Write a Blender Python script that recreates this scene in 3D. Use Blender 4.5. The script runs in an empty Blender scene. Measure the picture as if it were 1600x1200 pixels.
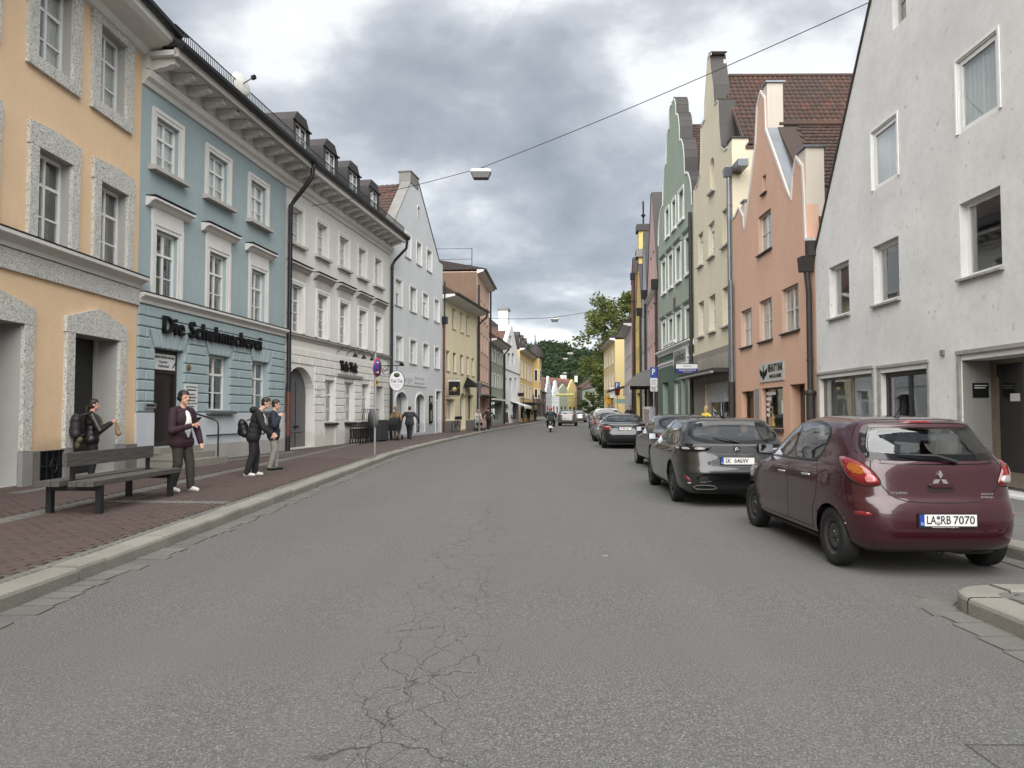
import bpy, bmesh, math, random
from mathutils import Vector, Matrix, Euler
from mathutils.geometry import tessellate_polygon
R = math.radians
random.seed(7)
sc = bpy.context.scene
COL = sc.collection
# ------------------------------------------------------------------ camera
FPX, CAMH, HOR = 1125.0, 1.56, 645.0
PITCH = math.atan((HOR - 600) / FPX)
cam_d = bpy.data.cameras.new('camera')
cam_d.sensor_fit = 'HORIZONTAL'
cam_d.sensor_width = 36.0
cam_d.lens = 36.0 * FPX / 1600.0
cam_d.clip_start, cam_d.clip_end = 0.05, 6000
cam = bpy.data.objects.new('camera', cam_d)
COL.objects.link(cam)
cam.location = (0, 0, CAMH)
cam.rotation_euler = (R(90) + PITCH, 0, 0)
sc.camera = cam
# ------------------------------------------------------------------ sky, sun, exposure
SUN_EL, SUN_AZ = R(46), R(184)          # azimuth measured clockwise from +Y (seen from above)
w = bpy.data.worlds.new('World'); sc.world = w; w.use_nodes = True
nt = w.node_tree; nt.nodes.clear()
def wn(t, **kw):
 n = nt.nodes.new(t)
 for k, v in kw.items(): setattr(n, k, v)
 return n
out = wn('ShaderNodeOutputWorld'); bg = wn('ShaderNodeBackground')
sky = wn('ShaderNodeTexSky'); sky.sky_type = 'NISHITA'; sky.sun_disc = False
sky.sun_elevation = SUN_EL; sky.sun_rotation = SUN_AZ
tc = wn('ShaderNodeTexCoord'); sep = wn('ShaderNodeSeparateXYZ')
nt.links.new(tc.outputs['Generated'], sep.inputs[0])
def wm(op, a, b=None, c=None):
 n = wn('ShaderNodeMath', operation=op)
 for i, v in enumerate((a, b, c)):
  if v is None: continue
  if isinstance(v, (int, float)): n.inputs[i].default_value = v
  else: nt.links.new(v, n.inputs[i])
 return n.outputs[0]
zz = wm('MAXIMUM', sep.outputs[2], 0.0)
den = wm('ADD', zz, 0.30)
cx = wm('DIVIDE', sep.outputs[0], den); cy = wm('DIVIDE', sep.outputs[1], den)
comb = wn('ShaderNodeCombineXYZ')
nt.links.new(cx, comb.inputs[0]); nt.links.new(cy, comb.inputs[1])
def wnoise(scale, detail, rough, dist, off):
 mp = wn('ShaderNodeMapping'); mp.inputs['Location'].default_value = off
 nt.links.new(comb.outputs[0], mp.inputs[0])
 n = wn('ShaderNodeTexNoise'); n.inputs['Scale'].default_value = scale
 n.inputs['Detail'].default_value = detail; n.inputs['Roughness'].default_value = rough
 n.inputs['Distortion'].default_value = dist
 nt.links.new(mp.outputs[0], n.inputs['Vector'])
 return n.outputs['Fac']
SKY_OFF = (20.0, 4.0, 0.0)
n1 = wnoise(1.75, 10.0, 0.5, 0.2, SKY_OFF)
n2 = wnoise(0.85, 4.0, 0.5, 0.1, (SKY_OFF[0] + 7.3, SKY_OFF[1] - 2.2, 0))
n3 = wnoise(4.6, 8.0, 0.58, 0.3, (1.7, 9.1, 0))
mixn = wm('ADD', wm('MULTIPLY', n1, 0.62), wm('ADD', wm('MULTIPLY', n2, 0.30), wm('MULTIPLY', n3, 0.18)))
mixn = wm('SUBTRACT', mixn, wm('MULTIPLY', wm('POWER', wm('SUBTRACT', 1.0, zz), 6.0), 0.11))     # thinner cloud towards the horizon, all round
ramp = wn('ShaderNodeValToRGB')
nt.links.new(mixn, ramp.inputs[0])
cr = ramp.color_ramp
cr.elements[0].position = 0.40; cr.elements[0].color = (0.66, 0.675, 0.69, 1)
cr.elements[1].position = 0.68; cr.elements[1].color = (0.16, 0.18, 0.205, 1)
for pos, colr in ((0.475, (0.60, 0.615, 0.63, 1)), (0.515, (0.40, 0.42, 0.445, 1)), (0.57, (0.275, 0.298, 0.328, 1))):
 e = cr.elements.new(pos); e.color = colr
skm = wn('ShaderNodeMixRGB', blend_type='MIX')
sks = wn('ShaderNodeMixRGB', blend_type='MULTIPLY'); sks.inputs[0].default_value = 1.0
sks.inputs[2].default_value = (0.09, 0.09, 0.09, 1)
nt.links.new(sky.outputs[0], sks.inputs[1])
skm.inputs[0].default_value = 0.9
nt.links.new(sks.outputs[0], skm.inputs[1]); nt.links.new(ramp.outputs[0], skm.inputs[2])
nt.links.new(skm.outputs[0], bg.inputs[0]); bg.inputs[1].default_value = 0.60
nt.links.new(bg.outputs[0], out.inputs[0])
sun_d = bpy.data.lights.new('sun', 'SUN'); sun_d.energy = 2.7; sun_d.angle = R(88); sun_d.color = (1.0, 0.975, 0.935)
sun = bpy.data.objects.new('sun', sun_d); COL.objects.link(sun)
sdir = Vector((math.sin(SUN_AZ) * math.cos(SUN_EL), math.cos(SUN_AZ) * math.cos(SUN_EL), math.sin(SUN_EL)))
sun.rotation_euler = (-sdir).to_track_quat('-Z', 'Y').to_euler()
sun.location = (0, -20, 60)
sc.view_settings.view_transform = 'Standard'; sc.view_settings.look = 'None'
sc.view_settings.gamma = 1.0; sc.view_settings.use_curve_mapping = False
sc.view_settings.exposure = 1.54
sc.render.engine = 'CYCLES'
sc.cycles.max_bounces = 6; sc.cycles.diffuse_bounces = 3; sc.cycles.glossy_bounces = 3
sc.cycles.transparent_max_bounces = 8; sc.cycles.transmission_bounces = 3
sc.cycles.caustics_reflective = False; sc.cycles.caustics_refractive = False
try: sc.cycles.use_denoising = True
except Exception: pass
# ------------------------------------------------------------------ pixels to rays
def ray(px, py):
 d = Vector(((px - 800) / FPX, 1.0, (600 - py) / FPX))
 c, s = math.cos(PITCH), math.sin(PITCH)
 return Vector((d.x, d.y * c - d.z * s, d.y * s + d.z * c))
def at_depth(px, py, Y):
 d = ray(px, py); t = Y / d.y
 return Vector((d.x * t, Y, CAMH + d.z * t))
# ------------------------------------------------------------------ ground heights
SL = 0.004
def interp(pts, t):
 if t <= pts[0][0]: return pts[0][1]
 for (a, b), (c, d) in zip(pts, pts[1:]):
  if t <= c: return b + (d - b) * (t - a) / (c - a)
 return pts[-1][1]
KL = [(-6, -3.93), (24, -3.93), (28, -3.75), (32.5, -3.4), (39.4, -2.8), (52, -1.5), (63, 0.0), (76, 2.0), (90, 3.9), (108, 7.0), (135, 12.5), (165, 19.5), (200, 29), (240, 42)]
KR = [(5.9, 5.25), (20, 5.35), (30, 5.75), (35, 6.0), (45, 6.75), (54, 7.6), (62, 8.35), (75, 9.6), (90, 11.2), (108, 14.0), (135, 19.5), (165, 26.5), (200, 36), (240, 49)]
def kl(y): return interp(KL, y)
def kr(y): return interp(KR, y)
def zroad(y): return SL * y
def zleft(x, y): return SL * y + 0.13 + 0.012 * max(0.0, kl(y) - x)
def zright(x, y): return SL * y + 0.13 + 0.012 * max(0.0, x - kr(y))
def ground_px(px, py, dz=0.0):
 d = ray(px, py)
 t = (CAMH - dz) / (SL * d.y - d.z)
 return Vector((d.x * t, d.y * t, dz + SL * d.y * t))
# ------------------------------------------------------------------ objects
def newob(name, me, parent=None, loc=None, rot=None):
 o = bpy.data.objects.new(name, me); COL.objects.link(o)
 if parent: o.parent = parent
 if loc is not None: o.location = loc
 if rot is not None: o.rotation_euler = rot
 return o
def tag(o, label=None, cat=None, group=None, kind=None):
 if label: o['label'] = label
 if cat: o['category'] = cat
 if group: o['group'] = group
 if kind: o['kind'] = kind
 return o
def thing(name, label, cat, loc=(0, 0, 0), rz=0.0, group=None):
 o = newob(name, None, None, loc, (0, 0, rz)); o.empty_display_size = 0.2
 return tag(o, label, cat, group)
class MB:
 """collects faces (with material slots) and links them as one mesh object"""
 def __init__(s): s.v = []; s.f = []; s.m = []; s.sm = []; s.mats = []
 def slot(s, mat):
  if mat is None: return 0
  if mat not in s.mats: s.mats.append(mat)
  return s.mats.index(mat)
 def add(s, vs, fs, mat=None, smooth=False):
  b = len(s.v); s.v += [tuple(p) for p in vs]; k = s.slot(mat)
  for f in fs:
   s.f.append(tuple(b + i for i in f)); s.m.append(k); s.sm.append(smooth)
  return s
 def box(s, x0, x1, y0, y1, z0, z1, mat=None):
  if x0 > x1: x0, x1 = x1, x0
  if y0 > y1: y0, y1 = y1, y0
  if z0 > z1: z0, z1 = z1, z0
  vs = [(x, y, z) for z in (z0, z1) for y in (y0, y1) for x in (x0, x1)]
  return s.add(vs, [(0, 2, 3, 1), (4, 5, 7, 6), (0, 1, 5, 4), (2, 6, 7, 3), (0, 4, 6, 2), (1, 3, 7, 5)], mat)
 def quad(s, a, b, c, d, mat=None): return s.add([a, b, c, d], [(0, 1, 2, 3)], mat)
 def poly(s, pts, mat=None): return s.add(pts, [tuple(range(len(pts)))], mat)
 def prism(s, pts, axis, a, b, mat=None, smooth=False):
  """2-D outline pts extruded from a to b along axis ('x': pts are (y,z); 'y': (x,z); 'z': (x,y))"""
  def P(p, t):
   return {'x': (t, p[0], p[1]), 'y': (p[0], t, p[1]), 'z': (p[0], p[1], t)}[axis]
  n = len(pts)
  vs = [P(p, a) for p in pts] + [P(p, b) for p in pts]
  fs = [(i, (i + 1) % n, n + (i + 1) % n, n + i) for i in range(n)]
  s.add(vs, fs, mat, smooth)
  tri = tessellate_polygon([[Vector((p[0], p[1], 0)) for p in pts]])
  s.add(vs, [tuple(t) for t in tri] + [tuple(n + i for i in t[::-1]) for t in tri], mat)
  return s
 def tube(s, pts, r, seg=8, mat=None, caps=True, smooth=True):
  pts = [Vector(p) for p in pts]; n = len(pts)
  rs = r if isinstance(r, (list, tuple)) else [r] * n
  rings = []; up = None
  for i, p in enumerate(pts):
   t = (pts[min(i + 1, n - 1)] - pts[max(i - 1, 0)])
   if t.length < 1e-9: t = Vector((0, 0, 1))
   t.normalize()
   if up is None:
    up = Vector((0, 0, 1)) if abs(t.z) < 0.9 else Vector((1, 0, 0))
   a = t.cross(up)
   if a.length < 1e-5: a = t.cross(Vector((0, 1, 0)))
   a.normalize(); b2 = a.cross(t); up = b2
   rings.append([p + (a * math.cos(2 * math.pi * k / seg) + b2 * math.sin(2 * math.pi * k / seg)) * rs[i] for k in range(seg)])
  vs = [q for rg in rings for q in rg]
  fs = [(i * seg + k, i * seg + (k + 1) % seg, (i + 1) * seg + (k + 1) % seg, (i + 1) * seg + k) for i in range(n - 1) for k in range(seg)]
  s.add(vs, fs, mat, smooth)
  if caps:
   s.add(rings[0], [tuple(range(seg))], mat); s.add(rings[-1], [tuple(range(seg))[::-1]], mat)
  return s
 def lathe(s, prof, seg=16, mat=None, smooth=True, c=(0, 0, 0), axis='z'):
  vs = []
  for r_, z_ in prof:
   for k in range(seg):
    a = 2 * math.pi * k / seg
    p = (r_ * math.cos(a), r_ * math.sin(a), z_)
    if axis == 'x': p = (p[2], p[0], p[1])
    if axis == 'y': p = (p[0], p[2], p[1])
    vs.append((p[0] + c[0], p[1] + c[1], p[2] + c[2]))
  n = len(prof)
  fs = [(i * seg + k, i * seg + (k + 1) % seg, (i + 1) * seg + (k + 1) % seg, (i + 1) * seg + k) for i in range(n - 1) for k in range(seg)]
  s.add(vs, fs, mat, smooth)
  return s
 def mesh(s, name, mat=None):
  me = bpy.data.meshes.new(name)
  me.from_pydata(s.v, [], s.f)
  ms = s.mats or ([mat] if mat else [])
  if mat and s.mats and None not in s.mats: pass
  for m_ in ms: me.materials.append(m_)
  me.polygons.foreach_set('material_index', s.m if s.mats else [0] * len(s.f))
  me.polygons.foreach_set('use_smooth', s.sm)
  me.update()
  return me
 def build(s, name, mat=None, parent=None, loc=None, rot=None, fix=True):
  me = s.mesh(name, mat)
  if fix:
   bm = bmesh.new(); bm.from_mesh(me)
   bmesh.ops.recalc_face_normals(bm, faces=bm.faces); bm.to_mesh(me); bm.free()
  return newob(name, me, parent, loc, rot)
# ------------------------------------------------------------------ materials
MAT = {}
class NT:
 def __init__(s, name):
  s.m = bpy.data.materials.new(name); s.m.use_nodes = True
  s.t = s.m.node_tree; s.b = s.t.nodes['Principled BSDF']
  s.o = s.t.nodes['Material Output']
 def n(s, t, **kw):
  x = s.t.nodes.new(t)
  for k, v in kw.items():
   if k in x.inputs: x.inputs[k].default_value = v
   else: setattr(x, k, v)
  return x
 def l(s, a, b): s.t.links.new(a, b)
 def coord(s, scale=(1, 1, 1), world=False):
  if world: src = s.n('ShaderNodeNewGeometry').outputs['Position']
  else: src = s.n('ShaderNodeTexCoord').outputs['Object']
  mp = s.n('ShaderNodeMapping'); mp.inputs['Scale'].default_value = scale
  s.l(src, mp.inputs[0]); return mp.outputs[0]
 def noise(s, vec, scale, detail=4, rough=0.55, dist=0.0):
  x = s.n('ShaderNodeTexNoise'); x.inputs['Scale'].default_value = scale
  x.inputs['Detail'].default_value = detail; x.inputs['Roughness'].default_value = rough
  x.inputs['Distortion'].default_value = dist
  if vec is not None: s.l(vec, x.inputs['Vector'])
  return x.outputs['Fac']
 def ramp(s, fac, stops):
  x = s.n('ShaderNodeValToRGB'); s.l(fac, x.inputs[0]); e = x.color_ramp.elements
  def c4(c): return (c, c, c, 1) if isinstance(c, (int, float)) else (*c, 1)
  e[0].position, e[0].color = stops[0][0], c4(stops[0][1])
  e[1].position, e[1].color = stops[-1][0], c4(stops[-1][1])
  for p_, c_ in stops[1:-1]: q = e.new(p_); q.color = c4(c_)
  return x.outputs[0]
 def mix(s, fac, a, b, mode='MIX'):
  x = s.n('ShaderNodeMixRGB', blend_type=mode)
  for i, v in enumerate((fac, a, b)):
   if isinstance(v, (int, float)): x.inputs[i].default_value = v if i == 0 else (v, v, v, 1)
   elif isinstance(v, tuple): x.inputs[i].default_value = (*v, 1)[:4]
   else: s.l(v, x.inputs[i])
  return x.outputs[0]
 def math(s, op, a, b=0.0):
  x = s.n('ShaderNodeMath', operation=op)
  for i, v in enumerate((a, b)):
   if isinstance(v, (int, float)): x.inputs[i].default_value = v
   else: s.l(v, x.inputs[i])
  return x.outputs[0]
 def bump(s, h, strength=0.3, dist=0.01):
  x = s.n('ShaderNodeBump'); x.inputs['Strength'].default_value = strength; x.inputs['Distance'].default_value = dist
  s.l(h, x.inputs['Height']); s.l(x.outputs[0], s.b.inputs['Normal'])
 def base(s, c):
  if isinstance(c, tuple): s.b.inputs['Base Color'].default_value = (*c, 1)
  else: s.l(c, s.b.inputs['Base Color'])
 def set(s, **kw):
  for k, v in kw.items(): s.b.inputs[k.replace('_', ' ')].default_value = v
def simple(name, col, rough=0.6, metal=0.0, var=0.12, scale=6.0, bump=0.0, bscale=40.0, coat=0.0, spec=None, rvar=0.0):
 if name in MAT: return MAT[name]
 t = NT(name)
 if max(col) < 0.06: col = tuple(x * 0.55 for x in col)
 if var:
  c = t.coord(); f = t.noise(c, scale, 5, 0.6)
  lo = tuple(x * (1 - var) for x in col); hi = tuple(min(1, x * (1 + var)) for x in col)
  t.base(t.ramp(f, [(0.3, lo), (0.7, hi)]))
  if rvar:
   t.l(t.ramp(t.noise(c, scale * 2, 4), [(0.3, max(0, rough - rvar)), (0.7, min(1, rough + rvar))]), t.b.inputs['Roughness'])
  if bump: t.bump(t.noise(c, bscale, 4, 0.6), bump, 0.01)
 else: t.base(col)
 t.set(Roughness=rough, Metallic=metal)
 if coat: t.set(Coat_Weight=coat, Coat_Roughness=0.03)
 if spec is not None: t.b.inputs['Specular IOR Level'].default_value = spec
 MAT[name] = t.m; return t.m
def plaster(name, col, stain=0.16, streak=0.12, dirt=0.0, bump=0.25, low=None, lowz=1.0, grime=0.12):
 if name in MAT: return MAT[name]
 t = NT(name)
 c = t.coord()
 big = t.noise(c, 0.55, 6, 0.62, 0.3); mid = t.noise(c, 3.2, 6, 0.65); fine = t.noise(c, 60, 3, 0.6)
 st = t.noise(t.coord((5.0, 5.0, 0.35)), 1.0, 5, 0.6)
 dark = tuple(x * (1 - stain) for x in col); lite = tuple(min(1, x * (1 + stain * 0.5)) for x in col)
 k = t.ramp(big, [(0.3, dark), (0.55, col), (0.75, lite)])
 k = t.mix(t.ramp(st, [(0.45, 0.0), (0.75, streak)]), k, tuple(x * 0.62 for x in col))
 k = t.mix(t.ramp(mid, [(0.35, 0.14), (0.6, 0.0)]), k, tuple(x * 0.8 for x in col))
 if grime:
  gm = t.noise(c, 5.5, 9, 0.7, 0.4); k = t.mix(t.math('MULTIPLY', t.ramp(gm, [(0.47, 0.0), (0.68, grime)]), t.ramp(big, [(0.35, 0.4), (0.6, 1.0)])), k, tuple(x * 0.5 for x in col))
 if dirt:
  sp = t.noise(t.coord((9, 9, 5)), 1.0, 3, 0.5)
  k = t.mix(t.ramp(sp, [(0.66, 0.0), (0.72, dirt)]), k, (0.12, 0.115, 0.105))
 if low:      # a washed-out or stained lower zone of the wall (paint worn by splash water)
  sz = t.n('ShaderNodeSeparateXYZ'); t.l(t.coord(), sz.inputs[0])
  hz = t.math('ADD', sz.outputs[2], t.math('MULTIPLY', t.noise(c, 2.5, 5), 0.7))
  f = t.ramp(t.math('DIVIDE', hz, lowz + 0.35), [(0.75, 1.0), (1.0, 0.0)])
  k = t.mix(t.math('MULTIPLY', f, 0.75), k, low)
 t.base(k); t.set(Roughness=0.92); t.b.inputs['Specular IOR Level'].default_value = 0.2
 h = t.mix(0.5, fine, mid); t.bump(h, bump, 0.012)
 MAT[name] = t.m; return t.m
def glass_mat(name, tint=0.55, gloss=1.0, rough=0.02):
 t = NT(name); t.t.nodes.remove(t.b)
 tr = t.n('ShaderNodeBsdfTransparent'); tr.inputs[0].default_value = (tint, tint * 1.02, tint, 1)
 gl = t.n('ShaderNodeBsdfGlossy'); gl.inputs['Roughness'].default_value = rough
 gl.inputs['Color'].default_value = (0.95 * gloss, 0.97 * gloss, 1.0 * gloss, 1)
 fr = t.n('ShaderNodeLayerWeight'); fr.inputs[0].default_value = 0.5
 f = t.math('ADD', t.math('MULTIPLY', t.math('POWER', fr.outputs['Facing'], 3.2), 0.9), 0.085)
 h = t.noise(t.coord((1, 1, 1)), 1.3, 2)
 bp = t.n('ShaderNodeBump'); bp.inputs['Strength'].default_value = 0.05; bp.inputs['Distance'].default_value = 0.02
 t.l(h, bp.inputs['Height']); t.l(bp.outputs[0], gl.inputs['Normal'])
 mx = t.n('ShaderNodeMixShader'); t.l(f, mx.inputs[0]); t.l(tr.outputs[0], mx.inputs[1]); t.l(gl.outputs[0], mx.inputs[2])
 t.l(mx.outputs[0], t.o.inputs[0]); MAT[name] = t.m; return t.m
GLASS = glass_mat('window_glass', 0.88)
CARGLASS = glass_mat('car_glass', 0.55)
WHITE_FRAME = simple('white_frame_paint', (0.74, 0.74, 0.72), 0.45, var=0.06)
GREY_FRAME = simple('grey_frame_paint', (0.38, 0.37, 0.35), 0.5, var=0.08)
DARK_FRAME = simple('dark_frame_paint', (0.035, 0.037, 0.04), 0.4, var=0.1)
DARKMETAL = simple('dark_brown_metal', (0.04, 0.034, 0.032), 0.6, 0.0, var=0.2, scale=3)
GUTTER = simple('black_gutter_metal', (0.03, 0.033, 0.04), 0.38, 0.2, var=0.2, scale=3)
ZINC = simple('zinc_sheet', (0.17, 0.185, 0.205), 0.42, 0.6, var=0.15, scale=2)
BLACK = simple('black_paint', (0.009, 0.009, 0.010), 0.6, var=0.1, spec=0.25)
CURTAIN = simple('net_curtain', (0.78, 0.78, 0.76), 0.9, var=0.08)
BLIND = simple('roller_blind', (0.62, 0.63, 0.60), 0.8, var=0.05)
STONE_TRIM = plaster('grey_stone_trim', (0.46, 0.44, 0.41), 0.2, 0.2)
WHITE_TRIM = plaster('white_stucco_trim', (0.68, 0.67, 0.64), 0.12, 0.15)
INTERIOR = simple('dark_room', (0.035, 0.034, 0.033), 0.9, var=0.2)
CHROME = simple('chrome', (0.75, 0.75, 0.76), 0.12, 1.0, var=0)
STEEL = simple('galvanised_steel', (0.36, 0.37, 0.38), 0.45, 0.7, var=0.12)
def rough_stone():
 t = NT('rough_white_stone'); c = t.coord()
 v = t.n('ShaderNodeTexVoronoi'); v.inputs['Scale'].default_value = 26; t.l(c, v.inputs['Vector'])
 a = t.noise(c, 34, 5, 0.7, 0.8); b = t.noise(c, 1.5, 3)
 k = t.ramp(a, [(0.36, (0.15, 0.145, 0.13)), (0.44, (0.46, 0.45, 0.41)), (0.53, (0.74, 0.735, 0.69))])
 k = t.mix(t.ramp(b, [(0.3, 0.25), (0.7, 0.0)]), k, (0.40, 0.39, 0.35))
 t.base(k); t.set(Roughness=0.95); t.bump(a, 0.9, 0.03); return t.m
ROUGH = rough_stone()
def text_mesh(s, size, extrude=0.004, offset=0.0, align='CENTER', shear=0.0, spacing=1.0):
 cu = bpy.data.curves.new('lettering', 'FONT'); cu.body = s; cu.size = size; cu.extrude = extrude; cu.offset = offset
 cu.align_x = align; cu.align_y = 'CENTER'; cu.shear = shear; cu.space_character = spacing; cu.resolution_u = 3
 o = bpy.data.objects.new('lettering', cu); COL.objects.link(o)
 dg = bpy.context.evaluated_depsgraph_get(); me = bpy.data.meshes.new_from_object(o.evaluated_get(dg))
 bpy.data.objects.remove(o); bpy.data.curves.remove(cu); me.name = 'lettering'
 return me
def text(s, size, mat, parent=None, loc=(0, 0, 0), rot=(R(90), 0, 0), extrude=0.004, offset=0.0, align='CENTER', width=None, name='lettering', shear=0.0, height=None, spacing=1.0):
 me = text_mesh(s, size, extrude, offset, align, shear, spacing)
 if width or height:
  xs = [v.co.x for v in me.vertices]; ys = [v.co.y for v in me.vertices]
  kx = width / (max(xs) - min(xs)) if width else 1.0
  ky = height / (max(ys) - min(ys)) if height else 1.0
  for v in me.vertices: v.co.x *= kx; v.co.y *= ky
 me.materials.clear(); me.materials.append(mat)
 return newob(name, me, parent, loc, rot)
# ------------------------------------------------------------------ ground, road, pavements, kerbs
def asphalt():
 t = NT('asphalt'); c = t.coord()
 g = t.noise(c, 105, 2, 0.5); g2 = t.noise(c, 48, 3, 0.6); big = t.noise(c, 0.35, 5, 0.6); mid = t.noise(c, 2.2, 5, 0.6)
 k = t.ramp(g, [(0.36, (0.062, 0.062, 0.060)), (0.52, (0.108, 0.1075, 0.104)), (0.64, (0.165, 0.163, 0.156)), (0.76, (0.34, 0.333, 0.315))])
 k = t.mix(t.ramp(big, [(0.3, 0.22), (0.7, 0.0)]), k, (0.076, 0.076, 0.074))
 k = t.mix(t.ramp(mid, [(0.35, 0.16), (0.65, 0.0)]), k, (0.120, 0.119, 0.115))
 lane = t.noise(t.coord((1.1, 0.045, 1)), 1.0, 3)                  # tyre-polished tracks along the street
 k = t.mix(t.ramp(lane, [(0.45, 0.0), (0.65, 0.25)]), k, (0.132, 0.131, 0.126))
 # crazed cracks where the surface has failed, in a strip of the carriageway
 def voro(scale, dist, loc):
  d = t.n('ShaderNodeTexNoise'); d.inputs['Scale'].default_value = 5.0; d.inputs['Detail'].default_value = 5; t.l(c, d.inputs['Vector'])
  a = t.n('ShaderNodeVectorMath', operation='SCALE'); a.inputs['Scale'].default_value = dist; t.l(d.outputs['Color'], a.inputs[0])
  b = t.n('ShaderNodeVectorMath', operation='ADD'); t.l(c, b.inputs[0]); t.l(a.outputs[0], b.inputs[1])
  mp = t.n('ShaderNodeMapping'); mp.inputs['Scale'].default_value = (1.0, 0.62, 0); mp.inputs['Location'].default_value = loc; t.l(b.outputs[0], mp.inputs[0])
  v = t.n('ShaderNodeTexVoronoi', feature='DISTANCE_TO_EDGE'); v.inputs['Scale'].default_value = scale; t.l(mp.outputs[0], v.inputs['Vector'])
  return v.outputs['Distance']
 s = t.n('ShaderNodeSeparateXYZ'); t.l(t.n('ShaderNodeTexCoord').outputs['Object'], s.inputs[0])
 wob = t.math('MULTIPLY', t.math('SUBTRACT', t.noise(c, 0.9, 4), 0.5), 0.45)
 def band(src, lo, hi, soft):
  u = t.math('ADD', src, wob)
  a = t.n('ShaderNodeMapRange'); a.inputs['From Min'].default_value = lo - soft; a.inputs['From Max'].default_value = lo + soft; t.l(u, a.inputs[0])
  b = t.n('ShaderNodeMapRange'); b.inputs['From Min'].default_value = hi + soft; b.inputs['From Max'].default_value = hi - soft; t.l(u, b.inputs[0])
  return t.math('MULTIPLY', a.outputs[0], b.outputs[0])
 mask = t.math('MULTIPLY', band(s.outputs[0], -0.92, -0.14, 0.10), band(s.outputs[1], 1.0, 12.5, 1.2))
 patchy = t.ramp(t.noise(c, 1.5, 3), [(0.25, 0.5), (0.42, 1.0)])
 mask = t.math('MULTIPLY', mask, patchy)
 e1 = t.ramp(voro(1.7, 0.34, (0.3, 0.1, 0)), [(0.0, 0.8), (0.0025, 0.55), (0.0065, 0.0)])
 e2 = t.ramp(voro(4.6, 0.16, (1.3, 5.1, 0)), [(0.0, 0.7), (0.005, 0.42), (0.012, 0.0)])
 m2 = t.math('MULTIPLY', e2, t.ramp(t.noise(c, 2.4, 3), [(0.36, 0.0), (0.48, 1.0)]))
 crack = t.math('MULTIPLY', t.math('MAXIMUM', e1, m2), mask)
 k = t.mix(crack, k, (0.016, 0.016, 0.015))
 # chewing-gum spots and paint flecks
 v = t.n('ShaderNodeTexVoronoi'); v.inputs['Scale'].default_value = 0.75; t.l(c, v.inputs['Vector'])
 k = t.mix(t.ramp(v.outputs['Distance'], [(0.0, 0.55), (0.022, 0.5), (0.03, 0.0)]), k, (0.36, 0.355, 0.33))
 # repaired rectangle with a tarred joint
 dd = t.math('MAXIMUM', t.math('SUBTRACT', 2.12, s.outputs[0]), t.math('SUBTRACT', s.outputs[1], 3.42)); dd = t.math('ADD', dd, t.math('MULTIPLY', t.math('SUBTRACT', t.noise(c, 7, 3), 0.5), 0.02))
 k = t.mix(t.math('MULTIPLY', t.math('LESS_THAN', dd, 0.0), 0.22), k, (0.075, 0.074, 0.071)); k = t.mix(t.math('MULTIPLY', t.math('LESS_THAN', t.math('ABSOLUTE', dd), 0.007), 0.7), k, (0.02, 0.02, 0.019))
 t.base(k); t.set(Roughness=0.88); t.b.inputs['Specular IOR Level'].default_value = 0.35
 h = t.math('SUBTRACT', t.mix(0.5, g, g2), t.math('MULTIPLY', crack, 0.9)); t.bump(h, 0.5, 0.012)
 MAT['asphalt'] = t.m; return t.m
ASPHALT = asphalt()
def granite(name, col, var=0.35):
 t = NT(name); c = t.coord(world=True)
 f = t.noise(c, 95, 3, 0.6); b = t.noise(c, 1.8, 5, 0.6); r = t.n('ShaderNodeObjectInfo').outputs['Random']
 isl = t.n('ShaderNodeNewGeometry').outputs['Random Per Island']
 k = t.ramp(f, [(0.33, tuple(x * (1 - var) for x in col)), (0.5, col), (0.68, tuple(min(1, x * (1 + var)) for x in col))])
 k = t.mix(t.ramp(b, [(0.35, 0.45), (0.65, 0.0)]), k, tuple(x * 0.5 for x in col))
 k = t.mix(t.math('MULTIPLY', r, 0.32), k, tuple(x * 0.55 for x in col))
 k = t.mix(t.math('MULTIPLY', isl, 0.25), k, tuple(x * 0.6 for x in col))
 t.base(k); t.set(Roughness=0.85); t.bump(t.mix(0.5, f, b), 0.5, 0.012); MAT[name] = t.m; return t.m
KERBST = granite('kerb_granite', (0.26, 0.25, 0.218))
SETT = granite('sett_granite', (0.155, 0.152, 0.14))
GUTST = granite('gutter_stone', (0.15, 0.146, 0.133))
def brickmat():
 t = NT('clay_paver'); c = t.coord(world=True)
 f = t.noise(c, 70, 3, 0.6); b = t.noise(c, 1.1, 4, 0.6); r = t.n('ShaderNodeObjectInfo').outputs['Random']
 isl = t.n('ShaderNodeNewGeometry').outputs['Random Per Island']
 rr = t.math('FRACT', t.math('ADD', r, isl))
 k = t.ramp(rr, [(0.0, (0.056, 0.039, 0.035)), (0.35, (0.071, 0.046, 0.041)), (0.7, (0.081, 0.051, 0.044)), (1.0, (0.069, 0.049, 0.044))])
 k = t.mix(t.ramp(f, [(0.4, 0.3), (0.65, 0.0)]), k, (0.051, 0.034, 0.030))
 k = t.mix(t.ramp(b, [(0.35, 0.4), (0.65, 0.0)]), k, (0.067, 0.052, 0.047))
 t.base(k); t.set(Roughness=0.86); t.bump(f, 0.35, 0.006); MAT['clay_paver'] = t.m; return t.m
CLAY = brickmat()
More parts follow.
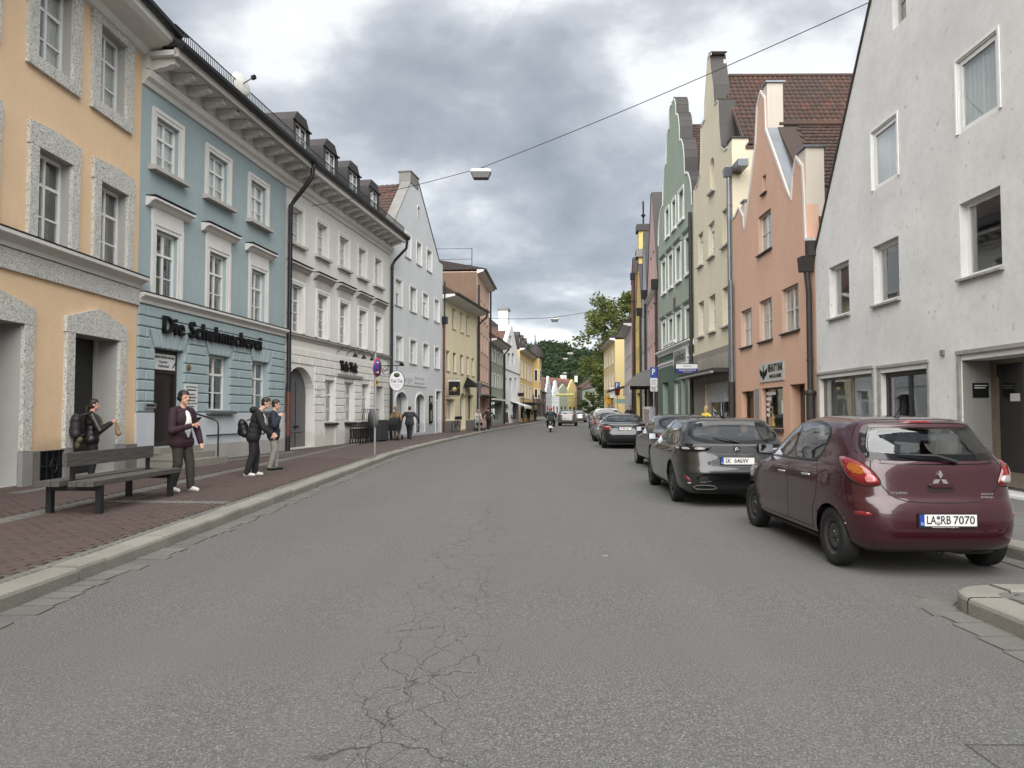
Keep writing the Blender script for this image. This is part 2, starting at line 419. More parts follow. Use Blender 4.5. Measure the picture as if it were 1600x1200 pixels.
def far_paving(name, c1, c2, mortar, sx, sy):
 t = NT(name); c = t.coord((1, 1, 1))
 b = t.n('ShaderNodeTexBrick'); t.l(c, b.inputs['Vector'])
 b.inputs['Color1'].default_value = (*c1, 1); b.inputs['Color2'].default_value = (*c2, 1); b.inputs['Mortar'].default_value = (*mortar, 1)
 b.inputs['Scale'].default_value = 1.0; b.inputs['Brick Width'].default_value = sx; b.inputs['Row Height'].default_value = sy
 b.inputs['Mortar Size'].default_value = 0.005
 n_ = t.noise(c, 0.9, 5, 0.6)
 k = t.mix(t.ramp(n_, [(0.35, 0.45), (0.65, 0.0)]), b.outputs[0], tuple(x * 0.7 for x in c1))
 t.base(k); t.set(Roughness=0.88); t.bump(t.noise(c, 60, 3), 0.3, 0.006); MAT[name] = t.m; return t.m
FARPAVE = far_paving('clay_paving', (0.092, 0.064, 0.057), (0.078, 0.057, 0.051), (0.055, 0.047, 0.043), 0.2, 0.1)
GREYPAVE = far_paving('grey_paving', (0.156, 0.152, 0.144), (0.125, 0.122, 0.117), (0.062, 0.061, 0.057), 0.4, 0.2)
def strip(ys, xa, xb, zf, mat, name, nx=1):
 vs = []; fs = []
 for y in ys:
  for k in range(nx + 1):
   x = xa(y) + (xb(y) - xa(y)) * k / nx
   vs.append((x, y, zf(x, y)))
 w_ = nx + 1
 for i in range(len(ys) - 1):
  for k in range(nx):
   a = i * w_ + k; fs.append((a, a + 1, a + w_ + 1, a + w_))
 o = MB().add(vs, fs).build(name, mat); return tag(o, kind='structure')
ys_all = [-12, -6, 0, 3, 6, 9, 12, 15, 18, 21, 24, 26, 28, 30, 32.5, 36, 39.4, 43, 47, 52, 57, 63, 69, 76, 83, 90, 99, 108, 120, 135, 150, 165, 182, 200, 220, 240]
road = strip(ys_all, lambda y: kl(y) - 0.3, lambda y: max(kr(y), 5.25) + 0.3, lambda x, y: zroad(y), ASPHALT, 'road', 4)
GRASSY = simple('bare_ground', (0.075, 0.08, 0.06), 0.95, var=0.3, scale=0.3)
gv = []; gf = []
gy = [-60, -12, 60, 120, 180, 240, 600, 1500, 3500]; gx = [-2500, -600, -120, -40, 0, 40, 120, 600, 2500]
for y in gy:
 for x in gx: gv.append((x, y, SL * min(y, 240) - 0.09 - (0.2 if y > 240 else 0)))
for i in range(len(gy) - 1):
 for k in range(len(gx) - 1):
  a = i * len(gx) + k; gf.append((a, a + 1, a + len(gx) + 1, a + len(gx)))
tag(MB().add(gv, gf).build('ground', GRASSY), kind='structure')
# facade lines (ground plan): left from near to far, right from near to far
LF = [(5.0, -8.97), (16.7, -8.74), (24.5, -7.77), (35.4, -6.07), (44.6, -4.32), (53.2, -2.6), (62.0, -1.98), (71.0, -0.88), (82.8, 0.89), (100.8, 3.2), (125, 8.2), (165, 16), (240, 38)]
RF = [(5.0, 7.85), (40.1, 8.2), (47.5, 8.95), (65, 10.7), (78, 11.9), (100, 15), (135, 22), (165, 29), (240, 52)]
def lf(y): return interp(LF, y)
def rf(y): return interp(RF, y)
YB = 21.0
tag(strip([y for y in ys_all if y <= 21] , lambda y: lf(y) - 0.9, lambda y: kl(y) - 0.2, lambda x, y: zleft(x, y) - 0.014, simple('paving_sand', (0.085, 0.08, 0.072), 0.95, var=0.3, scale=9, bump=0.3), 'paving_bed', 6), kind='structure')
strip([y for y in ys_all if y >= 21], lambda y: lf(y) - 1.2, lambda y: kl(y) - 0.2, lambda x, y: zleft(x, y), FARPAVE, 'pavement', 6)
strip([6.55] + [y for y in ys_all if y > 7], lambda y: kr(y) + 0.2, lambda y: rf(y) + 1.4, lambda x, y: zright(x, y), GREYPAVE, 'pavement', 6)
# --- clay pavers: the ones that show largest one by one, the rest joined
def paver_mesh(lx, ly, h, ch=0.006):
 m = MB()
 a, b = lx / 2, ly / 2
 vs = [(-a, -b, -h), (a, -b, -h), (a, b, -h), (-a, b, -h), (-a, -b, -ch), (a, -b, -ch), (a, b, -ch), (-a, b, -ch),
  (-a + ch, -b + ch, 0), (a - ch, -b + ch, 0), (a - ch, b - ch, 0), (-a + ch, b - ch, 0)]
 fs = [(8, 9, 10, 11)]
 for k in range(4):
  n = (k + 1) % 4
  fs += [(k, n, 4 + n, 4 + k), (4 + k, 4 + n, 8 + n, 8 + k)]
 return vs, fs
PV, PF = paver_mesh(0.194, 0.094, 0.03)
pm = MB().add(PV, PF).mesh('brick', CLAY)
cells = []
y = 4.6; row = 0
while y < YB:
 off = 0.1 if row % 2 else 0.0
 x = -4.36 - off
 while x > max(lf(y) - 0.05, -0.95 * y - 0.6):
  in_strip = abs(x + 6.45) < 0.14 or (abs(y - 11.2) < 0.11 and -6.3 < x)
  if not in_strip: cells.append((x - 0.1, y))
  x -= 0.2
 y += 0.1; row += 1
def vis_key(c):
 px = 800 + FPX * c[0] / c[1]
 return (0 if px > 6 else 1, math.hypot(c[0], c[1]))
cells.sort(key=vis_key)
pave_root = tag(newob('brick_paving', None), kind='structure')
for i, (x, y) in enumerate(cells[:290]):
 newob('brick', pm, pave_root, (x, y, zleft(x, y) + random.uniform(-0.003, 0.002)), (random.gauss(0, 0.008), random.gauss(0, 0.008), random.gauss(0, 0.012)))
bm_ = MB()
for (x, y) in cells[290:]:
 z = zleft(x, y) + random.uniform(-0.003, 0.002); sx = random.gauss(0, 0.009)
 bm_.add([(x + a, y + b, z + c + a * sx) for a, b, c in PV], PF, CLAY)
o = bm_.build('brick_field', CLAY, pave_root, fix=False); tag(o, kind='stuff')
SV, SF = paver_mesh(0.1, 0.09, 0.03, 0.012)
sm_ = MB()
def sett(x, y, z, s=1.0):
 a = random.gauss(0, 0.1); ca, sa = math.cos(a), math.sin(a); k = s * random.uniform(0.86, 1.04)
 sm_.add([(x + k * (vx * ca - vy * sa), y + k * (vx * sa + vy * ca), z + vz + random.uniform(-0.003, 0.003)) for vx, vy, vz in SV], SF, SETT)
y = 5.5
while y < 34:
 for dx in (-0.1, 0.0, 0.1): sett(-6.45 + dx + random.uniform(-0.01, 0.01), y + (0.05 if dx == 0 else 0), zleft(-6.45, y) + 0.002)
 y += 0.1
x = -6.25
while x < -4.4:
 for dy in (-0.05, 0.05): sett(x, 11.2 + dy, zleft(x, 11.2) + 0.002)
 x += 0.105
y = 4.0
while y < 30:
 sett(kl(y) - 0.335, y, zleft(kl(y) - 0.3, y) + 0.003, 0.92); y += 0.105
y = 12.0
while y < 24:
 sett(lf(y) + 0.55, y, zleft(lf(y), y) + 0.002); sett(lf(y) + 0.66, y + 0.04, zleft(lf(y), y) + 0.002); y += 0.1
o = sm_.build('sett_strip', SETT, pave_root, fix=False); tag(o, kind='stuff')
# --- kerb stones and the flat stones of the gutter
def kerb_stone(parent, A, B, side, h=0.135, wd=0.27):
 """A,B: kerb-face points on the plan, stone lies on the side 'side' (+1: to +normal)"""
 A, B = Vector(A), Vector(B); d = B - A; L = d.length; ang = math.atan2(d.y, d.x)
 g = 0.016; e = 0.024
 prof = [(0, -0.06), (0, h - e * 1.4), (e * 0.45, h - e * 0.35), (e * 1.3, h), (wd - 0.01, h + 0.003), (wd, h - 0.01), (wd, -0.06)]
 j = [random.uniform(-0.009, 0.009) for _ in range(4)]
 m = MB()
 n = len(prof); vs = []
 for q, xx in enumerate((g, L - g)):
  for k, (yy, z) in enumerate(prof): vs.append((xx, side * (yy + j[q] * (k < 4)), z + (j[2 + q] if z > 0 else 0)))
 fs = [(i, i + 1, n + i + 1, n + i) for i in range(n - 1)] + [tuple(range(n)), tuple(range(n, 2 * n))[::-1]]
 m.add(vs, fs)
 rx = math.atan2(SL * d.y, L)
 return m.build('kerb_stone', KERBST, parent, (A.x, A.y, SL * A.y), (0, -rx, ang))
kerb_left = tag(newob('kerb', None), kind='structure')
y = 2.0; rnd = random.Random(3)
lens = [1.15, 1.3, 0.98, 1.22, 0.42, 1.25, 1.3, 1.1, 1.35]
i = 0
while y < 95:
 L = lens[i % len(lens)] * rnd.uniform(0.93, 1.07) if y < 30 else 1.4
 y2 = y + L
 kerb_stone(kerb_left, (kl(y), y), (kl(y2), y2), +1)
 y = y2; i += 1
kerb_right = tag(newob('kerb', None), kind='structure')
y = 6.6; i = 0
while y < 70:
 L = lens[(i * 2 + 1) % len(lens)] * rnd.uniform(0.95, 1.05) if y < 25 else 1.5
 kerb_stone(kerb_right, (kr(y), y), (kr(y + L), y + L), -1); y += L; i += 1
# build-out in front of the parking bay (bottom right)
BY = 5.55
bo = [(3.47, 0.5), (3.47, 1.7), (3.47, 2.95), (3.47, 4.25), (3.47, BY)]
bo2 = [(3.89, BY + 0.42), (4.95, BY + 0.44), (5.25, BY + 0.6), (5.25, 6.6)]
for A, B in zip(bo, bo[1:]): kerb_stone(kerb_right, A, B, -1)
for A, B in zip(bo2, bo2[1:]): kerb_stone(kerb_right, A, B, -1)
m = MB()      # the rounded corner is one stone
h, wd, e = 0.135, 0.27, 0.022
N = 9; vs = []
prof = [(0, -0.06), (0, h - e * 1.4), (e * 0.45, h - e * 0.35), (e * 1.3, h), (wd, h + 0.003), (wd, -0.06)]
for k in range(N):
 a = R(90 * k / (N - 1)); n_ = Vector((-math.cos(a), math.sin(a)))
 c_ = Vector((3.89, BY))
 for (r_, z_) in prof:
  p = c_ + n_ * (0.42 - r_); vs.append((p.x, p.y, z_ + SL * 5))
n = len(prof)
m.add(vs, [(k * n + i, k * n + i + 1, (k + 1) * n + i + 1, (k + 1) * n + i) for k in range(N - 1) for i in range(n - 1)])
m.build('kerb_stone', KERBST, kerb_right)
isl = MB()
pts = [(3.47 + wd, 0.4), (3.47 + wd, BY)] + [(3.89 - 0.16 * math.cos(R(q)), BY + 0.16 * math.sin(R(q))) for q in (0, 45, 90)] + [(4.95, BY + 0.44 - wd), (5.5, BY + 0.3), (5.5, 6.6), (9.5, 6.6), (9.5, 0.4)]
isl.add([(x, y, zroad(y) + 0.12) for x, y in pts], [tuple(range(len(pts)))])
tag(isl.build('pavement', GREYPAVE), kind='structure')
ib = MB()
for r_ in range(37):
 for c_ in range(9):
  x = 4.35 + 0.2 * c_ + (0.1 if r_ % 2 else 0); y = 1.6 + 0.1 * r_
  if x < 6.2: ib.add([(x + a, y + b, zroad(y) + 0.142 + c2) for a, b, c2 in PV], PF, CLAY)
o = ib.build('brick_field', CLAY, pave_root, fix=False); tag(o, kind='stuff')
sm_ = MB()
for r_ in range(43):
 for c_ in range(5):
  x = 3.84 + 0.1 * c_ + random.uniform(-.01, .01); y = 1.5 + 0.1 * r_ + random.uniform(-.01, .01)
  if y < BY or (x > 3.93 and y < BY + 0.14): sett(x, y, zroad(y) + 0.142)
for c_ in range(14):
 for r_ in range(4): sett(4.3 + 0.1 * c_, 5.4 + 0.1 * r_, zroad(5) + 0.142)
o = sm_.build('sett_strip', SETT, pave_root, fix=False); tag(o, kind='stuff')
gut = tag(newob('gutter', None), kind='structure')
def gutter_stone(A, L, W, ang, z):
 a = [random.uniform(-0.012, 0.012) for _ in range(8)]
 vs = [(0 + a[0], 0 + a[1], 0), (L + a[2], a[3], 0), (L + a[4], W + a[5], 0), (a[6], W + a[7], 0)]
 vs = [(x, y_, 0.010 + random.uniform(-0.003, 0.004)) for x, y_, _ in vs] + [(x, y_, -0.03) for x, y_, _ in vs]
 MB().add(vs, [(0, 1, 2, 3), (0, 4, 5, 1), (1, 5, 6, 2), (2, 6, 7, 3), (3, 7, 4, 0)]).build('gutter_stone', GUTST, gut, (A[0], A[1], z), (0, 0, ang))
y = 2.6
while y < 30:
 L = rnd.uniform(0.17, 0.27)
 if rnd.random() > 0.06: gutter_stone((kl(y) + 0.02, y), 0.25 * rnd.uniform(0.8, 1.25), L - 0.02, rnd.gauss(0, 0.03), zroad(y))
 y += L
y = 2.0
while y < 5.4:
 gutter_stone((3.45, y + 0.3), 0.26 * rnd.uniform(0.7, 1.1), 0.28, R(180) + rnd.gauss(0, 0.05), zroad(y)); y += 0.3
for q in range(-5, 80, 17):
 a = R(q); p = Vector((3.89, BY)) + Vector((-math.cos(a), math.sin(a))) * 0.44
 gutter_stone((p.x, p.y), 0.26 * rnd.uniform(0.75, 1.15), 0.18, R(180) - a, zroad(5))
y = 6.7
while y < 16:
 gutter_stone((kr(y) - 0.02, y + 0.3), 0.22, 0.28, R(180), zroad(y)); y += 0.3
# ------------------------------------------------------------------ building kit
class Bld:
 """A house whose street front is the local plane y=0 (x along the front, y into the house, z up)."""
 def __init__(s, name, label, p0, p1, zb, depth=9.0):
  s.p0 = Vector((p0[0], p0[1])); s.p1 = Vector((p1[0], p1[1])); d = s.p1 - s.p0
  s.W = d.length; s.ang = math.atan2(d.y, d.x); s.zb = zb; s.D = depth
  s.root = thing(name, label, 'house', (p0[0], p0[1], zb), s.ang)
  s.holes = []; s.cache = {}
 def uz(s, px, py, y=0.0):
  d = ray(px, py); ca, sa = math.cos(s.ang), math.sin(s.ang)
  nrm = Vector((-sa, ca)); o = Vector((0, 0)) - s.p0
  t = (y - o.dot(nrm)) / (Vector((d.x, d.y)).dot(nrm))
  P = Vector((d.x * t, d.y * t)) - s.p0
  return P.dot(Vector((ca, sa))), CAMH + d.z * t - s.zb
 def u(s, px, py=645, y=0.0): return s.uz(px, py, y)[0]
 def z(s, px, py, y=0.0): return s.uz(px, py, y)[1]
 def pts(s, lst, y=0.0): return [s.uz(a, b, y) for a, b in lst]
 def hole(s, u0, u1, z0, z1, d=0.2, arch=0.0):
  if u0 > u1: u0, u1 = u1, u0
  if arch:
   n = 14; pts = [(u0, z0), (u1, z0), (u1, z1 - arch)]
   uc, r = (u0 + u1) / 2, (u1 - u0) / 2
   for k in range(1, n): a = math.pi * k / n; pts.append((uc + r * math.cos(a), z1 - arch + arch * math.sin(a)))
   pts.append((u0, z1 - arch))
  else: pts = [(u0, z0), (u1, z0), (u1, z1), (u0, z1)]
  s.holes.append((pts, d)); return u0, u1, z0, z1
 def wall(s, outline, mat, reveal=None, name='wall', y0=0.0, hull=True, depth=None):
  D = depth or s.D
  m = MB(); loops = [outline] + [h[0] for h in s.holes]
  flat = [p for lp in loops for p in lp]
  tri = tessellate_polygon([[Vector((p[0], p[1], 0)) for p in lp] for lp in loops])
  vs = [(p[0], y0, p[1]) for p in flat]; fs = []
  for a, b, c in tri:
   A, B_, C = flat[a], flat[b], flat[c]
   cr_ = (B_[0] - A[0]) * (C[1] - A[1]) - (B_[1] - A[1]) * (C[0] - A[0])
   fs.append((a, b, c) if cr_ > 0 else (a, c, b))
  m.add(vs, fs, mat)
  for pts, d in s.holes:
   n = len(pts)
   for i in range(n):
    a, b = pts[i], pts[(i + 1) % n]
    m.add([(a[0], y0, a[1]), (b[0], y0, b[1]), (b[0], y0 + d, b[1]), (a[0], y0 + d, a[1])], [(0, 1, 2, 3)], reveal or mat)
  if hull:
   n = len(outline)
   for i in range(n):
    a, b = outline[i], outline[(i + 1) % n]
    m.add([(a[0], y0, a[1]), (a[0], D, a[1]), (b[0], D, b[1]), (b[0], y0, b[1])], [(0, 1, 2, 3)], mat)
   if depth is None:
    tri = tessellate_polygon([[Vector((p[0], p[1], 0)) for p in outline]])
    m.add([(p[0], D, p[1]) for p in outline], [tuple(t) for t in tri], mat)
  s.holes = []
  return m.build(name, mat, s.root, fix=False)
 def part(s, m, name, mat=None, fix=True): return m.build(name, mat, s.root, fix=fix)
 def window(s, u0, u1, z0, z1, d=0.14, cols=2, rows=(0.36, 0.68), transom=0, frame=0.07, bar=0.028, mat=None, panes=True, curtain=0.0, sill=None, surround=None, hood=None, cut=True, name='window', blind=0.0, reveal=None, cross=0.06):
  """a casement window in its opening; rows: heights (fractions from the top) of the horizontal bars, the one numbered 'transom' being heavy"""
  mat = mat or WHITE_FRAME
  if u0 > u1: u0, u1 = u1, u0
  if cut: s.hole(u0, u1, z0, z1, reveal or (d + 0.02))
  W, H = round(u1 - u0, 2), round(z1 - z0, 2)
  key = ('w', W, H, cols, rows, transom, frame, bar, mat.name, cross)
  if key not in s.cache:
   m = MB()
   m.box(0, W, 0, 0.06, 0, frame, mat); m.box(0, W, 0, 0.06, H - frame, H, mat)
   m.box(0, frame, 0, 0.06, frame, H - frame, mat); m.box(W - frame, W, 0, 0.06, frame, H - frame, mat)
   xs = [frame]; zs = [frame]
   iw = (W - 2 * frame) / cols
   spans = []
   hz = sorted([H * (1 - r_) for r_ in rows])
   zb_ = frame
   for r_ in hz:
    hb = cross / 2 if (transom is not None and abs(r_ - H * (1 - rows[transom])) < 1e-6) else bar / 2
    m.box(frame, W - frame, -0.012 if hb > bar else 0.008, 0.052, r_ - hb, r_ + hb, mat)
    spans.append((zb_, r_ - hb)); zb_ = r_ + hb
   spans.append((zb_, H - frame))
   for k in range(1, cols):
    x = frame + iw * k
    hw = cross / 2 if cols == 2 else bar / 2 + 0.01
    for a, b in spans: m.box(x - hw, x + hw, 0.0, 0.055, a, b, mat)
   pl = []
   for a, b in spans:
    for k in range(cols):
     hw = cross / 2 if cols == 2 else bar / 2 + 0.01
     xa = frame + iw * k + (hw if k else 0); xb = frame + iw * (k + 1) - (hw if k < cols - 1 else 0)
     pl.append((xa, xb, a, b))
   s.cache[key] = (m.mesh(name, mat), pl)
  me, pl = s.cache[key]
  w_ = newob(name, me, s.root, (u0, d, z0))
  if panes:
   for xa, xb, a, b in pl:
    k2 = ('p', round(xb - xa, 3), round(b - a, 3))
    if k2 not in s.cache:
     s.cache[k2] = MB().box(0, k2[1], 0, 0.005, 0, k2[2]).mesh('pane', GLASS)
    newob('pane', s.cache[k2], w_, (xa, 0.028, a))
  else:
   k2 = ('g', W, H)
   if k2 not in s.cache: s.cache[k2] = MB().box(frame * 0.5, W - frame * 0.5, 0.028, 0.033, frame * 0.5, H - frame * 0.5).mesh('pane', GLASS)
   newob('pane', s.cache[k2], w_)
  if curtain:
   m = MB(); n = 26
   for side in (0, 1):
    cw = W * 0.5 * min(1.0, curtain); pts = []
    for k in range(n + 1):
     x = cw * k / n; pts.append((x if side == 0 else W - x, 0.085 + 0.012 * math.sin(k * 2.1) + 0.006 * math.sin(k * 5.3)))
    vs = [(x, y, 0.02) for x, y in pts] + [(x, y, H - 0.03) for x, y in pts]
    m.add(vs, [(i, i + 1, n + 2 + i, n + 1 + i) for i in range(n)], CURTAIN, True)
    if curtain >= 1.0 and side == 0: continue
   m.build('curtain', CURTAIN, w_, fix=False)
  if blind:
   MB().box(frame, W - frame, -0.03, -0.012, H * (1 - blind), H - 0.01).build('roller_blind', BLIND, w_)
  # a dark room behind
  k3 = ('r', W, H)
  if k3 not in s.cache:
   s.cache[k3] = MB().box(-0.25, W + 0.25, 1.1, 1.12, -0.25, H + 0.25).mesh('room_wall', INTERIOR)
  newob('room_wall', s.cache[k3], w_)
  if sill:
   sw, sh, so, sm = sill   # side overhang, height, projection, material
   m = MB(); m.prism([(-d - so, -sh * 0.15 - 0.002), (-d - so, -sh), (-d - so * 0.55, -sh), (-d + 0.0, -sh * 1.0), (-d + 0.0, 0.01), (0.0, 0.014), (0.0, 0.02), (-d, 0.018)], 'x', -sw, W + sw, sm)
   m.build('sill', sm, w_)
  if surround:
   tw, tp, tm = surround
   m = MB(); q = 0.003
   m.box(-tw, -q, -d - tp, -d + 0.01, 0, H + tw, tm); m.box(W + q, W + tw, -d - tp, -d + 0.01, 0, H + tw, tm); m.box(-q + 0.0, W + q, -d - tp, -d + 0.01, H + q, H + tw, tm)
   m.box(-tw - 0.02, -tw * 0.55, -d - tp - 0.02, -d - tp + 0.004, 0, H + tw + 0.02, tm); m.box(W + tw * 0.55, W + tw + 0.02, -d - tp - 0.02, -d - tp + 0.004, 0, H + tw + 0.02, tm)
   m.box(-tw * 0.55 + 0.002, W + tw * 0.55 - 0.002, -d - tp - 0.02, -d - tp + 0.004, H + tw * 0.55, H + tw + 0.02, tm)
   m.build('surround', tm, w_)
  if hood:
   ho, hz0, hh, hp, hm = hood   # side overhang, gap above the opening, height, projection, material
   m = MB()
   if hz0 > 0.02: m.box(-ho * 0.45, W + ho * 0.45, -d - 0.05, -d + 0.01, H + 0.17, H + hz0, hm)
   z_ = H + hz0
   prof = [(0.01, 0), (-0.05, 0), (-hp * 0.45, hh * 0.25), (-hp * 0.6, hh * 0.55), (-hp, hh * 0.7), (-hp, hh * 0.93), (0.01, hh * 1.15)]
   m.prism([(a - d, z_ + b) for a, b in prof], 'x', -ho, W + ho, hm)
   m.box(-ho - 0.012, W + ho + 0.012, -d - hp - 0.012, -d, z_ + hh * 1.16, z_ + hh * 1.16 + 0.014, DARKMETAL)
   m.build('hood', hm, w_)
  return w_
 def ledge(s, z, h, p, mat, name='ledge', u0=0.0, u1=None, cap=True):
  u1 = s.W if u1 is None else u1
  m = MB()
  prof = [(0.01, 0), (-p * 0.3, 0), (-p * 0.38, h * 0.3), (-p * 0.7, h * 0.55), (-p * 0.92, h * 0.62), (-p, h * 0.7), (-p, h * 0.95), (0.01, h)]
  m.prism([(a, z + b) for a, b in prof], 'x', u0, u1, mat)
  if cap: m.box(u0, u1, -p - 0.015, 0.0, z + h + 0.001, z + h + 0.016, DARKMETAL)
  return s.part(m, name, mat)
 def pipe(s, pts, r=0.06, mat=None, name='drainpipe', brackets=True):
  m = MB(); m.tube(pts, r, 10, mat or GUTTER)
  a = Vector(pts[-1]); b = Vector(pts[-2])
  if brackets and abs(a.z - b.z) > 2:
   z = min(a.z, b.z) + 0.8
   while z < max(a.z, b.z): m.lathe([(r * 1.15, -0.025), (r * 1.22, 0), (r * 1.15, 0.025)], 10, mat or GUTTER, c=(a.x, a.y, z)); z += 1.9
  return s.part(m, name, fix=True)
 def gutter(s, u0, u1, y, z, r=0.08, mat=None):
  m = MB(); n = 8
  pr = [(y - r * math.cos(math.pi * k / n), z - r * math.sin(math.pi * k / n)) for k in range(n + 1)]
  pr += [(y + r - 0.01, z + 0.01), (y - r - 0.012, z + 0.018)]
  m.prism(pr, 'x', u0, u1, mat or GUTTER)
  return s.part(m, 'gutter')
 def box(s, name, mat, u0, u1, y0, y1, z0, z1): return s.part(MB().box(u0, u1, y0, y1, z0, z1, mat), name)
def rowz(b, px, pt, pb, y=0.0): return b.z(px, pb, y), b.z(px, pt, y)
def wrow(b, cols, zz, ref, **kw):
 """cols: (left px, right px) pairs seen at image height ref(px)"""
 res = []
 for c in cols:
  a, e = b.u(c[0], ref), b.u(c[1], ref)
  k = dict(kw)
  if len(c) > 2: k.update(c[2])
  res.append(b.window(a, e, zz[0], zz[1], **k))
 return res
# ------------------------------------------------------------------ left side of the street
LP = [(x, y) for y, x in LF]
def bz(p, q): return SL * (p[1] + q[1]) / 2 + 0.19
ORANGE = plaster('orange_plaster', (0.76, 0.555, 0.36), 0.08, 0.08, low=(0.48, 0.36, 0.24), lowz=0.9)
BLUE = plaster('blue_plaster', (0.33, 0.405, 0.42), 0.09, 0.14)
BLUELOW = plaster('pale_blue_plaster', (0.50, 0.54, 0.57), 0.12, 0.2, low=(0.36, 0.35, 0.33), lowz=0.5)
CREAM = plaster('cream_plaster', (0.68, 0.665, 0.63), 0.08, 0.15, low=(0.52, 0.50, 0.46), lowz=0.6)
GREYPL = plaster('grey_blue_plaster', (0.56, 0.58, 0.59), 0.08, 0.08, low=(0.36, 0.38, 0.40), lowz=0.8)
JOINT = simple('dark_joint', (0.10, 0.115, 0.125), 0.9, var=0.2)
TAN = plaster('reveal_grey', (0.40, 0.395, 0.375), 0.12, 0.1)
WOODD = simple('dark_brown_wood', (0.035, 0.022, 0.017), 0.45, var=0.3, scale=3)
CONCR = plaster('concrete_grey', (0.27, 0.265, 0.255), 0.2, 0.15)
ROOFDK = simple('dark_roof', (0.05, 0.04, 0.038), 0.8, var=0.25, scale=3)
# ===== orange corner building
p0, p1 = LP[0], LP[1]
b = Bld('town_house', 'orange plastered house with rough white stone window surrounds at the left edge', p0, p1, bz((0, 12), p1), 10)
EV = b.z(205, 55)
def orange_surround(w_, W, H, d, tw, top, gable=0.0, bottom=0.0, base=None):
 """rough stone blocks round an opening (sub-parts of the window or doorway)"""
 q = 0.004; pr = 0.075
 def blk(x0, x1, z0, z1, pts=None):
  m = MB()
  if pts: m.prism(pts, 'y', -d - pr, -d + 0.012, ROUGH)
  else: m.box(x0, x1, -d - pr, -d + 0.012, z0, z1, ROUGH)
  m.build('stone_block', ROUGH, w_)
 zb_ = base if base is not None else -bottom
 for sgn in (0, 1):
  xa, xb = (-tw, -q) if sgn == 0 else (W + q, W + tw)
  z = zb_; hh = (H - zb_) / max(1, round((H - zb_) / 1.1))
  while z < H - 0.05: blk(xa, xb, z + 0.003, z + hh - 0.003); z += hh
 n = 3; cw = (W + 2 * tw + 0.06) / n; x = -tw - 0.03
 for k in range(n):
  xa, xb = x + k * cw + 0.003, x + (k + 1) * cw - 0.003
  def zt(xx): return H + top + gable * (1 - abs((xx - W / 2) / (W / 2 + tw + 0.03)))
  pts = [(xa, H + q), (xb, H + q), (xb, zt(xb))]
  if xa < W / 2 < xb: pts.append((W / 2, zt(W / 2)))
  pts.append((xa, zt(xa))); blk(0, 0, 0, 0, pts)
 if bottom: blk(-q, W + q, -bottom, -q)
d = 0.17
for (xl, xr, rf_, top, bot, gb, btm) in ((56, 111, 60, -52, 84, 0.0, 0.24), (153, 195, 110, 36, 158, 0.0, 0.24), (55, 108, 300, 228, None, 0.05, 0), (153, 196, 340, 282, None, 0.05, 0), (-75, -22, 20, -130, 30, 0, 0.24), (-75, -22, 250, 165, None, 0.05, 0)):
 u0, u1 = b.u(xl, rf_), b.u(xr, rf_)
 zt = b.z(154, 36) if btm else b.z(153, 282)
 zb_ = b.z(153, 158) if btm else b.z(153, 410, -0.05)
 w_ = b.window(u0, u1, zb_, zt, d=d, rows=(0.33, 0.68), transom=0, frame=0.07, bar=0.035, curtain=0.8 if btm else 0.0, reveal=d + 0.02)
 orange_surround(w_, u1 - u0, zt - zb_, d, 0.27 if btm else 0.24, 0.24 if btm else 0.42, gb, btm)
LEDZ = b.z(150, 404, -0.28)
zbt, zbb = b.z(105, 418), b.z(105, 447)
# ground floor doorways
dw = []
for (xl, xr) in ((-115, 31), (111, 182)):
 u0, u1 = b.u(xl, 600), b.u(xr, 600); zt = b.z(112, 520)
 b.hole(u0, u1, 0.02, zt, 0.46 if xl > 0 else 2.2); dw.append((u0, u1, zt))
outl = [(-26.0, -0.4), (b.W, -0.4), (b.W, EV), (-26.0, EV)]  # left end stretched unseen behind the camera, added for darker reflections
b.wall(outl, ORANGE, TAN)
b.ledge(LEDZ - 0.26, 0.26, 0.28, WHITE_TRIM)
n = 8
for k in range(n):
 uu0, uu1 = b.W * k / n + 0.003, b.W * (k + 1) / n - 0.003
 b.box('band_stone', ROUGH, uu0, uu1, -0.06, 0.012, zbb, zbt)
for i_, (u0, u1, zt) in enumerate(dw):
 m = MB(); W_ = u1 - u0
 if i_ == 1:
  m.box(u0, u1, 0.47, 0.51, 0.02, zt, simple('dark_door_paint', (0.02, 0.02, 0.021), 0.55, var=0.2)); m.box(u1 - 0.12, u1, 0.42, 0.468, 0.02, zt, TAN)
  m.box(u0 + 0.02, u0 + 0.03, 0.455, 0.467, 0.1, zt - .1, DARKMETAL)
 else: m.box(u0, u1, 2.2, 2.24, 0.02, zt, simple('grey_shutter', (0.14, 0.14, 0.14), 0.7, var=0.2))
 dr = b.part(m, 'door'); dr.location = (0, 0, 0)
 e = newob('doorway', None, b.root, (u0, 0, 0))
 m = MB(); m.box(0, W_, 0.0, 0.46 if i_ else 2.2, -0.05, 0.018, CONCR); ds = m.build('doorway', CONCR, b.root, (u0, 0, 0))
 bpy.data.objects.remove(e)
 orange_surround(ds, W_, zt, 0.0, 0.25, 0.30, 0.30, 0, base=0.62)
 for xa in (-0.27, W_):
  MB().box(xa + (0.0 if xa > 0 else 0.0), xa + 0.27, -0.085, 0.012, -0.3, 0.615).build('plinth_stone', CONCR, ds)
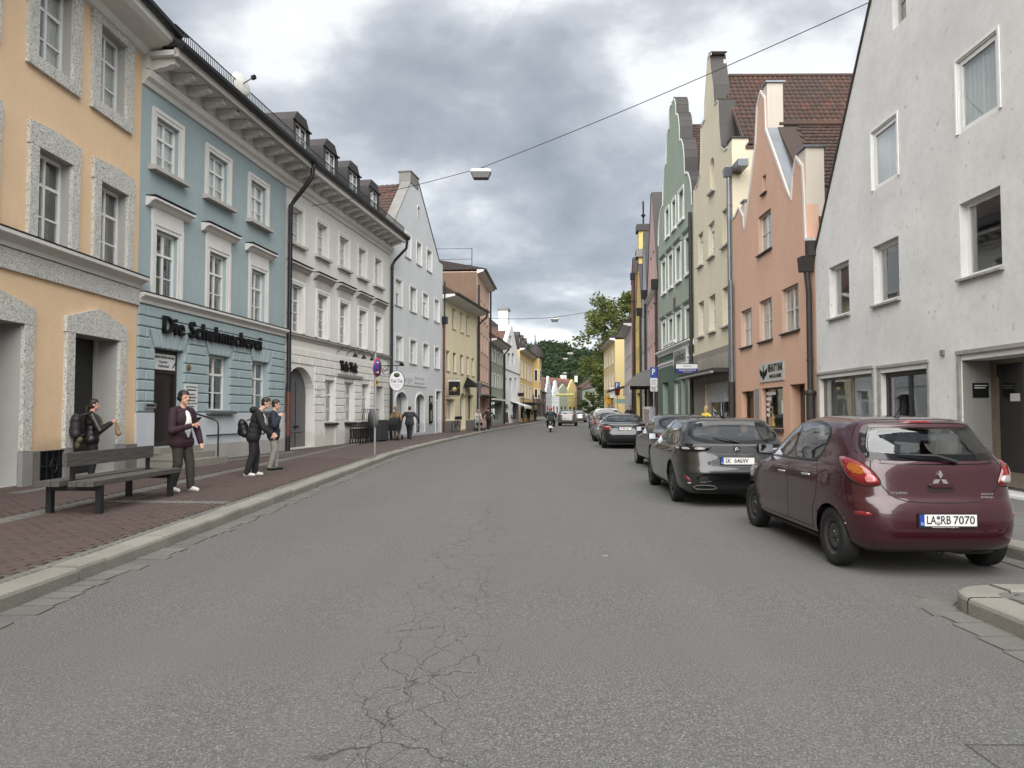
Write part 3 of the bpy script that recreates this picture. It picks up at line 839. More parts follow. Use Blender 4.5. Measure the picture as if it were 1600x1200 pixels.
# plinth between the doorways with the vent grille
ug0, ug1 = b.u(57, 735), b.u(96, 735)
TUFF = granite('tuff_stone', (0.20, 0.19, 0.165))
u_a, u_b = dw[0][1] + 0.275, dw[1][0] - 0.275
for a_, e_ in ((u_a, ug0), (ug1, u_b), (dw[1][1] + 0.275, b.W)):
 if e_ - a_ > 0.02: b.box('plinth_stone', TUFF, a_ + 0.003, e_ - 0.003, -0.07, 0.01, -0.3, 0.6)
m = MB(); m.box(ug0, ug1, -0.035, -0.02, 0.02, 0.6, BLACK)
for k in range(5): x = ug0 + (ug1 - ug0) * k / 4; m.box(x - 0.012, x + 0.012, -0.075, -0.05, 0.02, 0.6, GUTTER)
for z in (0.03, 0.31, 0.59): m.box(ug0, ug1, -0.08, -0.055, z - 0.012, z + 0.012, GUTTER)
uc = (ug0 + ug1) / 2
m.tube([(uc + 0.1 * math.cos(a), -0.085, 0.31 + 0.13 * math.sin(a)) for a in [2 * math.pi * k / 16 for k in range(17)]], 0.01, 6, GUTTER)
b.part(m, 'vent_grille')
# eaves and roof
ov = 0.75
m = MB()
prof = [(0.01, EV - 0.25), (-0.12, EV - 0.22), (-0.2, EV - 0.1), (-ov * 0.85, EV - 0.02), (-ov, EV + 0.06), (-ov, EV + 0.26), (0.01, EV + 0.3)]
m.prism(prof, 'x', -26, b.W + 0.02, WHITE_TRIM); b.part(m, 'cornice')
b.gutter(-26, b.W + 0.1, -ov - 0.09, EV + 0.30, 0.09)
m = MB(); m.prism([(-ov - 0.05, EV + 0.32), (-ov - 0.05, EV + 0.38), (5, EV + 4.4), (10, EV + 0.38), (10, EV + 0.31)], 'x', -26, b.W, ROOFDK); b.part(m, 'roof')
house_orange = b
# ===== blue house
p0, p1 = LP[1], LP[2]
b = Bld('town_house', 'pale blue rendered three-storey house of the shoemaker with black shop lettering', p0, p1, bz(p0, p1), 10)
EV = b.z(212.3, 123)
sur = (0.17, 0.04, WHITE_TRIM)
dW = 0.10
c3 = ((243, 279), (325, 355), (391, 415))
za, zb2 = rowz(b, 243, 181, 262)
for (xl, xr), yy in zip(c3, (220, 265, 300)):
 b.window(b.u(xl, yy), b.u(xr, yy), za, zb2, d=dW, rows=(0.36, 0.70), transom=0, curtain=0.95, sill=(0.26, 0.12, 0.2, STONE_TRIM), surround=sur)
za, zb2 = rowz(b, 242, 357.5, 463)
for (xl, xr), yy, cu in zip(((242, 277), (325.7, 353), (391.8, 413.5)), (410, 430, 450), (0, 0.25, 0.3)):
 b.window(b.u(xl, yy), b.u(xr, yy), za, zb2, d=dW, rows=(0.345, 0.68), transom=0, curtain=cu, sill=(0.02, 0.06, 0.05, STONE_TRIM), surround=sur, hood=(0.40, 0.48, 0.20, 0.26, WHITE_TRIM))
LZ = b.z(213, 471)
GT = b.z(325.7, 554); GB = b.z(325, 642)
g1 = (b.u(325, 600), b.u(357, 600)); g2 = (b.u(393.7, 600), b.u(418, 600))
dr = (b.u(239, 620), b.u(284.5, 620)); DT = b.z(240, 543)
for g in (g1, g2):
 b.window(g[0], g[1], GB, GT, d=0.16, rows=(0.34, 0.67), transom=0, frame=0.06, curtain=0, sill=(0.16, 0.09, 0.2, ZINC) if g is g1 else (0.1, 0.09, 0.15, ZINC))
b.hole(dr[0], dr[1], 0.45, DT, 0.22)
PLZ = b.z(209, 644)
b.wall([(0, -0.4), (b.W, -0.4), (b.W, EV + 1.2), (0, EV + 1.2)], BLUE)
# rusticated ground floor: blocks standing proud of the joint backing
b.ledge(LZ, 0.24, 0.20, WHITE_TRIM)
opens = [(dr[0], dr[1], 0.0, DT), (g1[0], g1[1], GB, GT), (g2[0], g2[1], GB, GT)]
CZ = (LZ - 0.04 - PLZ) / 10.0
PR = 0.045
vm = CZ * 1.75
def clipped(u0, u1, z0, z1):
 segs = [(u0, u1)]
 for (a, e, z_a, z_b) in opens:
  if z1 <= z_a + 0.02 or z0 >= z_b - 0.02: continue
  nxt = []
  for s_, t_ in segs:
   if e <= s_ or a >= t_: nxt.append((s_, t_)); continue
   if a > s_: nxt.append((s_, a))
   if e < t_: nxt.append((e, t_))
  segs = nxt
 return segs
def block(pts, mat, parent=b):
 m = MB(); cxx = sum(p[0] for p in pts) / len(pts); czz = sum(p[1] for p in pts) / len(pts); n = len(pts)
 inner = [(cxx + (p[0] - cxx) * (1 - 0.02 / max(0.05, abs(p[0] - cxx))) , czz + (p[1] - czz) * (1 - 0.02 / max(0.05, abs(p[1] - czz)))) for p in pts]
 vs = [(p[0], 0.0, p[1]) for p in pts] + [(p[0], -PR + 0.012, p[1]) for p in pts] + [(p[0], -PR, p[1]) for p in inner]
 fs = [tuple(range(2 * n, 3 * n))]
 for i in range(n):
  j = (i + 1) % n; fs += [(i, j, n + j, n + i), (n + i, n + j, 2 * n + j, 2 * n + i)]
 m.add(vs, fs, mat); return m.build('stone_block', mat, parent.root)
J = 0.012
zv0 = DT + 0.0
vous = [(o_[0], o_[1], o_[3]) for o_ in opens]
for r_ in range(10):
 z0, z1 = PLZ + r_ * CZ + J, PLZ + (r_ + 1) * CZ - J
 cuts = [0.0, b.W]
 stag = 0.0 if r_ % 2 else 0.9
 x = stag + 0.3
 if r_ >= 9 or True:
  while x < b.W: cuts.append(x); x += 1.75
 # keep the vertical joints out of the narrow piers and add the flared voussoir zone
 for (a, e, zt) in vous:
  if z1 > zt and z0 < zt + vm: cuts += [a - 0.22 * min(1, (z1 - zt) / vm + 0.3), e + 0.22 * min(1, (z1 - zt) / vm + 0.3)]
 cuts = sorted(c for c in cuts if 0 <= c <= b.W)
 for a, e in zip(cuts, cuts[1:]):
  mid = (a + e) / 2
  if e - a < 0.12: continue
  if any(z1 > zt + 0.02 and z0 < zt + vm - 0.03 and aa - 0.2 < mid < ee + 0.2 for aa, ee, zt in vous): continue
  for s_, t_ in clipped(a, e, z0, z1):
   if t_ - s_ > 0.1: block([(s_ + J, z0), (t_ - J, z0), (t_ - J, z1), (s_ + J, z1)], BLUE if z0 > PLZ - 0.1 else BLUELOW)
for (a, e, zt) in vous:
 top = PLZ + CZ * math.ceil((zt + vm * 0.8 - PLZ) / CZ) - J
 n = 5
 for k in range(n):
  x0, x1 = a + (e - a) * k / n, a + (e - a) * (k + 1) / n
  f0, f1 = a - 0.24 + (e - a + 0.48) * k / n, a - 0.24 + (e - a + 0.48) * (k + 1) / n
  block([(x0 + J * .8, zt + 0.01), (x1 - J * .8, zt + 0.01), (f1 - J * .8, top), (f0 + J * .8, top)], BLUE)
# pale plinth zone
for s_, t_ in clipped(0, b.W, 0.3, PLZ - 0.02): b.box('plinth', BLUELOW, s_, t_, -0.05, 0.0, 0.42 if s_ < dr[0] else 0.42, PLZ - 0.01)
for s_, t_ in clipped(0, b.W, 0.3, PLZ - 0.02): b.box('plinth', plaster('plinth_cement', (0.36, 0.35, 0.33), 0.2, 0.2), s_, t_, -0.075, 0.0, -0.3, 0.415)
# door, sign over it, steps, handrail
m = MB(); m.box(dr[0], dr[1], 0.22, 0.26, 0.45, DT, WOODD)
m.box(dr[0], dr[0] + 0.1, 0.16, 0.22, 0.45, DT, WOODD); m.box(dr[1] - 0.1, dr[1], 0.16, 0.22, 0.45, DT, WOODD)
SZ0 = b.z(260, 578); m.box(dr[0] + 0.1, dr[1] - 0.1, 0.17, 0.22, SZ0 - 0.08, SZ0, WOODD); m.box(dr[0] + 0.1, dr[1] - 0.1, 0.17, 0.22, DT - 0.1, DT, WOODD)
m.box(dr[0] + 0.3, dr[1] - 0.25, 0.205, 0.22, 0.6, SZ0 - 0.25, simple('dark_maroon_panel', (0.03, 0.014, 0.012), 0.35, var=0.2))
door = b.part(m, 'door')
STEPST = granite('step_stone', (0.27, 0.255, 0.215))
for k in range(3): b.box('step', STEPST, dr[0] - 0.15 - 0.02 * k, dr[1] + 0.35 - 0.1 * k + 0.25, -0.95 + 0.3 * k, -0.08, -0.2 if k == 0 else 0.15 * k + 0.002, 0.15 * (k + 1))
m = MB(); hr = dr[1] + 0.28
m.tube([(hr, -0.85, 0.15), (hr, -0.85, 0.95), (hr, -0.82, 1.06), (hr, -0.72, 1.12), (hr, -0.02, 1.32)], 0.022, 8, GUTTER); b.part(m, 'handrail')
m = MB(); ua, ub = b.u(320, 680), b.u(372, 680); za = b.z(345, 679)
m.tube([(ua, -0.02, za), (ua, -0.1, za), (ub, -0.1, za), (ub, -0.02, za)], 0.02, 8, GUTTER); b.part(m, 'wall_rail')
# boards and lettering
WSIGN = simple('white_sign_board', (0.62, 0.63, 0.64), 0.4, var=0.04)
INK = simple('black_ink', (0.02, 0.02, 0.022), 0.5, var=0)
m = MB().box(0, dr[1] - dr[0] - 0.22, -0.02, 0.0, 0, DT - 0.12 - SZ0, WSIGN); s1 = b.part(m, 'sign_board'); s1.location = (dr[0] + 0.11, 0.16, SZ0 + 0.01)
sw = dr[1] - dr[0] - 0.22; sh = DT - 0.12 - SZ0
for i_, (tx, zz_, hh) in enumerate((('orthopädische Maßschuhe und Einlagen', 0.80, 0.085), ('Reparatur', 0.5, 0.085), ('Schuhverkauf', 0.24, 0.085))):
 text(tx, 0.1, INK, s1, (sw / 2, -0.023, sh * zz_), width=sw * (0.92, 0.34, 0.46)[i_], height=hh, extrude=0.002)
for sx in (-1, 1):
 m = MB(); pts = [(0, 0), (0.1, 0), (0.2, 0.05), (0.28, 0.17), (0.3, 0.17), (0.3, 0.0), (0.285, 0.0), (0.27, 0.1), (0.19, 0.0)][:]
 pts = [(0, 0), (0.09, 0.0), (0.2, 0.07), (0.255, 0.12), (0.272, 0.0), (0.285, 0.0), (0.285, 0.2), (0.26, 0.2), (0.16, 0.1), (0.05, 0.03)]
 m.prism([(sw / 2 + sx * (0.36 + p[0] * 0.6), 0.06 + p[1]) for p in pts], 'y', -0.024, -0.0205, INK); m.build('shoe_emblem', INK, s1)
ub0, ub1 = b.u(285.5, 620), b.u(305, 620); zb0, zb1 = b.z(286, 643), b.z(286, 600)
m = MB().box(0, ub1 - ub0, -0.02, 0.0, 0, zb1 - zb0, WSIGN); s2 = b.part(m, 'sign_board'); s2.location = (ub0, -PR - 0.004, zb0)
Wb, Hb = ub1 - ub0, zb1 - zb0
for i_, tx in enumerate(('Josef Berlehmann', 'Schuhmachermeister', 'Orthopädische', 'Schuhtechnik und', 'Maßschuhe', 'Einlagen nach Maß', 'Reparaturen')):
 text(tx, 0.06, INK, s2, (Wb / 2, -0.023, Hb * (0.91 - 0.112 * i_ - (0.05 if i_ > 1 else 0))), width=Wb * (0.9, 0.75, 0.6, 0.72, 0.6, 0.85, 0.45, 0.82)[i_], extrude=0.002, height=0.055)
um, zm = b.uz(230, 634); m = MB().box(-0.2, 0.2, -0.02, 0, -0.06, 0.06, STEEL); m.box(-0.16, 0.16, -0.026, -0.0205, -0.012, 0.03, BLACK); mbx = b.part(m, 'mail_slot'); mbx.location = (um, -PR - 0.03, zm)
um, zm = b.uz(292, 574); m = MB().lathe([(0.0, -0.03), (0.07, -0.025), (0.1, 0.0)], 16, simple('old_brass', (0.2, 0.17, 0.1), 0.5, 0.6), axis='y'); mbx = b.part(m, 'round_plaque'); mbx.location = (um, -PR - 0.004, zm)
# shop lettering (large raised letters on the wall)
ul, zl = b.uz(255.5, 512.5, -0.1); ur, zr = b.uz(408, 541, -0.1)
let = text('Die Schuhmacherei', 0.5, BLACK, b.root, ((ul + ur) / 2, -PR - 0.05, (zl + zr) / 2 + 0.06), extrude=0.04, offset=0.007, width=abs(ur - ul), height=0.44, spacing=1.1)
let['label'] = 'raised black letters reading Die Schuhmacherei'
# cornice with corbels, soffit, gutter, snow fence, roof
m = MB(); m.prism([(0.01, EV), (-0.06, EV), (-0.1, EV + 0.1), (-0.2, EV + 0.16), (-0.24, EV + 0.3), (-0.05, EV + 0.36), (0.01, EV + 0.36)], 'x', 0, b.W, WHITE_TRIM); b.part(m, 'cornice')
SO = EV + 0.64; OV = 0.86
m = MB(); m.box(0, b.W, -OV, 0.01, SO, SO + 0.12, WHITE_TRIM); m.box(0, b.W, -0.16, 0.01, EV + 0.361, SO - 0.002, WHITE_TRIM); m.box(0, b.W, -OV - 0.05, -OV + 0.06, SO - 0.05, SO + 0.16, STONE_TRIM); b.part(m, 'soffit')
def corbel(bb, u, SO, OV, w_=0.26, mat=None):
 mat = mat or WHITE_TRIM
 m = MB(); w_ *= 0.72; m.prism([(-0.15, -0.01), (-OV + 0.12, -0.01), (-OV + 0.12, -0.15), (-OV + 0.26, -0.16), (-OV + 0.34, -0.20), (-0.35, -0.22), (-0.26, -0.25), (-0.15, -0.26)], 'x', -w_ / 2, w_ / 2, mat)
 o = m.build('corbel', mat, bb.root, (u, 0, SO)); return o
nC = 11
for k in range(nC): corbel(b, b.W * (k + 0.35) / nC, SO, OV)
b.gutter(-0.05, b.W + 0.1, -OV - 0.13, SO + 0.22, 0.11)
def eaves_roof(b, SO, OV, depth, h, mat, u0=None, u1=None):
 m = MB(); m.prism([(-OV - 0.08, SO + 0.2), (-OV - 0.08, SO + 0.26), (depth / 2, SO + h), (depth, SO + 0.3), (depth, SO + 0.2)], 'x', u0 if u0 is not None else 0, u1 if u1 is not None else b.W, mat); return b.part(m, 'roof')
eaves_roof(b, SO, OV, 10, 4.3, ROOFDK)
def snow_fence(b, y, z, h=0.32, step=0.09):
 m = MB(); m.box(0, b.W, y - 0.012, y + 0.012, z + h, z + h + 0.02, GUTTER); m.box(0, b.W, y - 0.012, y + 0.012, z + 0.04, z + 0.055, GUTTER)
 x = 0.02
 while x < b.W: m.box(x, x + 0.014, y - 0.007, y + 0.007, z + 0.02, z + h, GUTTER); x += step
 return b.part(m, 'snow_fence')
snow_fence(b, -OV + 0.05, SO + 0.30, 0.42)
def dormer(b, u, SO, OV, w_=1.4, y0=-0.3, h=1.85, d_=3.6, sl=0.62):
 """dark sheet-metal roof dormer with a white window"""
 z0 = SO + 0.2; dm = newob('dormer', None, b.root, (u, y0, z0))
 m = MB(); hw = w_ / 2
 out_ = [(-hw, 0), (hw, 0), (hw, h * 0.8), (hw * 0.55, h), (-hw * 0.55, h), (-hw, h * 0.8)]
 n = len(out_)
 hole = [(-hw + 0.2, 0.28), (hw - 0.2, 0.28), (hw - 0.2, h * 0.8), (-hw + 0.2, h * 0.8)]
 tri = tessellate_polygon([[Vector((p[0], p[1], 0)) for p in out_], [Vector((p[0], p[1], 0)) for p in hole]])
 allp = out_ + hole
 m.add([(p[0], 0, p[1]) for p in allp], [tuple(t) for t in tri], DARKMETAL)
 for i in range(n):
  a, e = out_[i], out_[(i + 1) % n]; m.add([(a[0], 0, a[1]), (e[0], 0, e[1]), (e[0], d_, e[1]), (a[0], d_, a[1])], [(0, 1, 2, 3)], DARKMETAL)
 for i in range(4):
  a, e = hole[i], hole[(i + 1) % 4]; m.add([(a[0], 0, a[1]), (e[0], 0, e[1]), (e[0], 0.1, e[1]), (a[0], 0.1, a[1])], [(0, 1, 2, 3)], DARKMETAL)
 m.box(-hw - 0.05, hw + 0.05, -0.06, 0.0, h * 0.8 - 0.02, h * 0.8 + 0.03, DARKMETAL)
 bpy.data.objects.remove(dm)
 dm = m.build('dormer', DARKMETAL, b.root, (u, y0, z0), fix=False)
 W, H = w_ - 0.4, h * 0.8 - 0.28
 f = MB()
 for q in (f,):
  q.box(-W / 2, W / 2, 0.06, 0.1, 0.28, 0.34, WHITE_FRAME); q.box(-W / 2, W / 2, 0.06, 0.1, 0.22 + H, 0.28 + H, WHITE_FRAME)
  for x in (-W / 2, -0.03, W / 2 - 0.06): q.box(x, x + 0.06, 0.062, 0.102, 0.34, 0.22 + H, WHITE_FRAME)
  q.box(-W / 2, W / 2, 0.066, 0.098, 0.28 + H * 0.6, 0.32 + H * 0.6, WHITE_FRAME)
 f.build('window_frame', WHITE_FRAME, dm)
 MB().box(-W / 2, W / 2, 0.085, 0.09, 0.28, 0.28 + H).build('pane', GLASS, dm)
 MB().box(-W / 2, W / 2, 0.3, 0.31, 0.28, 0.28 + H).build('curtain', CURTAIN, dm)
 return dm
dormer(b, b.u(444, 210, 0.4) - 0.1, SO, OV)
# satellite dish and chimney behind the eaves
us, zs = b.uz(374, 153, -0.8)
m = MB(); m.lathe([(0.0, 0.07), (0.2, 0.05), (0.34, 0.0), (0.345, -0.01), (0.2, 0.035), (0, 0.055)], 24, simple('dish_white', (0.55, 0.54, 0.5), 0.4)); m.tube([(0, 0, 0.05), (0.0, 0.05, 0.42)], 0.015, 6, GUTTER); m.box(-0.04, 0.04, 0.0, 0.1, 0.38, 0.5, BLACK)
dsh = b.part(m, 'satellite_dish'); dsh.location = (us, -0.85, zs + 0.38); dsh.rotation_euler = (R(80), 0, R(-14))
m = MB(); m.tube([(us, -0.78, zs - 0.4), (us, -0.78, zs + 0.38)], 0.02, 6, GUTTER); b.part(m, 'dish_mast')
uc, zc = b.uz(268, 62, 1.2)
m = MB(); m.box(uc - 0.25, uc + 0.25, 0.95, 1.45, zc - 1.6, zc + 0.05, simple('dark_chimney', (0.05, 0.045, 0.043), 0.8)); m.box(uc - 0.13, uc + 0.13, 1.08, 1.32, zc + 0.06, zc + 0.36, STEEL)
m.prism([(0.85, zc + 0.2), (1.2, zc + 0.3), (1.55, zc + 0.2), (1.2, zc + 0.27)], 'x', uc - 0.36, uc + 0.36, DARKMETAL); b.part(m, 'chimney')
# drain pipe on the boundary
uw = b.W - 0.02
PIPE_RED = simple('rust_red_pipe', (0.10, 0.03, 0.022), 0.5, var=0.2)
b.pipe([(b.W + 0.02, -OV - 0.1, SO + 0.1), (b.W + 0.02, -OV - 0.05, SO - 0.35), (b.W + 0.02, -OV + 0.15, SO - 0.62), (b.W + 0.02, -0.35, SO - 1.05), (b.W + 0.02, -0.16, SO - 1.3), (b.W + 0.02, -0.16, 2.0)], 0.075)
m = MB(); m.tube([(b.W + 0.02, -0.16, 2.0), (b.W + 0.02, -0.16, 0.5)], 0.085, 10, PIPE_RED); m.tube([(b.W + 0.02, -0.16, 0.5), (b.W + 0.02, -0.16, -0.05)], 0.085, 10, GUTTER); b.part(m, 'pipe_guard')
house_blue = b
# ===== white house with the gateway
p0, p1 = LP[2], LP[3]
b = Bld('town_house', 'white stucco house with arched gateway and four dark dormers, restaurant below', p0, p1, bz(p0, p1), 10)
EV = b.z(446, 289)
sur = (0.15, 0.03, simple('bright_white_trim', (0.70, 0.70, 0.68), 0.6, var=0.06))
za, zb2 = rowz(b, 454, 320, 377)
cu5 = ((454, 472.5), (495, 511), (530, 544), (560, 571), (585.4, 595.6))
for (xl, xr), yy in zip(cu5, (345, 372, 395, 415, 430)):
 b.window(b.u(xl, yy), b.u(xr, yy), za, zb2, d=0.16, rows=(0.33, 0.66), transom=None, cols=2, frame=0.06, cross=0.05, curtain=0.9, sill=(0.2, 0.11, 0.17, STONE_TRIM), surround=sur)
za, zb2 = rowz(b, 455.6, 442.5, 517)
for (xl, xr), yy in zip(((455, 472.5), (495.5, 511.5), (530.5, 544), (560.5, 572), (586, 596)), (480, 490, 500, 508, 515)):
 b.window(b.u(xl, yy), b.u(xr, yy), za, zb2, d=0.16, rows=(0.32, 0.56, 0.78), transom=0, frame=0.06, cross=0.06, curtain=0.0, surround=sur, hood=(0.40, 0.48, 0.22, 0.26, STONE_TRIM))
LZ = b.z(443, 521)
GT, GB = b.z(507.5, 593), b.z(507, 661)
gw = [(b.u(507, 625), b.u(523, 625)), (b.u(538, 625), b.u(553, 625)), (b.u(564.7, 625), b.u(577, 625))]
for g in gw: b.window(g[0], g[1], GB, GT, d=0.16, rows=(0.35, 0.68), transom=0, frame=0.07, sill=(0.1, 0.09, 0.15, GUTTER))
dr = (b.u(587.5, 640), b.u(599, 640)); DT = b.z(588, 603)
b.hole(dr[0], dr[1], 0.02, DT, 0.45)
ar = (b.u(444.5, 640), b.u(490, 640)); AZ = b.z(466, 573)
b.hole(ar[0], ar[1], 0.0, AZ, 0.32, arch=min(1.1, (ar[1] - ar[0]) * 0.42))
b.wall([(0, -0.4), (b.W, -0.4), (b.W, EV + 1.2), (0, EV + 1.2)], CREAM)
b.ledge(LZ - 0.1, 0.16, 0.14, STONE_TRIM)
# banded ground floor (blocks)
CZ = 0.292; PR = 0.035
opens = [(g[0], g[1], GB, GT) for g in gw] + [(dr[0], dr[1], 0, DT), (ar[0] - 0.0, ar[1] + 0.0, 0, AZ)]
ztop = LZ - 0.14; r_ = 0; z = 0.95
while z + CZ < ztop + 0.05:
 x = 0.05 if r_ % 2 else 0.6
 cuts = sorted([0.0, b.W] + [x + 1.05 * k for k in range(14) if x + 1.05 * k < b.W])
 for a, e in zip(cuts, cuts[1:]):
  for s_, t_ in clipped(a, e, z + 0.01, z + CZ - 0.01):
   if t_ - s_ > 0.09: block([(s_ + J, z + J), (t_ - J, z + J), (t_ - J, z + CZ - J), (s_ + J, z + CZ - J)], CREAM, b)
 z += CZ; r_ += 1
for s_, t_ in clipped(0, b.W, 0.1, 0.9): b.box('plinth', CREAM, s_, t_, -0.05, 0.0, -0.3, 0.94)
DKG = simple('grey_gate_paint', (0.105, 0.105, 0.108), 0.6, var=0.15)
m = MB(); m.box(ar[0], ar[1], 0.32, 0.37, 0.0, AZ, DKG); m.box((ar[0] + ar[1]) / 2 + 0.3, (ar[0] + ar[1]) / 2 + 0.33, 0.305, 0.319, 0, AZ - .5, INTERIOR); m.box(ar[0] + .2, ar[1] - 0.3, 0.3, 0.319, 0.55, 0.6, DKG)
m.box(ar[1] - 1.0, ar[1] - 0.6, 0.29, 0.319, 0.72, 0.78, BLACK); b.part(m, 'gate')
m = MB(); m.box(dr[0], dr[1], 0.45, 0.5, 0.02, DT, simple('brown_door', (0.03, 0.02, 0.018), 0.4)); m.box(dr[0] - 0.0, dr[1], 0.44, 0.46, DT - 0.85, DT, CREAM)
for k in range(4): m.box(dr[0] + 0.1, dr[0] + 0.45, 0.435, 0.449, 1.1 + 0.28 * k, 1.3 + 0.28 * k, WSIGN)
b.part(m, 'door')
m = MB(); m.prism([(0.01, EV), (-0.06, EV), (-0.1, EV + 0.1), (-0.2, EV + 0.16), (-0.24, EV + 0.3), (-0.05, EV + 0.36), (0.01, EV + 0.36)], 'x', 0, b.W, WHITE_TRIM); b.part(m, 'cornice')
SO = EV + 0.60; OV = 0.80
m = MB(); m.box(0, b.W, -OV, 0.01, SO, SO + 0.12, WHITE_TRIM); m.box(0, b.W, -0.16, 0.01, EV + 0.361, SO - 0.002, WHITE_TRIM); m.box(0, b.W, -OV - 0.05, -OV + 0.06, SO - 0.05, SO + 0.16, WHITE_TRIM); b.part(m, 'soffit')
for k in range(15): corbel(b, b.W * (k + 0.5) / 15, SO, OV, 0.24)
b.gutter(-0.05, b.W + 0.1, -OV - 0.13, SO + 0.22, 0.11)
eaves_roof(b, SO, OV, 10, 4.3, ROOFDK); snow_fence(b, -OV + 0.05, SO + 0.30, 0.42)
for px, py in ((492, 248), (530, 278), (563, 304)): dormer(b, b.u(px, py, 0.4) - 0.1, SO, OV)
b.pipe([(b.W + 0.02, -OV - 0.1, SO + 0.1), (b.W + 0.02, -OV - 0.05, SO - 0.3), (b.W + 0.02, -OV + 0.15, SO - 0.5), (b.W + 0.02, -0.3, SO - 0.85), (b.W + 0.02, -0.14, SO - 1.1), (b.W + 0.02, -0.14, 0.0)], 0.07)
# restaurant lettering on a rail, with three little lamps above
ul, zl = b.uz(532, 571, -0.1); ur, zr = b.uz(559, 578, -0.1); uc, zc = (ul + ur) / 2, (zl + zr) / 2
t_ = text('Tuk-Tuk', 0.5, BLACK, b.root, (uc, -PR - 0.05, zc + 0.02), extrude=0.03, offset=0.02, width=(ur - ul), height=0.42)
b.box('sign_rail', STEEL, b.u(525, 585), b.u(564, 585), -0.1, -PR - 0.003, zc - 0.42, zc - 0.3)
m = MB()
for k in range(3):
 u = uc - 0.7 + 1.0 * k; m.tube([(u - 0.5, -0.04, zc + 0.55), (u - 0.25, -0.25, zc + 0.78), (u, -0.55, zc + 0.72), (u + 0.05, -0.6, zc + 0.55)], 0.015, 6, BLACK); m.lathe([(0.02, 0.1), (0.09, 0.0), (0.11, -0.05)], 10, BLACK, c=(u + 0.05, -0.6, zc + 0.45))
b.part(m, 'sign_lamps')
m = MB(); u, z = b.uz(498, 605); m.box(u - 0.3, u + 0.05, -PR - 0.025, -PR - 0.003, z - 0.1, z + 0.08, WSIGN); m.box(u - 0.28, u + 0.03, -PR - 0.025, -PR - 0.003, z - 0.3, z - 0.16, WSIGN); b.part(m, 'number_plate')
house_white = b
# ------------------------------------------------------------------ roof tiles
def tilemat(name, cols, moss=0.25):
 t = NT(name); r = t.n('ShaderNodeObjectInfo').outputs['Random']; isl_ = t.n('ShaderNodeNewGeometry').outputs['Random Per Island']
 c = t.coord(world=True); rr = t.math('FRACT', t.math('ADD', r, isl_))
 n = len(cols); k = t.ramp(rr, [(i / (n - 1), col) for i, col in enumerate(cols)])
 big = t.noise(c, 0.5, 4, 0.6); f = t.noise(c, 14, 4, 0.6)
 k = t.mix(t.ramp(big, [(0.40, 0.75), (0.62, 0.0)]), k, (0.045, 0.033, 0.028))
 k = t.mix(t.ramp(f, [(0.35, moss), (0.6, 0.0)]), k, (0.05, 0.045, 0.035))
 t.base(k); t.set(Roughness=0.85); t.bump(f, 0.3, 0.01); MAT[name] = t.m; return t.m
TILE_RED = tilemat('red_clay_tile', [(0.085, 0.034, 0.025), (0.11, 0.043, 0.03), (0.07, 0.031, 0.025), (0.095, 0.037, 0.027)])
TILE_OLD = tilemat('old_clay_tile', [(0.085, 0.034, 0.023), (0.065, 0.028, 0.021), (0.045, 0.026, 0.021), (0.115, 0.045, 0.028), (0.055, 0.029, 0.023)], 0.4)
TILE_BROWN = tilemat('brown_clay_tile', [(0.09, 0.04, 0.03), (0.12, 0.048, 0.034), (0.07, 0.036, 0.03)])
def tile_shape(tw, tl, curve=0.035, rounded=False):
 n = 4; vs = []; fs = []
 for j, (v, dz) in enumerate(((0.0, 0.03), (tl * 1.12, 0.004))):
  for i in range(n + 1):
   x = tw * i / n
   z = dz + curve * (0.5 - 0.5 * math.cos(2 * math.pi * i / n)) * (1 if not rounded else 0.25)
   vv = v
   if rounded and j == 0: vv = v + tl * 0.28 * (abs(i - n / 2) / (n / 2)) ** 2
   vs.append((x, vv, z))
 for i in range(n + 1): vs.append((vs[i][0], vs[i][1], vs[i][2] - 0.022))
 fs = [(i, i + 1, n + 2 + i, n + 1 + i) for i in range(n)] + [(2 * n + 2 + i, 2 * n + 3 + i, i + 1, i) for i in range(n)]
 fs += [(0, n + 1, 2 * n + 2), (n, 3 * n + 2, 2 * n + 1)]
 return vs, fs
def tile_field(roof, P0, du, dv, ncol, nrow, tw, tl, mat, indiv=0, rounded=False, key=None, curve=0.035, keep=None, stagger=False):
 P0, du, dv = Vector(P0), Vector(du).normalized(), Vector(dv).normalized(); nn = du.cross(dv)
 if nn.z < 0: nn = -nn
 M3 = Matrix((du, dv, nn)).transposed(); rot = M3.to_euler()
 V, F = tile_shape(tw * 0.985, tl, curve, rounded); me = MB().add(V, F, None, True).mesh('roof_tile', mat)
 cells_ = [(r_, c_) for r_ in range(nrow) for c_ in range(ncol)]
 if keep: cells_ = [q for q in cells_ if keep(q[0] * tl, q[1] * tw)]
 if key: cells_.sort(key=key)
 m = MB()
 for i, (r_, c_) in enumerate(cells_):
  off = tw * 0.5 if (stagger and r_ % 2) else 0.0
  P = P0 + du * (c_ * tw + off) + dv * (r_ * tl + random.uniform(-0.008, 0.008)) + nn * random.uniform(0.0, 0.008)
  if i < indiv: newob('roof_tile', me, roof, P, rot)
  else: m.add([tuple(P + M3 @ Vector(q)) for q in V], F, mat, True)
 if m.v: tag(m.build('tile_rows', mat, roof, fix=False), kind='stuff')
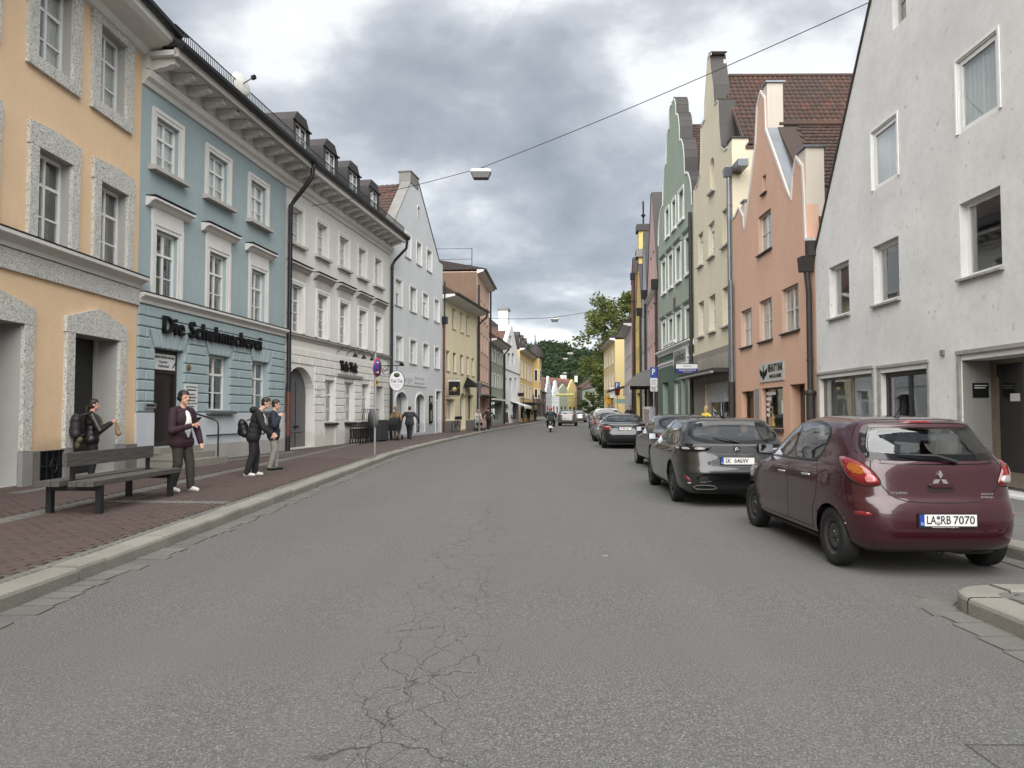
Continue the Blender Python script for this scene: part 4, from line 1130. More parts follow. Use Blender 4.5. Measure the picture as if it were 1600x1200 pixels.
def gable_body(b, u0, u1, ze, ua, za, y0, D, wallmat, roofmat, over=0.1, zbase=-0.4):
 m = MB(); out_ = [(u0, zbase), (u1, zbase), (u1, ze), (ua, za), (u0, ze)]
 n = 5
 for i in range(n):
  a, e = out_[i], out_[(i + 1) % n]; m.add([(a[0], y0, a[1]), (e[0], y0, e[1]), (e[0], D, e[1]), (a[0], D, a[1])], [(0, 1, 2, 3)], wallmat)
 m.add([(p[0], D, p[1]) for p in out_], [tuple(range(n))], wallmat); m.add([(u1, y0 + 0.02, ze), (ua, y0 + 0.02, za), (u0, y0 + 0.02, ze)], [(0, 1, 2)], INTERIOR)
 b.part(m, 'rear_wall')
 m = MB(); t_ = 0.12
 for uu in (u0, u1):
  s_ = 1 if uu > ua else -1; sl = (za - ze) / abs(ua - uu)
  e_ = uu + s_ * over; zez = ze - over * sl
  m.prism([(ua, za + 0.02), (e_, zez + 0.02), (e_, zez + 0.02 + t_), (ua, za + 0.02 + t_)], 'y', y0, D + 0.1, roofmat)
 return b.part(m, 'roof')
def coping(b, pts, y0, y1, mat, w_=0.06, name='coping', over=0.04):
 m = MB()
 for (a, e) in zip(pts, pts[1:]):
  A, E = Vector(a), Vector(e); d = (E - A)
  if d.length < 1e-4: continue
  nrm = Vector((-d.y, d.x)).normalized()
  if nrm.y < 0: nrm = -nrm
  q = [(A.x, A.y), (E.x, E.y), (E.x + nrm.x * w_, E.y + nrm.y * w_), (A.x + nrm.x * w_, A.y + nrm.y * w_)]
  m.prism(q, 'y', y0 - over, y1, mat)
 return b.part(m, name)
def edge_trim(b, pts, w_, p, mat, name='edge_trim', inward=None):
 """raised white band following an outline on the front of a gable"""
 P_ = [Vector(q) for q in pts]; n = len(P_); ins = []
 for i in range(n):
  a = P_[max(0, i - 1)]; e = P_[min(n - 1, i + 1)]; d = (e - a)
  nr = Vector((d.y, -d.x)).normalized(); ins.append(P_[i] + nr * w_)
 m = MB()
 for i in range(n - 1):
  q = [P_[i], P_[i + 1], ins[i + 1], ins[i]]
  vs = [(v.x, -p, v.y) for v in q] + [(v.x, 0.005, v.y) for v in q]
  m.add(vs, [(0, 1, 2, 3), (0, 4, 5, 1), (1, 5, 6, 2), (2, 6, 7, 3), (3, 7, 4, 0)], mat)
 return b.part(m, name)
# ===== grey gabled house
p0, p1 = LP[3], LP[4]
b = Bld('gabled_house', 'grey-blue gabled house with driving school door and arched shop windows', p0, p1, bz(p0, p1), 10)
TW = (0.10, 0.02, sur[2])
def grid4(specs, refs, zz_, **kw):
 for (xl, xr, ex), yy in zip(specs, refs):
  k = dict(kw); k.update(ex); b.window(b.u(xl, yy), b.u(xr, yy), zz_[0], zz_[1], **k)
kw = dict(d=0.15, rows=(0.5,), transom=None, frame=0.06, cross=0.05, panes=True, sill=(0.05, 0.06, 0.06, STONE_TRIM), surround=TW)
grid4([(633, 641, {}), (651, 658, {}), (667, 674, {})], (385, 395, 410), rowz(b, 632, 364, 399), **kw)
grid4([(617.5, 627.5, dict(blind=0.5)), (640.5, 650, {}), (660.5, 668.5, dict(blind=0.35)), (678.5, 685.5, dict(blind=0.92))], (455, 465, 475, 482), rowz(b, 617, 435, 475), **kw)
grid4([(618, 628.5, dict(curtain=0.4)), (640.5, 650, {}), (661, 669, dict(curtain=0.5)), (679, 686, {})], (543, 550, 553, 556), rowz(b, 617, 524, 562), **kw)
a1 = (b.u(618, 640), b.u(635.5, 640)); a2 = (b.u(649.5, 640), b.u(663, 640)); A1Z = b.z(626, 612.5); A2Z = b.z(656, 616)
b.hole(a1[0], a1[1], 0.1, A1Z, 0.3, arch=0.45); b.hole(a2[0], a2[1], 0.1, A2Z, 0.3, arch=0.4)
dd = (b.u(681, 640), b.u(688.5, 640)); DZ = b.z(682, 611); b.hole(dd[0], dd[1], 0.05, DZ, 0.25)
apx = b.uz(653, 284); aL = b.uz(641, 284); el = b.uz(613, 351); er = b.uz(686, 408); er2 = (b.W, b.z(691, 412))
outl = [(0, -0.4), (b.W, -0.4), er2, er, apx, aL, el, (0, b.z(608.5, 350))]
b.wall(outl, GREYPL, depth=0.5)
b_l4 = b
um = (apx[0] + aL[0]) / 2; zr = apx[1] - 0.5
GREYST = plaster('weathered_cement', (0.22, 0.215, 0.205), 0.25, 0.3)
rf4 = gable_body(b, 0.05, b.W - 0.05, b.z(690, 425), um, zr, 0.5, 11, GREYPL, TILE_RED, 0.05)
slope = Vector((um - 0.0, zr - b.z(690, 425))); L_ = slope.length
tile_field(rf4, (0.0, 0.52, b.z(690, 425) + 0.15), (0, 1, 0), (slope.x, 0, slope.y), 34, int(L_ / 0.33) + 1, 0.3, 0.33, TILE_RED)
coping(b, [el, aL], 0.0, 0.5, GREYST, 0.05); coping(b, [apx, er, er2], 0.0, 0.5, GUTTER, 0.04)
m = MB(); m.box(aL[0] - 0.05, apx[0] + 0.03, -0.03, 0.62, aL[1] - 0.05, aL[1] + 0.55, GREYST); m.box(aL[0] - 0.1, apx[0] + 0.08, -0.07, 0.68, aL[1] + 0.551, aL[1] + 0.62, GREYST); b.part(m, 'chimney')
u_, z_ = b.uz(653.5, 325); m = MB(); m.lathe([(0.0, -0.02), (0.16, -0.02), (0.16, 0.01)], 16, sur[2], c=(u_, 0, z_), axis='y'); m.box(u_ - 0.07, u_ + 0.07, -0.021, 0.01, z_ - 0.7, z_ - 0.05, sur[2])
m.lathe([(0.0, -0.03), (0.11, -0.03), (0.11, 0.01)], 14, BLACK, c=(u_, 0, z_), axis='y'); m.box(u_ - 0.03, u_ + 0.03, -0.03, 0.01, z_ - 0.62, z_ - 0.06, BLACK); b.part(m, 'keyhole_opening')
def arch_trim(b, u0, u1, z0, z1, arch, w_, p, mat):
 m = MB(); pts = [(u0, z0), (u0, z1 - arch)]; uc, r = (u0 + u1) / 2, (u1 - u0) / 2
 for k in range(13, 0, -1): a = math.pi * k / 14; pts.append((uc + r * math.cos(a), z1 - arch + arch * math.sin(a)))
 pts += [(u1, z1 - arch), (u1, z0)]
 c_ = Vector((uc, z1 - arch)); ins = []
 for p_ in pts:
  v = Vector(p_); dv = v - Vector((uc, min(v.y, z1 - arch))); dv = dv.normalized() if dv.length > 1e-6 else Vector((0, 1)); ins.append(v + dv * w_)
 for i in range(len(pts) - 1):
  q = [Vector(pts[i]), Vector(pts[i + 1]), ins[i + 1], ins[i]]
  vs = [(v.x, -p, v.y) for v in q] + [(v.x, 0.005, v.y) for v in q]
  m.add(vs, [(0, 1, 2, 3), (0, 4, 5, 1), (1, 5, 6, 2), (2, 6, 7, 3), (3, 7, 4, 0)], mat)
 return b.part(m, 'arch_trim')
arch_trim(b, a1[0], a1[1], 0.1, A1Z, 0.45, 0.14, 0.03, sur[2]); arch_trim(b, a2[0], a2[1], 0.1, A2Z, 0.4, 0.14, 0.03, sur[2])
def shop_glass(b, u0, u1, z0, z1, d, frame, mat, bars=(), inside=None, hbars=()):
 m = MB(); f = frame
 m.box(u0, u1, d, d + 0.06, z0, z0 + f, mat); m.box(u0, u1, d, d + 0.06, z1 - f, z1, mat); m.box(u0, u0 + f, d, d + 0.06, z0 + f, z1 - f, mat); m.box(u1 - f, u1, d, d + 0.06, z0 + f, z1 - f, mat)
 for q in bars: x = u0 + (u1 - u0) * q; m.box(x - f / 2, x + f / 2, d + 0.004, d + 0.056, z0 + f, z1 - f, mat)
 for q in hbars: z = z0 + (z1 - z0) * q; m.box(u0 + f, u1 - f, d + 0.008, d + 0.052, z - f / 2, z + f / 2, mat)
 o = b.part(m, 'shop_window'); MB().box(u0 + f * .5, u1 - f * .5, d + 0.028, d + 0.034, z0 + f * .5, z1 - f * .5).build('pane', GLASS, o)
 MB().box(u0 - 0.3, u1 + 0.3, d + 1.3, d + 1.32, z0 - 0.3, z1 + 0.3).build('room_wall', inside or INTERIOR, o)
 return o
BLUEROOM = simple('blue_display', (0.04, 0.11, 0.17), 0.7, var=0.4, scale=2)
shop_glass(b, a1[0], a1[1], 0.1, A1Z, 0.28, 0.07, GREY_FRAME, (0.55,)); shop_glass(b, a2[0], a2[1], 0.12, A2Z, 0.28, 0.07, DARK_FRAME, (0.4,), BLUEROOM)
m = MB(); m.box(dd[0], dd[1], 0.2, 0.24, 0.05, DZ * 0.77, simple('grey_door', (0.30, 0.31, 0.32), 0.5)); m.box(dd[0], dd[1], 0.19, 0.25, DZ * 0.77, DZ * 0.8, WHITE_FRAME); m.box(dd[0], dd[1], 0.2, 0.22, DZ * 0.8, DZ, INTERIOR); b.part(m, 'door')
m = MB(); m.box(dd[0] - 0.12, dd[0], -0.03, 0.01, 0, DZ + 0.12, sur[2]); m.box(dd[1], dd[1] + 0.12, -0.03, 0.01, 0, DZ + 0.12, sur[2]); m.box(dd[0] - 0.001, dd[1] + 0.001, -0.031, 0.01, DZ, DZ + 0.12, sur[2]); b.part(m, 'door_surround')
text('FAHRSCHULE', 0.3, BLACK, b.root, ((dd[0] + dd[1]) / 2 + 0.05, 0.185, DZ * 0.38), rot=(R(90), R(-90), 0), width=DZ * 0.66, extrude=0.006, height=0.26)
s0, s1_ = b.uz(621, 590), b.uz(666, 597); m = MB().box(0, s1_[0] - s0[0], -0.03, 0, -0.32, 0.32, WSIGN); sg = b.part(m, 'sign_board'); sg.location = (s0[0], -0.004, (s0[1] + s1_[1]) / 2)
Ws = s1_[0] - s0[0]; PALEBL = simple('pale_blue_ink', (0.30, 0.36, 0.44), 0.5, var=0)
text('Burger', 0.4, PALEBL, sg, (Ws * 0.3, -0.034, 0.0), width=Ws * 0.36, height=0.42, extrude=0.002); text('Fahrschule & mehr', 0.2, PALEBL, sg, (Ws * 0.72, -0.034, 0.13), width=Ws * 0.36, height=0.17, extrude=0.002); text('Führerschein macht froh', 0.2, PALEBL, sg, (Ws * 0.72, -0.034, -0.13), width=Ws * 0.36, height=0.17, extrude=0.002)
u_, z_ = b.uz(672.5, 628); m = MB(); m.box(u_ - 0.3, u_ + 0.3, -0.06, -0.002, z_ - 0.05, z_ + 0.35, BLACK); m.box(u_ - 0.25, u_ + 0.25, -0.066, -0.0605, z_ - 0.02, z_ + 0.25, simple('tan_print', (0.35, 0.32, 0.25), 0.6)); m.box(u_ - 0.3, u_ + 0.3, -0.06, -0.002, z_ - 1.25, z_ - 0.1, BLACK); m.box(u_ - 0.12, u_ + 0.05, -0.066, -0.0605, z_ - 1.1, z_ - 0.5, simple('tan_print', (0.35, 0.32, 0.25), 0.6)); b.part(m, 'notice_case')
b.pipe([(b.W - 0.02, -0.12, b.z(691, 515) + 0.4), (b.W - 0.02, -0.12, 0.0)], 0.07, PIPE_RED)
m = MB(); zc = b.z(691, 515) + 0.35; m.prism([(-0.16, zc), (0.16, zc), (0.22, zc + 0.45), (-0.22, zc + 0.45)], 'y', -0.3, -0.02, GUTTER); hp = b.part(m, 'rain_head'); hp.location = (b.W - 0.02, 0, 0)
b.pipe([(b.W - 0.02, -0.14, zc + 0.3), (b.W - 0.02, -0.14, b.z(691, 440))], 0.05, GUTTER)
# ===== generic plain fronts for the houses further along
def simple_house(name, label, p0, p1, ev, wallmat, rows, cols, wz, shops=(), over=0.6, roofmat=TILE_RED, roof_h=3.2, D=9, wmat=WHITE_FRAME, surround=None, base=None, sillm=STONE_TRIM, panes=False, gut=True, zb=None, extra_h=0.0):
 b = Bld(name, label, p0, p1, bz(p0, p1) if zb is None else zb, D)
 for (z0, z1), cc in zip(wz, cols):
  for (u0, u1) in cc: b.window(u0, u1, z0, z1, d=0.14, rows=rows, transom=None, frame=0.055, bar=0.03, cross=0.05, panes=panes, mat=wmat, surround=surround, sill=(0.05, 0.06, 0.06, sillm))
 for (u0, u1, z0, z1, ar) in shops: b.hole(u0, u1, z0, z1, 0.3, arch=ar)
 b.wall([(0, -0.4), (b.W, -0.4), (b.W, ev), (0, ev)], wallmat)
 if base: b.box('plinth', base[0], 0, b.W, -0.02, 0.0, -0.3, base[1]) if not shops else None
 if over:
  m = MB(); m.prism([(0.01, ev - 0.15), (-over, ev + 0.02), (-over, ev + 0.14), (0.01, ev + 0.14)], 'x', 0, b.W, WHITE_TRIM); b.part(m, 'eaves')
  if gut: b.gutter(-0.05, b.W + 0.05, -over - 0.09, ev + 0.2, 0.09)
  m = MB(); m.prism([(-over - 0.05, ev + 0.16), (-over - 0.05, ev + 0.24), (D / 2, ev + roof_h), (D, ev + 0.2), (D, ev + 0.1)], 'x', 0, b.W, roofmat); b.part(m, 'roof')
 return b
def ucols(b, lst, ref): return [(b.u(a, ref), b.u(e, ref)) for a, e in lst]
class _T(Bld):
 def __init__(s, p0, p1, zb):
  s.p0 = Vector(p0); s.p1 = Vector(p1); d = s.p1 - s.p0; s.W = d.length; s.ang = math.atan2(d.y, d.x); s.zb = zb
# yellow house
p0, p1 = LP[4], LP[5]; T = _T(p0, p1, bz(p0, p1))
ev = T.z(745, 492)
YELLOW = plaster('pale_yellow_plaster', (0.70, 0.63, 0.44), 0.08, 0.1)
c2 = ucols(T, [(706.5, 711.6), (719, 723.3), (728.7, 733)], 500); c1 = ucols(T, [(697, 702.5), (707.7, 713), (719, 724), (729, 733), (737, 741)], 565)
sh1 = (T.u(696, 640), T.u(711, 640)); nic = (T.u(719, 640), T.u(727, 640)); sh2 = (T.u(731, 640), T.u(740, 640))
b = simple_house('town_house', 'pale yellow three-storey house with black hanging sign and shop window', p0, p1, ev, YELLOW, (0.5,), [c2, c1], [rowz(T, 708, 482, 513.5), rowz(T, 699, 548, 579)],
 shops=[(sh1[0], sh1[1], 0.7, T.z(697, 623), 0), (nic[0], nic[1], 0.1, T.z(722, 614), 0.5), (sh2[0], sh2[1], 0.7, T.z(732, 617), 0)], over=0.8, wmat=GREY_FRAME)
SHOPIN = simple('warm_shop_display', (0.16, 0.10, 0.06), 0.7, var=0.6, scale=3)
shop_glass(b, sh1[0], sh1[1], 0.7, T.z(697, 623), 0.28, 0.06, WHITE_FRAME, (0.35, 0.7), SHOPIN); shop_glass(b, sh2[0], sh2[1], 0.7, T.z(732, 617), 0.28, 0.06, DARK_FRAME, ())
m = MB().box(nic[0], nic[1], 0.3, 0.34, 0.1, T.z(722, 614), simple('grey_niche_door', (0.22, 0.22, 0.22), 0.6)); m.box(nic[0] + .2, nic[0] + .5, 0.28, 0.3, 1.3, 1.75, BLACK); b.part(m, 'door')
b.box('plinth', GREYST, 0, nic[0] - .1, -0.03, 0, -0.3, 0.65); b.box('plinth', GREYST, nic[1] + .1, b.W, -0.03, 0, -0.3, 0.65)
um = (T.u(729, 600, -0.3) + T.u(741, 600, -0.3)) / 2; zt_, zb_ = T.z(735, 588, -0.5), T.z(735, 604, -0.5)
m = MB(); rr = 0.95
m.add([(um, -0.05, zt_), (um - rr, -0.05, zb_), (um + rr, -0.05, zb_), (um - rr, -1.0, zb_), (um + rr, -1.0, zb_)], [(0, 1, 3), (0, 3, 4), (0, 4, 2), (1, 3, 4, 2)], BLACK); b.part(m, 'awning')
m = MB(); m.box(um - 0.6, um + 0.6, -0.08, -0.01, T.z(735, 619), T.z(735, 606), simple('cream_board', (0.42, 0.40, 0.25), 0.6)); b.part(m, 'sign_board')
b.pipe([(b.W - 0.05, -0.8, ev + 0.15), (b.W - 0.05, -0.75, ev - 0.2), (b.W - 0.05, -0.14, ev - 0.75), (b.W - 0.05, -0.14, 0)], 0.075)
# tall salmon pink house with brown flank and roof terrace
p0, p1 = LP[5], LP[6]; T = _T(p0, p1, bz(p0, p1)); ev = T.z(745.5, 424)
PINK = plaster('salmon_pink_plaster', (0.58, 0.41, 0.33), 0.08, 0.1)
cc = [(0.5 + k * 2.1, 1.45 + k * 2.1) for k in range(4)]
b = simple_house('town_house', 'tall salmon pink house with brown flank wall and wire roof terrace', p0, p1, ev, PINK, (0.5,), [cc, cc, cc], [rowz(T, 747, 462, 492), rowz(T, 747, 515, 545), rowz(T, 747, 567, 592)],
 shops=[(0.4, 2.6, 0.3, T.z(747, 620), 0), (3.4, 6.0, 0.3, T.z(747, 620), 0)], over=0.5, roofmat=ROOFDK, roof_h=1.3, D=10)
shop_glass(b, 0.4, 2.6, 0.3, T.z(747, 620), 0.28, 0.06, DARK_FRAME, (0.5,)); shop_glass(b, 3.4, 6.0, 0.3, T.z(747, 620), 0.28, 0.06, DARK_FRAME, (0.5,))
BRN = plaster('brown_cement_flank', (0.17, 0.115, 0.085), 0.2, 0.25)
b.box('flank_wall', BRN, -0.03, -0.004, 0.02, 9.9, 3.0, ev - 0.05); b.ledge(T.z(747, 600), 0.14, 0.1, STONE_TRIM, cap=False)
b.box('awning', DARKMETAL, 0.1, b.W - 0.2, -0.7, 0.0, T.z(747, 619), T.z(747, 619) + 0.1)
m = MB(); zt_ = ev + 0.05
for yy in (0.4, 3.2, 6.0): m.tube([(0.1, yy, zt_), (0.1, yy, zt_ + 1.7)], 0.03, 6, GUTTER)
for zz_ in (0.45, 0.9, 1.7): m.tube([(0.1, 0.4, zt_ + zz_), (0.1, 6.0, zt_ + zz_)], 0.018, 5, GUTTER)
x = 0.4
while x < 6.0: m.tube([(0.1, x, zt_ + 0.05), (0.1, x + 0.35, zt_ + 0.9)], 0.008, 4, STEEL, False); m.tube([(0.1, x + 0.35, zt_ + 0.05), (0.1, x, zt_ + 0.9)], 0.008, 4, STEEL, False); x += 0.35
b.part(m, 'terrace_railing')
b.pipe([(b.W - 0.05, -0.14, ev), (b.W - 0.05, -0.14, 0)], 0.08); b.pipe([(0.05, -0.14, ev - 1.0), (0.05, -0.14, 0)], 0.08)
# grey-green house
p0, p1 = LP[6], LP[7]; T = _T(p0, p1, bz(p0, p1)); ev = T.z(764.5, 531)
GRNGREY = plaster('grey_green_plaster', (0.27, 0.295, 0.245), 0.1, 0.1)
cc = [(0.6 + k * 2.2, 1.6 + k * 2.2) for k in range(4)]
b = simple_house('town_house', 'low grey-green house with white window frames and shop front below', p0, p1, ev, GRNGREY, (0.5,), [cc, cc], [rowz(T, 766, 545, 563), rowz(T, 766, 583, 603)], shops=[(0.5, 8.0, 0.3, T.z(766, 626), 0)], over=0.7, roofmat=TILE_RED, roof_h=3.6, surround=(0.12, 0.02, sur[2]))
shop_glass(b, 0.5, 8.0, 0.3, T.z(766, 626), 0.28, 0.08, GREY_FRAME, (0.25, 0.5, 0.75), simple('purple_display', (0.06, 0.04, 0.08), 0.7, var=0.5)); b.box('awning', WHITE_TRIM, 0.4, 8.1, -0.5, 0, T.z(766, 625), T.z(766, 625) + 0.14)
b.pipe([(b.W - 0.1, -0.7, ev + 0.1), (b.W - 0.1, -0.14, ev - 0.6), (b.W - 0.1, -0.14, 0)], 0.08)
# white gabled house with chimney
p0, p1 = LP[7], LP[8]
b = Bld('gabled_house', 'white gabled house with tall white chimney on its ridge', p0, p1, bz(p0, p1), 12)
WH = plaster('white_plaster', (0.70, 0.70, 0.69), 0.06, 0.1)
kw = dict(d=0.14, rows=(0.5,), transom=None, frame=0.055, cross=0.05, panes=False, mat=GREY_FRAME)
for (a, e, yt, yb) in ((796, 799.4, 523.5, 538), (793, 797.4, 551, 569), (800, 803.6, 551, 569), (788, 792, 590, 609), (796, 800, 590, 609), (804, 807.4, 590, 609)):
 b.window(b.u(a, yt), b.u(e, yt), b.z(a, yb), b.z(a, yt), **kw)
ad = (b.u(788, 650), b.u(795, 650)); b.hole(ad[0], ad[1], 0.05, b.z(790, 631), 0.3, arch=0.6); s1u = (b.u(798, 645), b.u(809, 645)); b.hole(s1u[0], s1u[1], 0.4, b.z(798, 629), 0.3)
uA = b.W * 0.48; zA = b.z(799, 509); zE = b.z(786.5, 553)
b.wall([(0, -0.4), (b.W, -0.4), (b.W, zE), (uA + 0.4, zA), (uA - 0.4, zA), (0, zE)], WH, depth=0.4)
gable_body(b, 0.0, b.W, zE - 0.1, uA, zA - 0.2, 0.4, 12, WH, TILE_BROWN)
shop_glass(b, s1u[0], s1u[1], 0.4, b.z(798, 629), 0.28, 0.07, DARK_FRAME, (0.5,)); b.box('door', simple('grey_niche_door', (0.2, 0.2, 0.2), 0.6), ad[0], ad[1], 0.3, 0.34, 0.05, b.z(790, 631))
m = MB(); m.box(uA - 0.9, uA + 0.35, 0.3, 1.3, zA - 1.2, zA + 1.6, WH); m.box(uA - 1.0, uA + 0.45, 0.2, 1.4, zA + 1.601, zA + 1.85, GREYST); b.part(m, 'chimney')
m = MB(); m.add([(s1u[0] - .2, -0.02, b.z(798, 627)), (s1u[1] + .6, -0.02, b.z(798, 627)), (s1u[1] + .6, -1.5, b.z(798, 627) - 0.5), (s1u[0] - .2, -1.5, b.z(798, 627) - 0.5)], [(0, 1, 2, 3)], WSIGN); m.box(s1u[0] - .2, s1u[1] + .6, -1.52, -1.48, b.z(798, 627) - 0.75, b.z(798, 627) - 0.5, WSIGN); b.part(m, 'awning')
b.ledge(b.z(790, 578), 0.12, 0.1, STONE_TRIM, cap=False)
b.pipe([(0.1, -0.14, zE), (0.1, -0.14, 0)], 0.09)
# ochre corner house with dormers and bay
p0, p1 = LP[8], LP[9]; T = _T(p0, p1, bz(p0, p1)); ev = T.z(812.5, 546)
OCHRE = plaster('ochre_plaster', (0.56, 0.41, 0.20), 0.08, 0.08)
cc = [(1.2 + k * 3.4, 2.5 + k * 3.4) for k in range(4)]
b = simple_house('town_house', 'ochre yellow corner house with dark mansard dormers and oriel bay', p0, p1, ev, OCHRE, (0.5,), [cc, cc], [rowz(T, 814, 566, 590), rowz(T, 814, 601, 621)], shops=[(1.0, 12.0, 0.3, T.z(814, 632), 0)], over=0.6, roofmat=ROOFDK, roof_h=4.5, surround=(0.14, 0.03, sur[2]))
shop_glass(b, 1.0, 12.0, 0.3, T.z(814, 632), 0.28, 0.1, DARK_FRAME, (0.2, 0.4, 0.6, 0.8), SHOPIN); b.box('awning', DARKMETAL, 0.5, b.W, -1.4, 0, T.z(814, 630), T.z(814, 630) + 0.12)
m = MB(); m.box(b.W - 3.2, b.W + 0.1, -0.9, 0.0, 3.4, ev + 0.1, OCHRE); bay = b.part(m, 'bay')
for zz_ in (rowz(T, 814, 566, 588), rowz(T, 814, 601, 619)):
 m = MB(); m.box(b.W - 3.26, b.W - 3.2, -0.75, -0.2, zz_[0], zz_[1], WHITE_FRAME); m.box(b.W - 3.27, b.W - 3.255, -0.65, -0.3, zz_[0] + .1, zz_[1] - .1, INTERIOR); m.box(b.W - 2.5, b.W - 1.0, -0.95, -0.9, zz_[0], zz_[1], WHITE_FRAME); m.box(b.W - 2.4, b.W - 1.1, -0.96, -0.95, zz_[0] + .1, zz_[1] - .1, INTERIOR); m.build('window', None, bay)
m = MB(); m.lathe([(1.3, 0), (1.35, 0.4), (0.9, 1.2), (0.35, 1.7), (0.08, 2.1), (0.05, 3.2)], 10, ROOFDK, c=(b.W - 1.6, -0.2, ev + 0.2)); b.part(m, 'bay_roof')
for k in range(3): dormer(b, 1.8 + 3.6 * k, ev - 0.3, 0.6, 1.5, 0.2, 2.3)
# dark gable roof showing behind the white gabled house
m = MB(); m.prism([(-3.0, 8.0), (2.2, 8.0), (0.4, 15.2), (-0.4, 15.2)], 'x', -0.4, 0.4, ROOFDK)
# ------------------------------------------------------------------ right side of the street
def rpx(px): # point of the facade line seen at this column
 k = (px - 800) / FPX
 lo, hi = 6.0, 120.0
 for _ in range(60):
  mid = (lo + hi) / 2
  if rf(mid) / mid > k: lo = mid
  else: hi = mid
 return (rf(lo), lo)
def zbr(p, q): return SL * (p[1] + q[1]) / 2 + 0.155
# ===== white rough-cast gabled house at the right edge
WHR = plaster('dirty_white_roughcast', (0.70, 0.695, 0.68), 0.16, 0.04, dirt=0.4, bump=0.9, grime=0.26)
p0 = rpx(1277.5); p1 = (7.87, 6.6)
b = Bld('gabled_house', 'dirty white roughcast gabled house filling the right edge', p0, p1, zbr(p0, p1), 11)
e0 = b.uz(1275, 392); e1 = b.uz(1362, 0)
sl = (e1[1] - e0[1]) / (e1[0] - e0[0]); ua = b.W / 2; za = e0[1] + sl * (ua - e0[0])
z0_ = e0[1] - sl * e0[0]
kw = dict(cols=1, rows=(), transom=None, frame=0.085, panes=True)
def w4(x0, x1, yt, yb, yref, **k2):
 k = dict(kw); k.update(k2)
 return b.window(b.u(x0, yref), b.u(x1, yref), b.z(x0, yb), b.z(x0, yt), **k)
ALUSILL = simple('weathered_sill', (0.30, 0.29, 0.27), 0.7, var=0.2)
UPF = (0.055, 0.012, WHITE_FRAME)
w4(1364, 1402, 209, 299, 240, d=0.02, curtain=1.0, surround=UPF)
w4(1497, 1560, 98, 211, 130, d=0.02, curtain=1.0, surround=UPF)
w4(1394.5, 1416, -30, 48, 20, d=0.12, cols=1, rows=(0.5,), mat=GREY_FRAME)
w4(1296, 1327, 419, 499, 455, d=0.12, sill=(0.05, 0.05, 0.08, ALUSILL))
w4(1365, 1405, 386, 478, 430, d=0.12, sill=(0.05, 0.05, 0.08, ALUSILL))
w4(1500, 1565, 319, 437, 370, d=0.12, sill=(0.05, 0.05, 0.08, ALUSILL))
sh = [(b.u(1280, 610), b.u(1364, 610), 0.75, b.z(1280, 592)), (b.u(1376, 610), b.u(1450, 610), 0.75, b.z(1376, 583)), (b.u(1503.5, 640), b.u(1503.5, 640) + 2.6, 0.04, b.z(1504, 563))]
for q in sh[:2]: b.hole(q[0], q[1], q[2], q[3], 0.22)
b.hole(sh[2][0], sh[2][1], sh[2][2], sh[2][3], 0.62)
b.wall([(0, -0.4), (b.W, -0.4), (b.W, z0_), (ua, za), (0, z0_)], WHR, depth=0.4)
gable_body(b, 0.0, b.W, z0_ - 0.05, ua, za - 0.06, 0.4, 12, WHR, TILE_BROWN, 0.02)
coping(b, [(0, z0_), (ua, za), (b.W, z0_)], 0.0, 0.42, DARKMETAL, 0.05)
BRZ = simple('bronze_frame', (0.20, 0.17, 0.13), 0.4, 0.4, var=0.15)
o = shop_glass(b, sh[0][0], sh[0][1], 0.75, sh[0][3], 0.12, 0.06, BRZ, (0.56,)); m = MB(); n_ = 60
for zc0 in (0.8,):
 pts = [(sh[0][0] + 0.05 + (sh[0][1] - sh[0][0] - 0.1) * k / n_, 0.35 + 0.03 * math.sin(k * 1.9)) for k in range(n_ + 1)]
 m.add([(x, y, 0.8) for x, y in pts] + [(x, y, sh[0][3] - 0.1) for x, y in pts], [(i, i + 1, n_ + 2 + i, n_ + 1 + i) for i in range(n_)], simple('grey_drape', (0.34, 0.35, 0.34), 0.9), True)
m.build('curtain', None, o, fix=False)
shop_glass(b, sh[1][0], sh[1][1], 0.75, sh[1][3], 0.12, 0.10, DARK_FRAME, (0.52,), simple('grey_room', (0.16, 0.17, 0.17), 0.8, var=0.4))
for q in sh[:2]:
 m = MB(); m.box(q[0] - 0.12, q[0], -0.02, 0.01, q[2], q[3] + 0.1, ALUSILL); m.box(q[1], q[1] + 0.06, -0.02, 0.01, q[2], q[3] + 0.1, ALUSILL); m.box(q[0] - 0.13, q[1] + 0.07, -0.04, 0.01, q[3] + 0.101, q[3] + 0.16, ALUSILL); b.part(m, 'shop_surround')
# entrance recess with door and name plate
u0, u1, z0, z1 = sh[2]
m = MB(); m.box(u0, u1, 0.56, 0.62, 0.04, 0.3, CONCR)
m.box(u0 + 0.02, u0 + 0.1, 0.5, 0.6, 0.04, z1, BRZ); m.box(u0 + 0.02, u0 + 1.1, 0.5, 0.6, z1 - 0.08, z1, BRZ); m.box(u0 + 0.1, u0 + 0.98, 0.55, 0.57, 0.06, z1 - 0.08, simple('dark_door_glass', (0.02, 0.02, 0.02), 0.12, spec=0.8)); m.box(u0 + 1.0, u0 + 1.06, 0.5, 0.6, 0.04, z1 - .08, BRZ); m.box(u0 + 0.12, u0 + 0.16, 0.49, 0.55, 0.3, z1 - .3, BRZ); m.box(u0 + 0.45, u0 + 0.68, 0.54, 0.549, 1.55, 1.68, WSIGN)
m.box(u0 + 1.06, u1, 0.55, 0.6, 0.9, z1, simple('dark_door_glass', (0.02, 0.02, 0.02), 0.12)); m.box(u0 + 1.06, u1, 0.4, 0.6, 0.05, 0.9, GREYST); m.box(u0 + 0.1, u0 + 0.98, 0.53, 0.549, 0.1, 0.35, BRZ); m.box(u0 + 0.1, u0 + 0.15, 0.5, 0.535, 1.0, 1.2, STEEL)
b.part(m, 'entrance_door')
